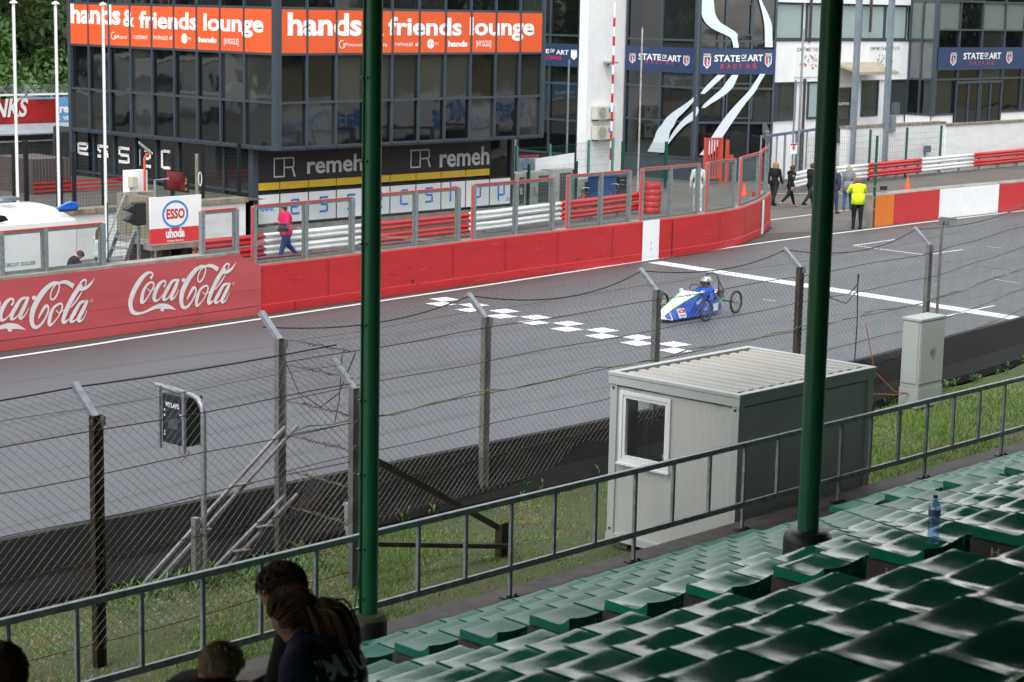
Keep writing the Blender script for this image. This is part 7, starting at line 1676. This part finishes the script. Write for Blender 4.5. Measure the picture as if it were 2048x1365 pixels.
for k in range(3): q=pt(.5-.1*k*0,.30+.035*k); m.add([pt(.20,.40+.03*k)+Vector((0,.004,0)),pt(.50,.34+.03*k)+Vector((0,.004,0)),pt(.50,.352+.03*k)+Vector((0,.004,0)),pt(.20,.412+.03*k)+Vector((0,.004,0))],[(0,1,2,3)])
m.add([(-.20,.352,.12),(-.44,.338,.12),(-.44,.335,.30),(-.20,.345,.30)],[(0,1,2,3)]); m.build('white_marks',whp,ct)
m=MB()
cm3=[mat('splash_red',(.75,.05,.04),.5),mat('splash_violet',(.35,.12,.45),.5),mat('splash_sky',(.10,.30,.6),.5)]
for k in range(30):
    x=.35+NR.rand()*1.2; t=(x-.3)/(1.45-.3); w=(.24+(.12-.24)*t)*.85; y=(NR.rand()*2-1)*w; z=(.62+(.28-.62)*t if x>.95 else .62+(.44-.62)*((x-.3)/.65)); z=np.interp(x,[.30,.95,1.45,1.62],[.62,.44,.28,.19])+.004
    m.mi=int(NR.rand()*3) if x<1.0 else 0; r=.012+.03*NR.rand(); dz=-.28*r; m.add([(x-r,y-r*.3,z+.28*r),(x,y-r*.7,z),(x+r,y+r*.2,z-.28*r),(x,y+r*.6,z)],[(0,1,2,3)])
m.build('paint_splashes',cm3,ct)
suit=cl('driver_blue_suit',(.015,.075,.42))
dr=None
def ex_dr(t,J,head,hp_,hr):
    m=MB(); pr=[(max(1e-4,.155*math.cos(a)),.165*math.sin(a)) for a in np.linspace(-1.25,1.57,12)]; m.lathe(pr,o=(head.x,head.y,head.z+.01),n=24); m.build('helmet',mat('helmet_camo',(.50,.54,.57),.3,var=.3,scale=14,col2=(.08,.09,.10),coat=.5),t,smooth=True)
    m=MB(); n=12
    vs=[(head.x+.163*math.cos(a),head.y+.163*math.sin(a),head.z+z) for z in (-.045,.05) for a in np.linspace(-1.15,1.15,n)]; m.add(vs,[(i,i+1,n+i+1,n+i) for i in range(n-1)]); m.build('visor',mat('visor_brown',(.05,.02,.02),.08),t,smooth=True)
    m=MB(); m.fbox((head.x+.10,head.y-.07,head.z-.17),(.08,0,0),(0,.14,0),(0,0,.10)); m.build('chin_guard',black,t,bevel=.02)
    m=MB(); c=J['neck'][0]; m.lathe([(.12,-.02),(.14,.02),(.10,.06)],o=(c.x,c.y,c.z),n=18); m.build('neck_brace',black,t,smooth=True)
    m=MB(); 
    for q in('L','R'): p=J['pm'+q][0]; m.lathe([(.02,-.03),(.04,-.02),(.045,.02),(.02,.04)],o=tuple(p),n=10)
    m.build('gloves',whp,t,smooth=True)
yw=math.radians(187); dp=Vector((38.0+math.cos(yw)*-.10,29.75+math.sin(yw)*-.10,0))
person('driver in a blue racing suit and camouflage helmet sitting in the cart',dp,187,1.66,dict(sit=1,seatz=.10,lean=-38,nod=34,armL=(36,42,24,30),armR=(36,42,24,30),legL=(86,6),legR=(86,6)),suit,suit,blackc,None,extra=ex_dr)
# ================================================================== SPECTATORS IN THE STAND
hoodie=cl('navy_hoodie',(.020,.026,.052)); handm=skin
def seatpos(row,x): return Vector((x,Y0S-RUN*row-.24,Z0+RISE*row-.40))
def hb_(px,py,z): return G(px,py,z)
def ex_woman(t,J,head,hp_,hr):
    m=MB(); rs=np.random.RandomState(4)
    # ponytail falling back and to the side
    for k in range(300):
        a,b=rs.normal()*.034,rs.normal()*.036; L_=.15+.12*rs.rand()
        p0=hp_((-1.05,-.0,.15)); pts=[p0+Vector((a*.3,b*.3,0)),p0+Vector((-.07+a*.9,-.02+b,.01)),p0+Vector((-.12+a,-.03+b*1.2,-.09)),p0+Vector((-.13+a*1.1,-.04+b*1.3,-L_))]
        m.tube([tuple(p) for p in catmull([tuple(q) for q in pts],3)],[.0055]*9+[.0015],4)
    m.tube([tuple(p) for p in catmull([tuple(hp_((-1.0,0,.15))),tuple(hp_((-1.0,0,.15))+Vector((-.07,-.02,.0))),tuple(hp_((-1.0,0,.15))+Vector((-.115,-.03,-.09))),tuple(hp_((-1.0,0,.15))+Vector((-.12,-.04,-.22)))],3)],[.02,.03,.045,.052,.056,.056,.052,.044,.032,.012],10)
    m.build('ponytail',cl('ponytail_brown',(.18,.105,.065)),t,smooth=True)
    m=MB(); m.tube([hp_((.55,-.80,.75)),hp_((.25,-.93,.35))],.006,5); m.build('hair_clip',steel,t)
    m=MB(); m.tube([hp_((.10,-.98,-.05)),hp_((.14,-.98,-.42))],.007,6); m.build('earbud',plain_white,t)
    m=MB(); c=J['neck'][0]; m.lathe([(.07,-.07),(.135,-.03),(.15,.02),(.115,.07),(.08,.08)],o=(c.x-.035,c.y,c.z-.01),n=22); m.build('hood',hoodie,t,smooth=True)
    m=MB(); z=J['upch'][0].z
    # back lettering lies on the cloth
    from mathutils.bvhtree import BVHTree
    bd_=t.children[0].data; bv=BVHTree.FromPolygons([v.co for v in bd_.vertices],[tuple(p.vertices) for p in bd_.polygons])
    def bp(a,b):
        y=.21-a; zz=z+.075-b; hit=bv.ray_cast(Vector((-1.2,y,zz)),Vector((1,0,0)))
        x=hit[0].x if hit[0] else J['chest'][0].x
        return Vector((x-.006,y,zz))
    for tx,a0,a1,b0,b1 in (("I'M JUST",-.02,.34,.10,.01),("THE GIRL",.0,.34,.23,.14)):
        vs_t,fs_t=text_geo(tx,.03); X0=min(v[0] for v in vs_t); X1=max(v[0] for v in vs_t); Z1=max(v[1] for v in vs_t)
        m.add([bp(a0+(v[0]-X0)/(X1-X0)*(a1-a0),b0+(b1-b0)*v[1]/Z1+.008*math.sin(v[0]*3)) for v in vs_t],fs_t)
    m.build('back_lettering',mat('print_grey_white',(.62,.63,.65),.7,var=.1),t)
W0=G(585,1245,4.62); 
def place_head(px,py,zh,yaw,h,pose):
    """stand-in solve: where must the seat point be so that the head centre meets the sight line"""
    return G(px,py,zh)
hw=place_head(592,1232,4.66,0,0,0)
# the woman sits on row 7 of the left block
def seated(lab,px,py,zh,yaw,h,pose,**k):
    p=G(px,py,zh); lean=math.radians(pose.get('lean',3)); nod=math.radians(pose.get('nod',0))+lean
    hx=math.sin(lean)*.325*h+math.sin(nod)*.052*h+.012*h; hz=pose['seatz']+.09*h+math.cos(lean)*.325*h+math.cos(nod)*.052*h
    yw=math.radians(yaw); loc=Vector((p.x-hx*math.cos(yw),p.y-hx*math.sin(yw),p.z-hz)); return person(lab,loc,yaw,h,pose,**k)
seated('woman with a brown ponytail and white earbud in a navy lettered hoodie',590,1240,4.66,118,1.66,dict(sit=1,seatz=.42,lean=20,nod=18,armL=(5,60,14,25),armR=(-8,50,20,20),legL=(80,78),legR=(80,78)),top=hoodie,pants=jean,shoe=blackc,hair=cl('woman_brown_hair',(.13,.075,.048)),hairstyle='pony',extra=ex_woman,voxel=.008,fat=1.38)
seated('dark haired person seated just beyond the hooded woman',566,1182,4.70,125,1.74,dict(sit=1,seatz=.42,lean=14,nod=18,armL=(15,60,12,20),armR=(10,60,14,25),legL=(80,78),legR=(80,78)),top=blackc,pants=jean,shoe=blackc,hair=dgr,voxel=.009,fat=1.1)
def ex_child(t,J,head,hp_,hr):
    m=MB(); c=J['neck'][0]; m.lathe([(.06,-.07),(.12,-.03),(.13,.02),(.09,.05)],o=(c.x-.02,c.y,c.z),n=20); m.build('hood',cl('grey_striped_hood',(.045,.05,.058),stretch=(1,1,8),var=.4),t,smooth=True)
seated('small boy with short blond hair in a grey and teal jacket at bottom centre',440,1335,5.08,-15,1.16,dict(sit=1,seatz=.36,lean=10,nod=26,armL=(10,50,16,20),armR=(10,50,16,20),legL=(80,78),legR=(80,78)),top=cl('grey_jacket',(.05,.055,.065)),sleeve=cl('teal_sleeve',(.01,.08,.12)),pants=jean,shoe=blackc,hair=cl('child_blond_hair',(.46,.34,.22)),extra=ex_child,voxel=.007,fat=1.15,sk=mat('child_skin',(.50,.27,.19),.55,var=.06))
seated('brown haired person cut off at the bottom left corner',0,1352,4.75,100,1.70,dict(sit=1,seatz=.42,lean=8,nod=6,armL=(30,60,12,20),armR=(30,60,14,25),legL=(80,78),legR=(80,78)),top=blackc,pants=jean,shoe=blackc,hair=cl('auburn_hair',(.10,.045,.022)),voxel=.009,fat=1.1)
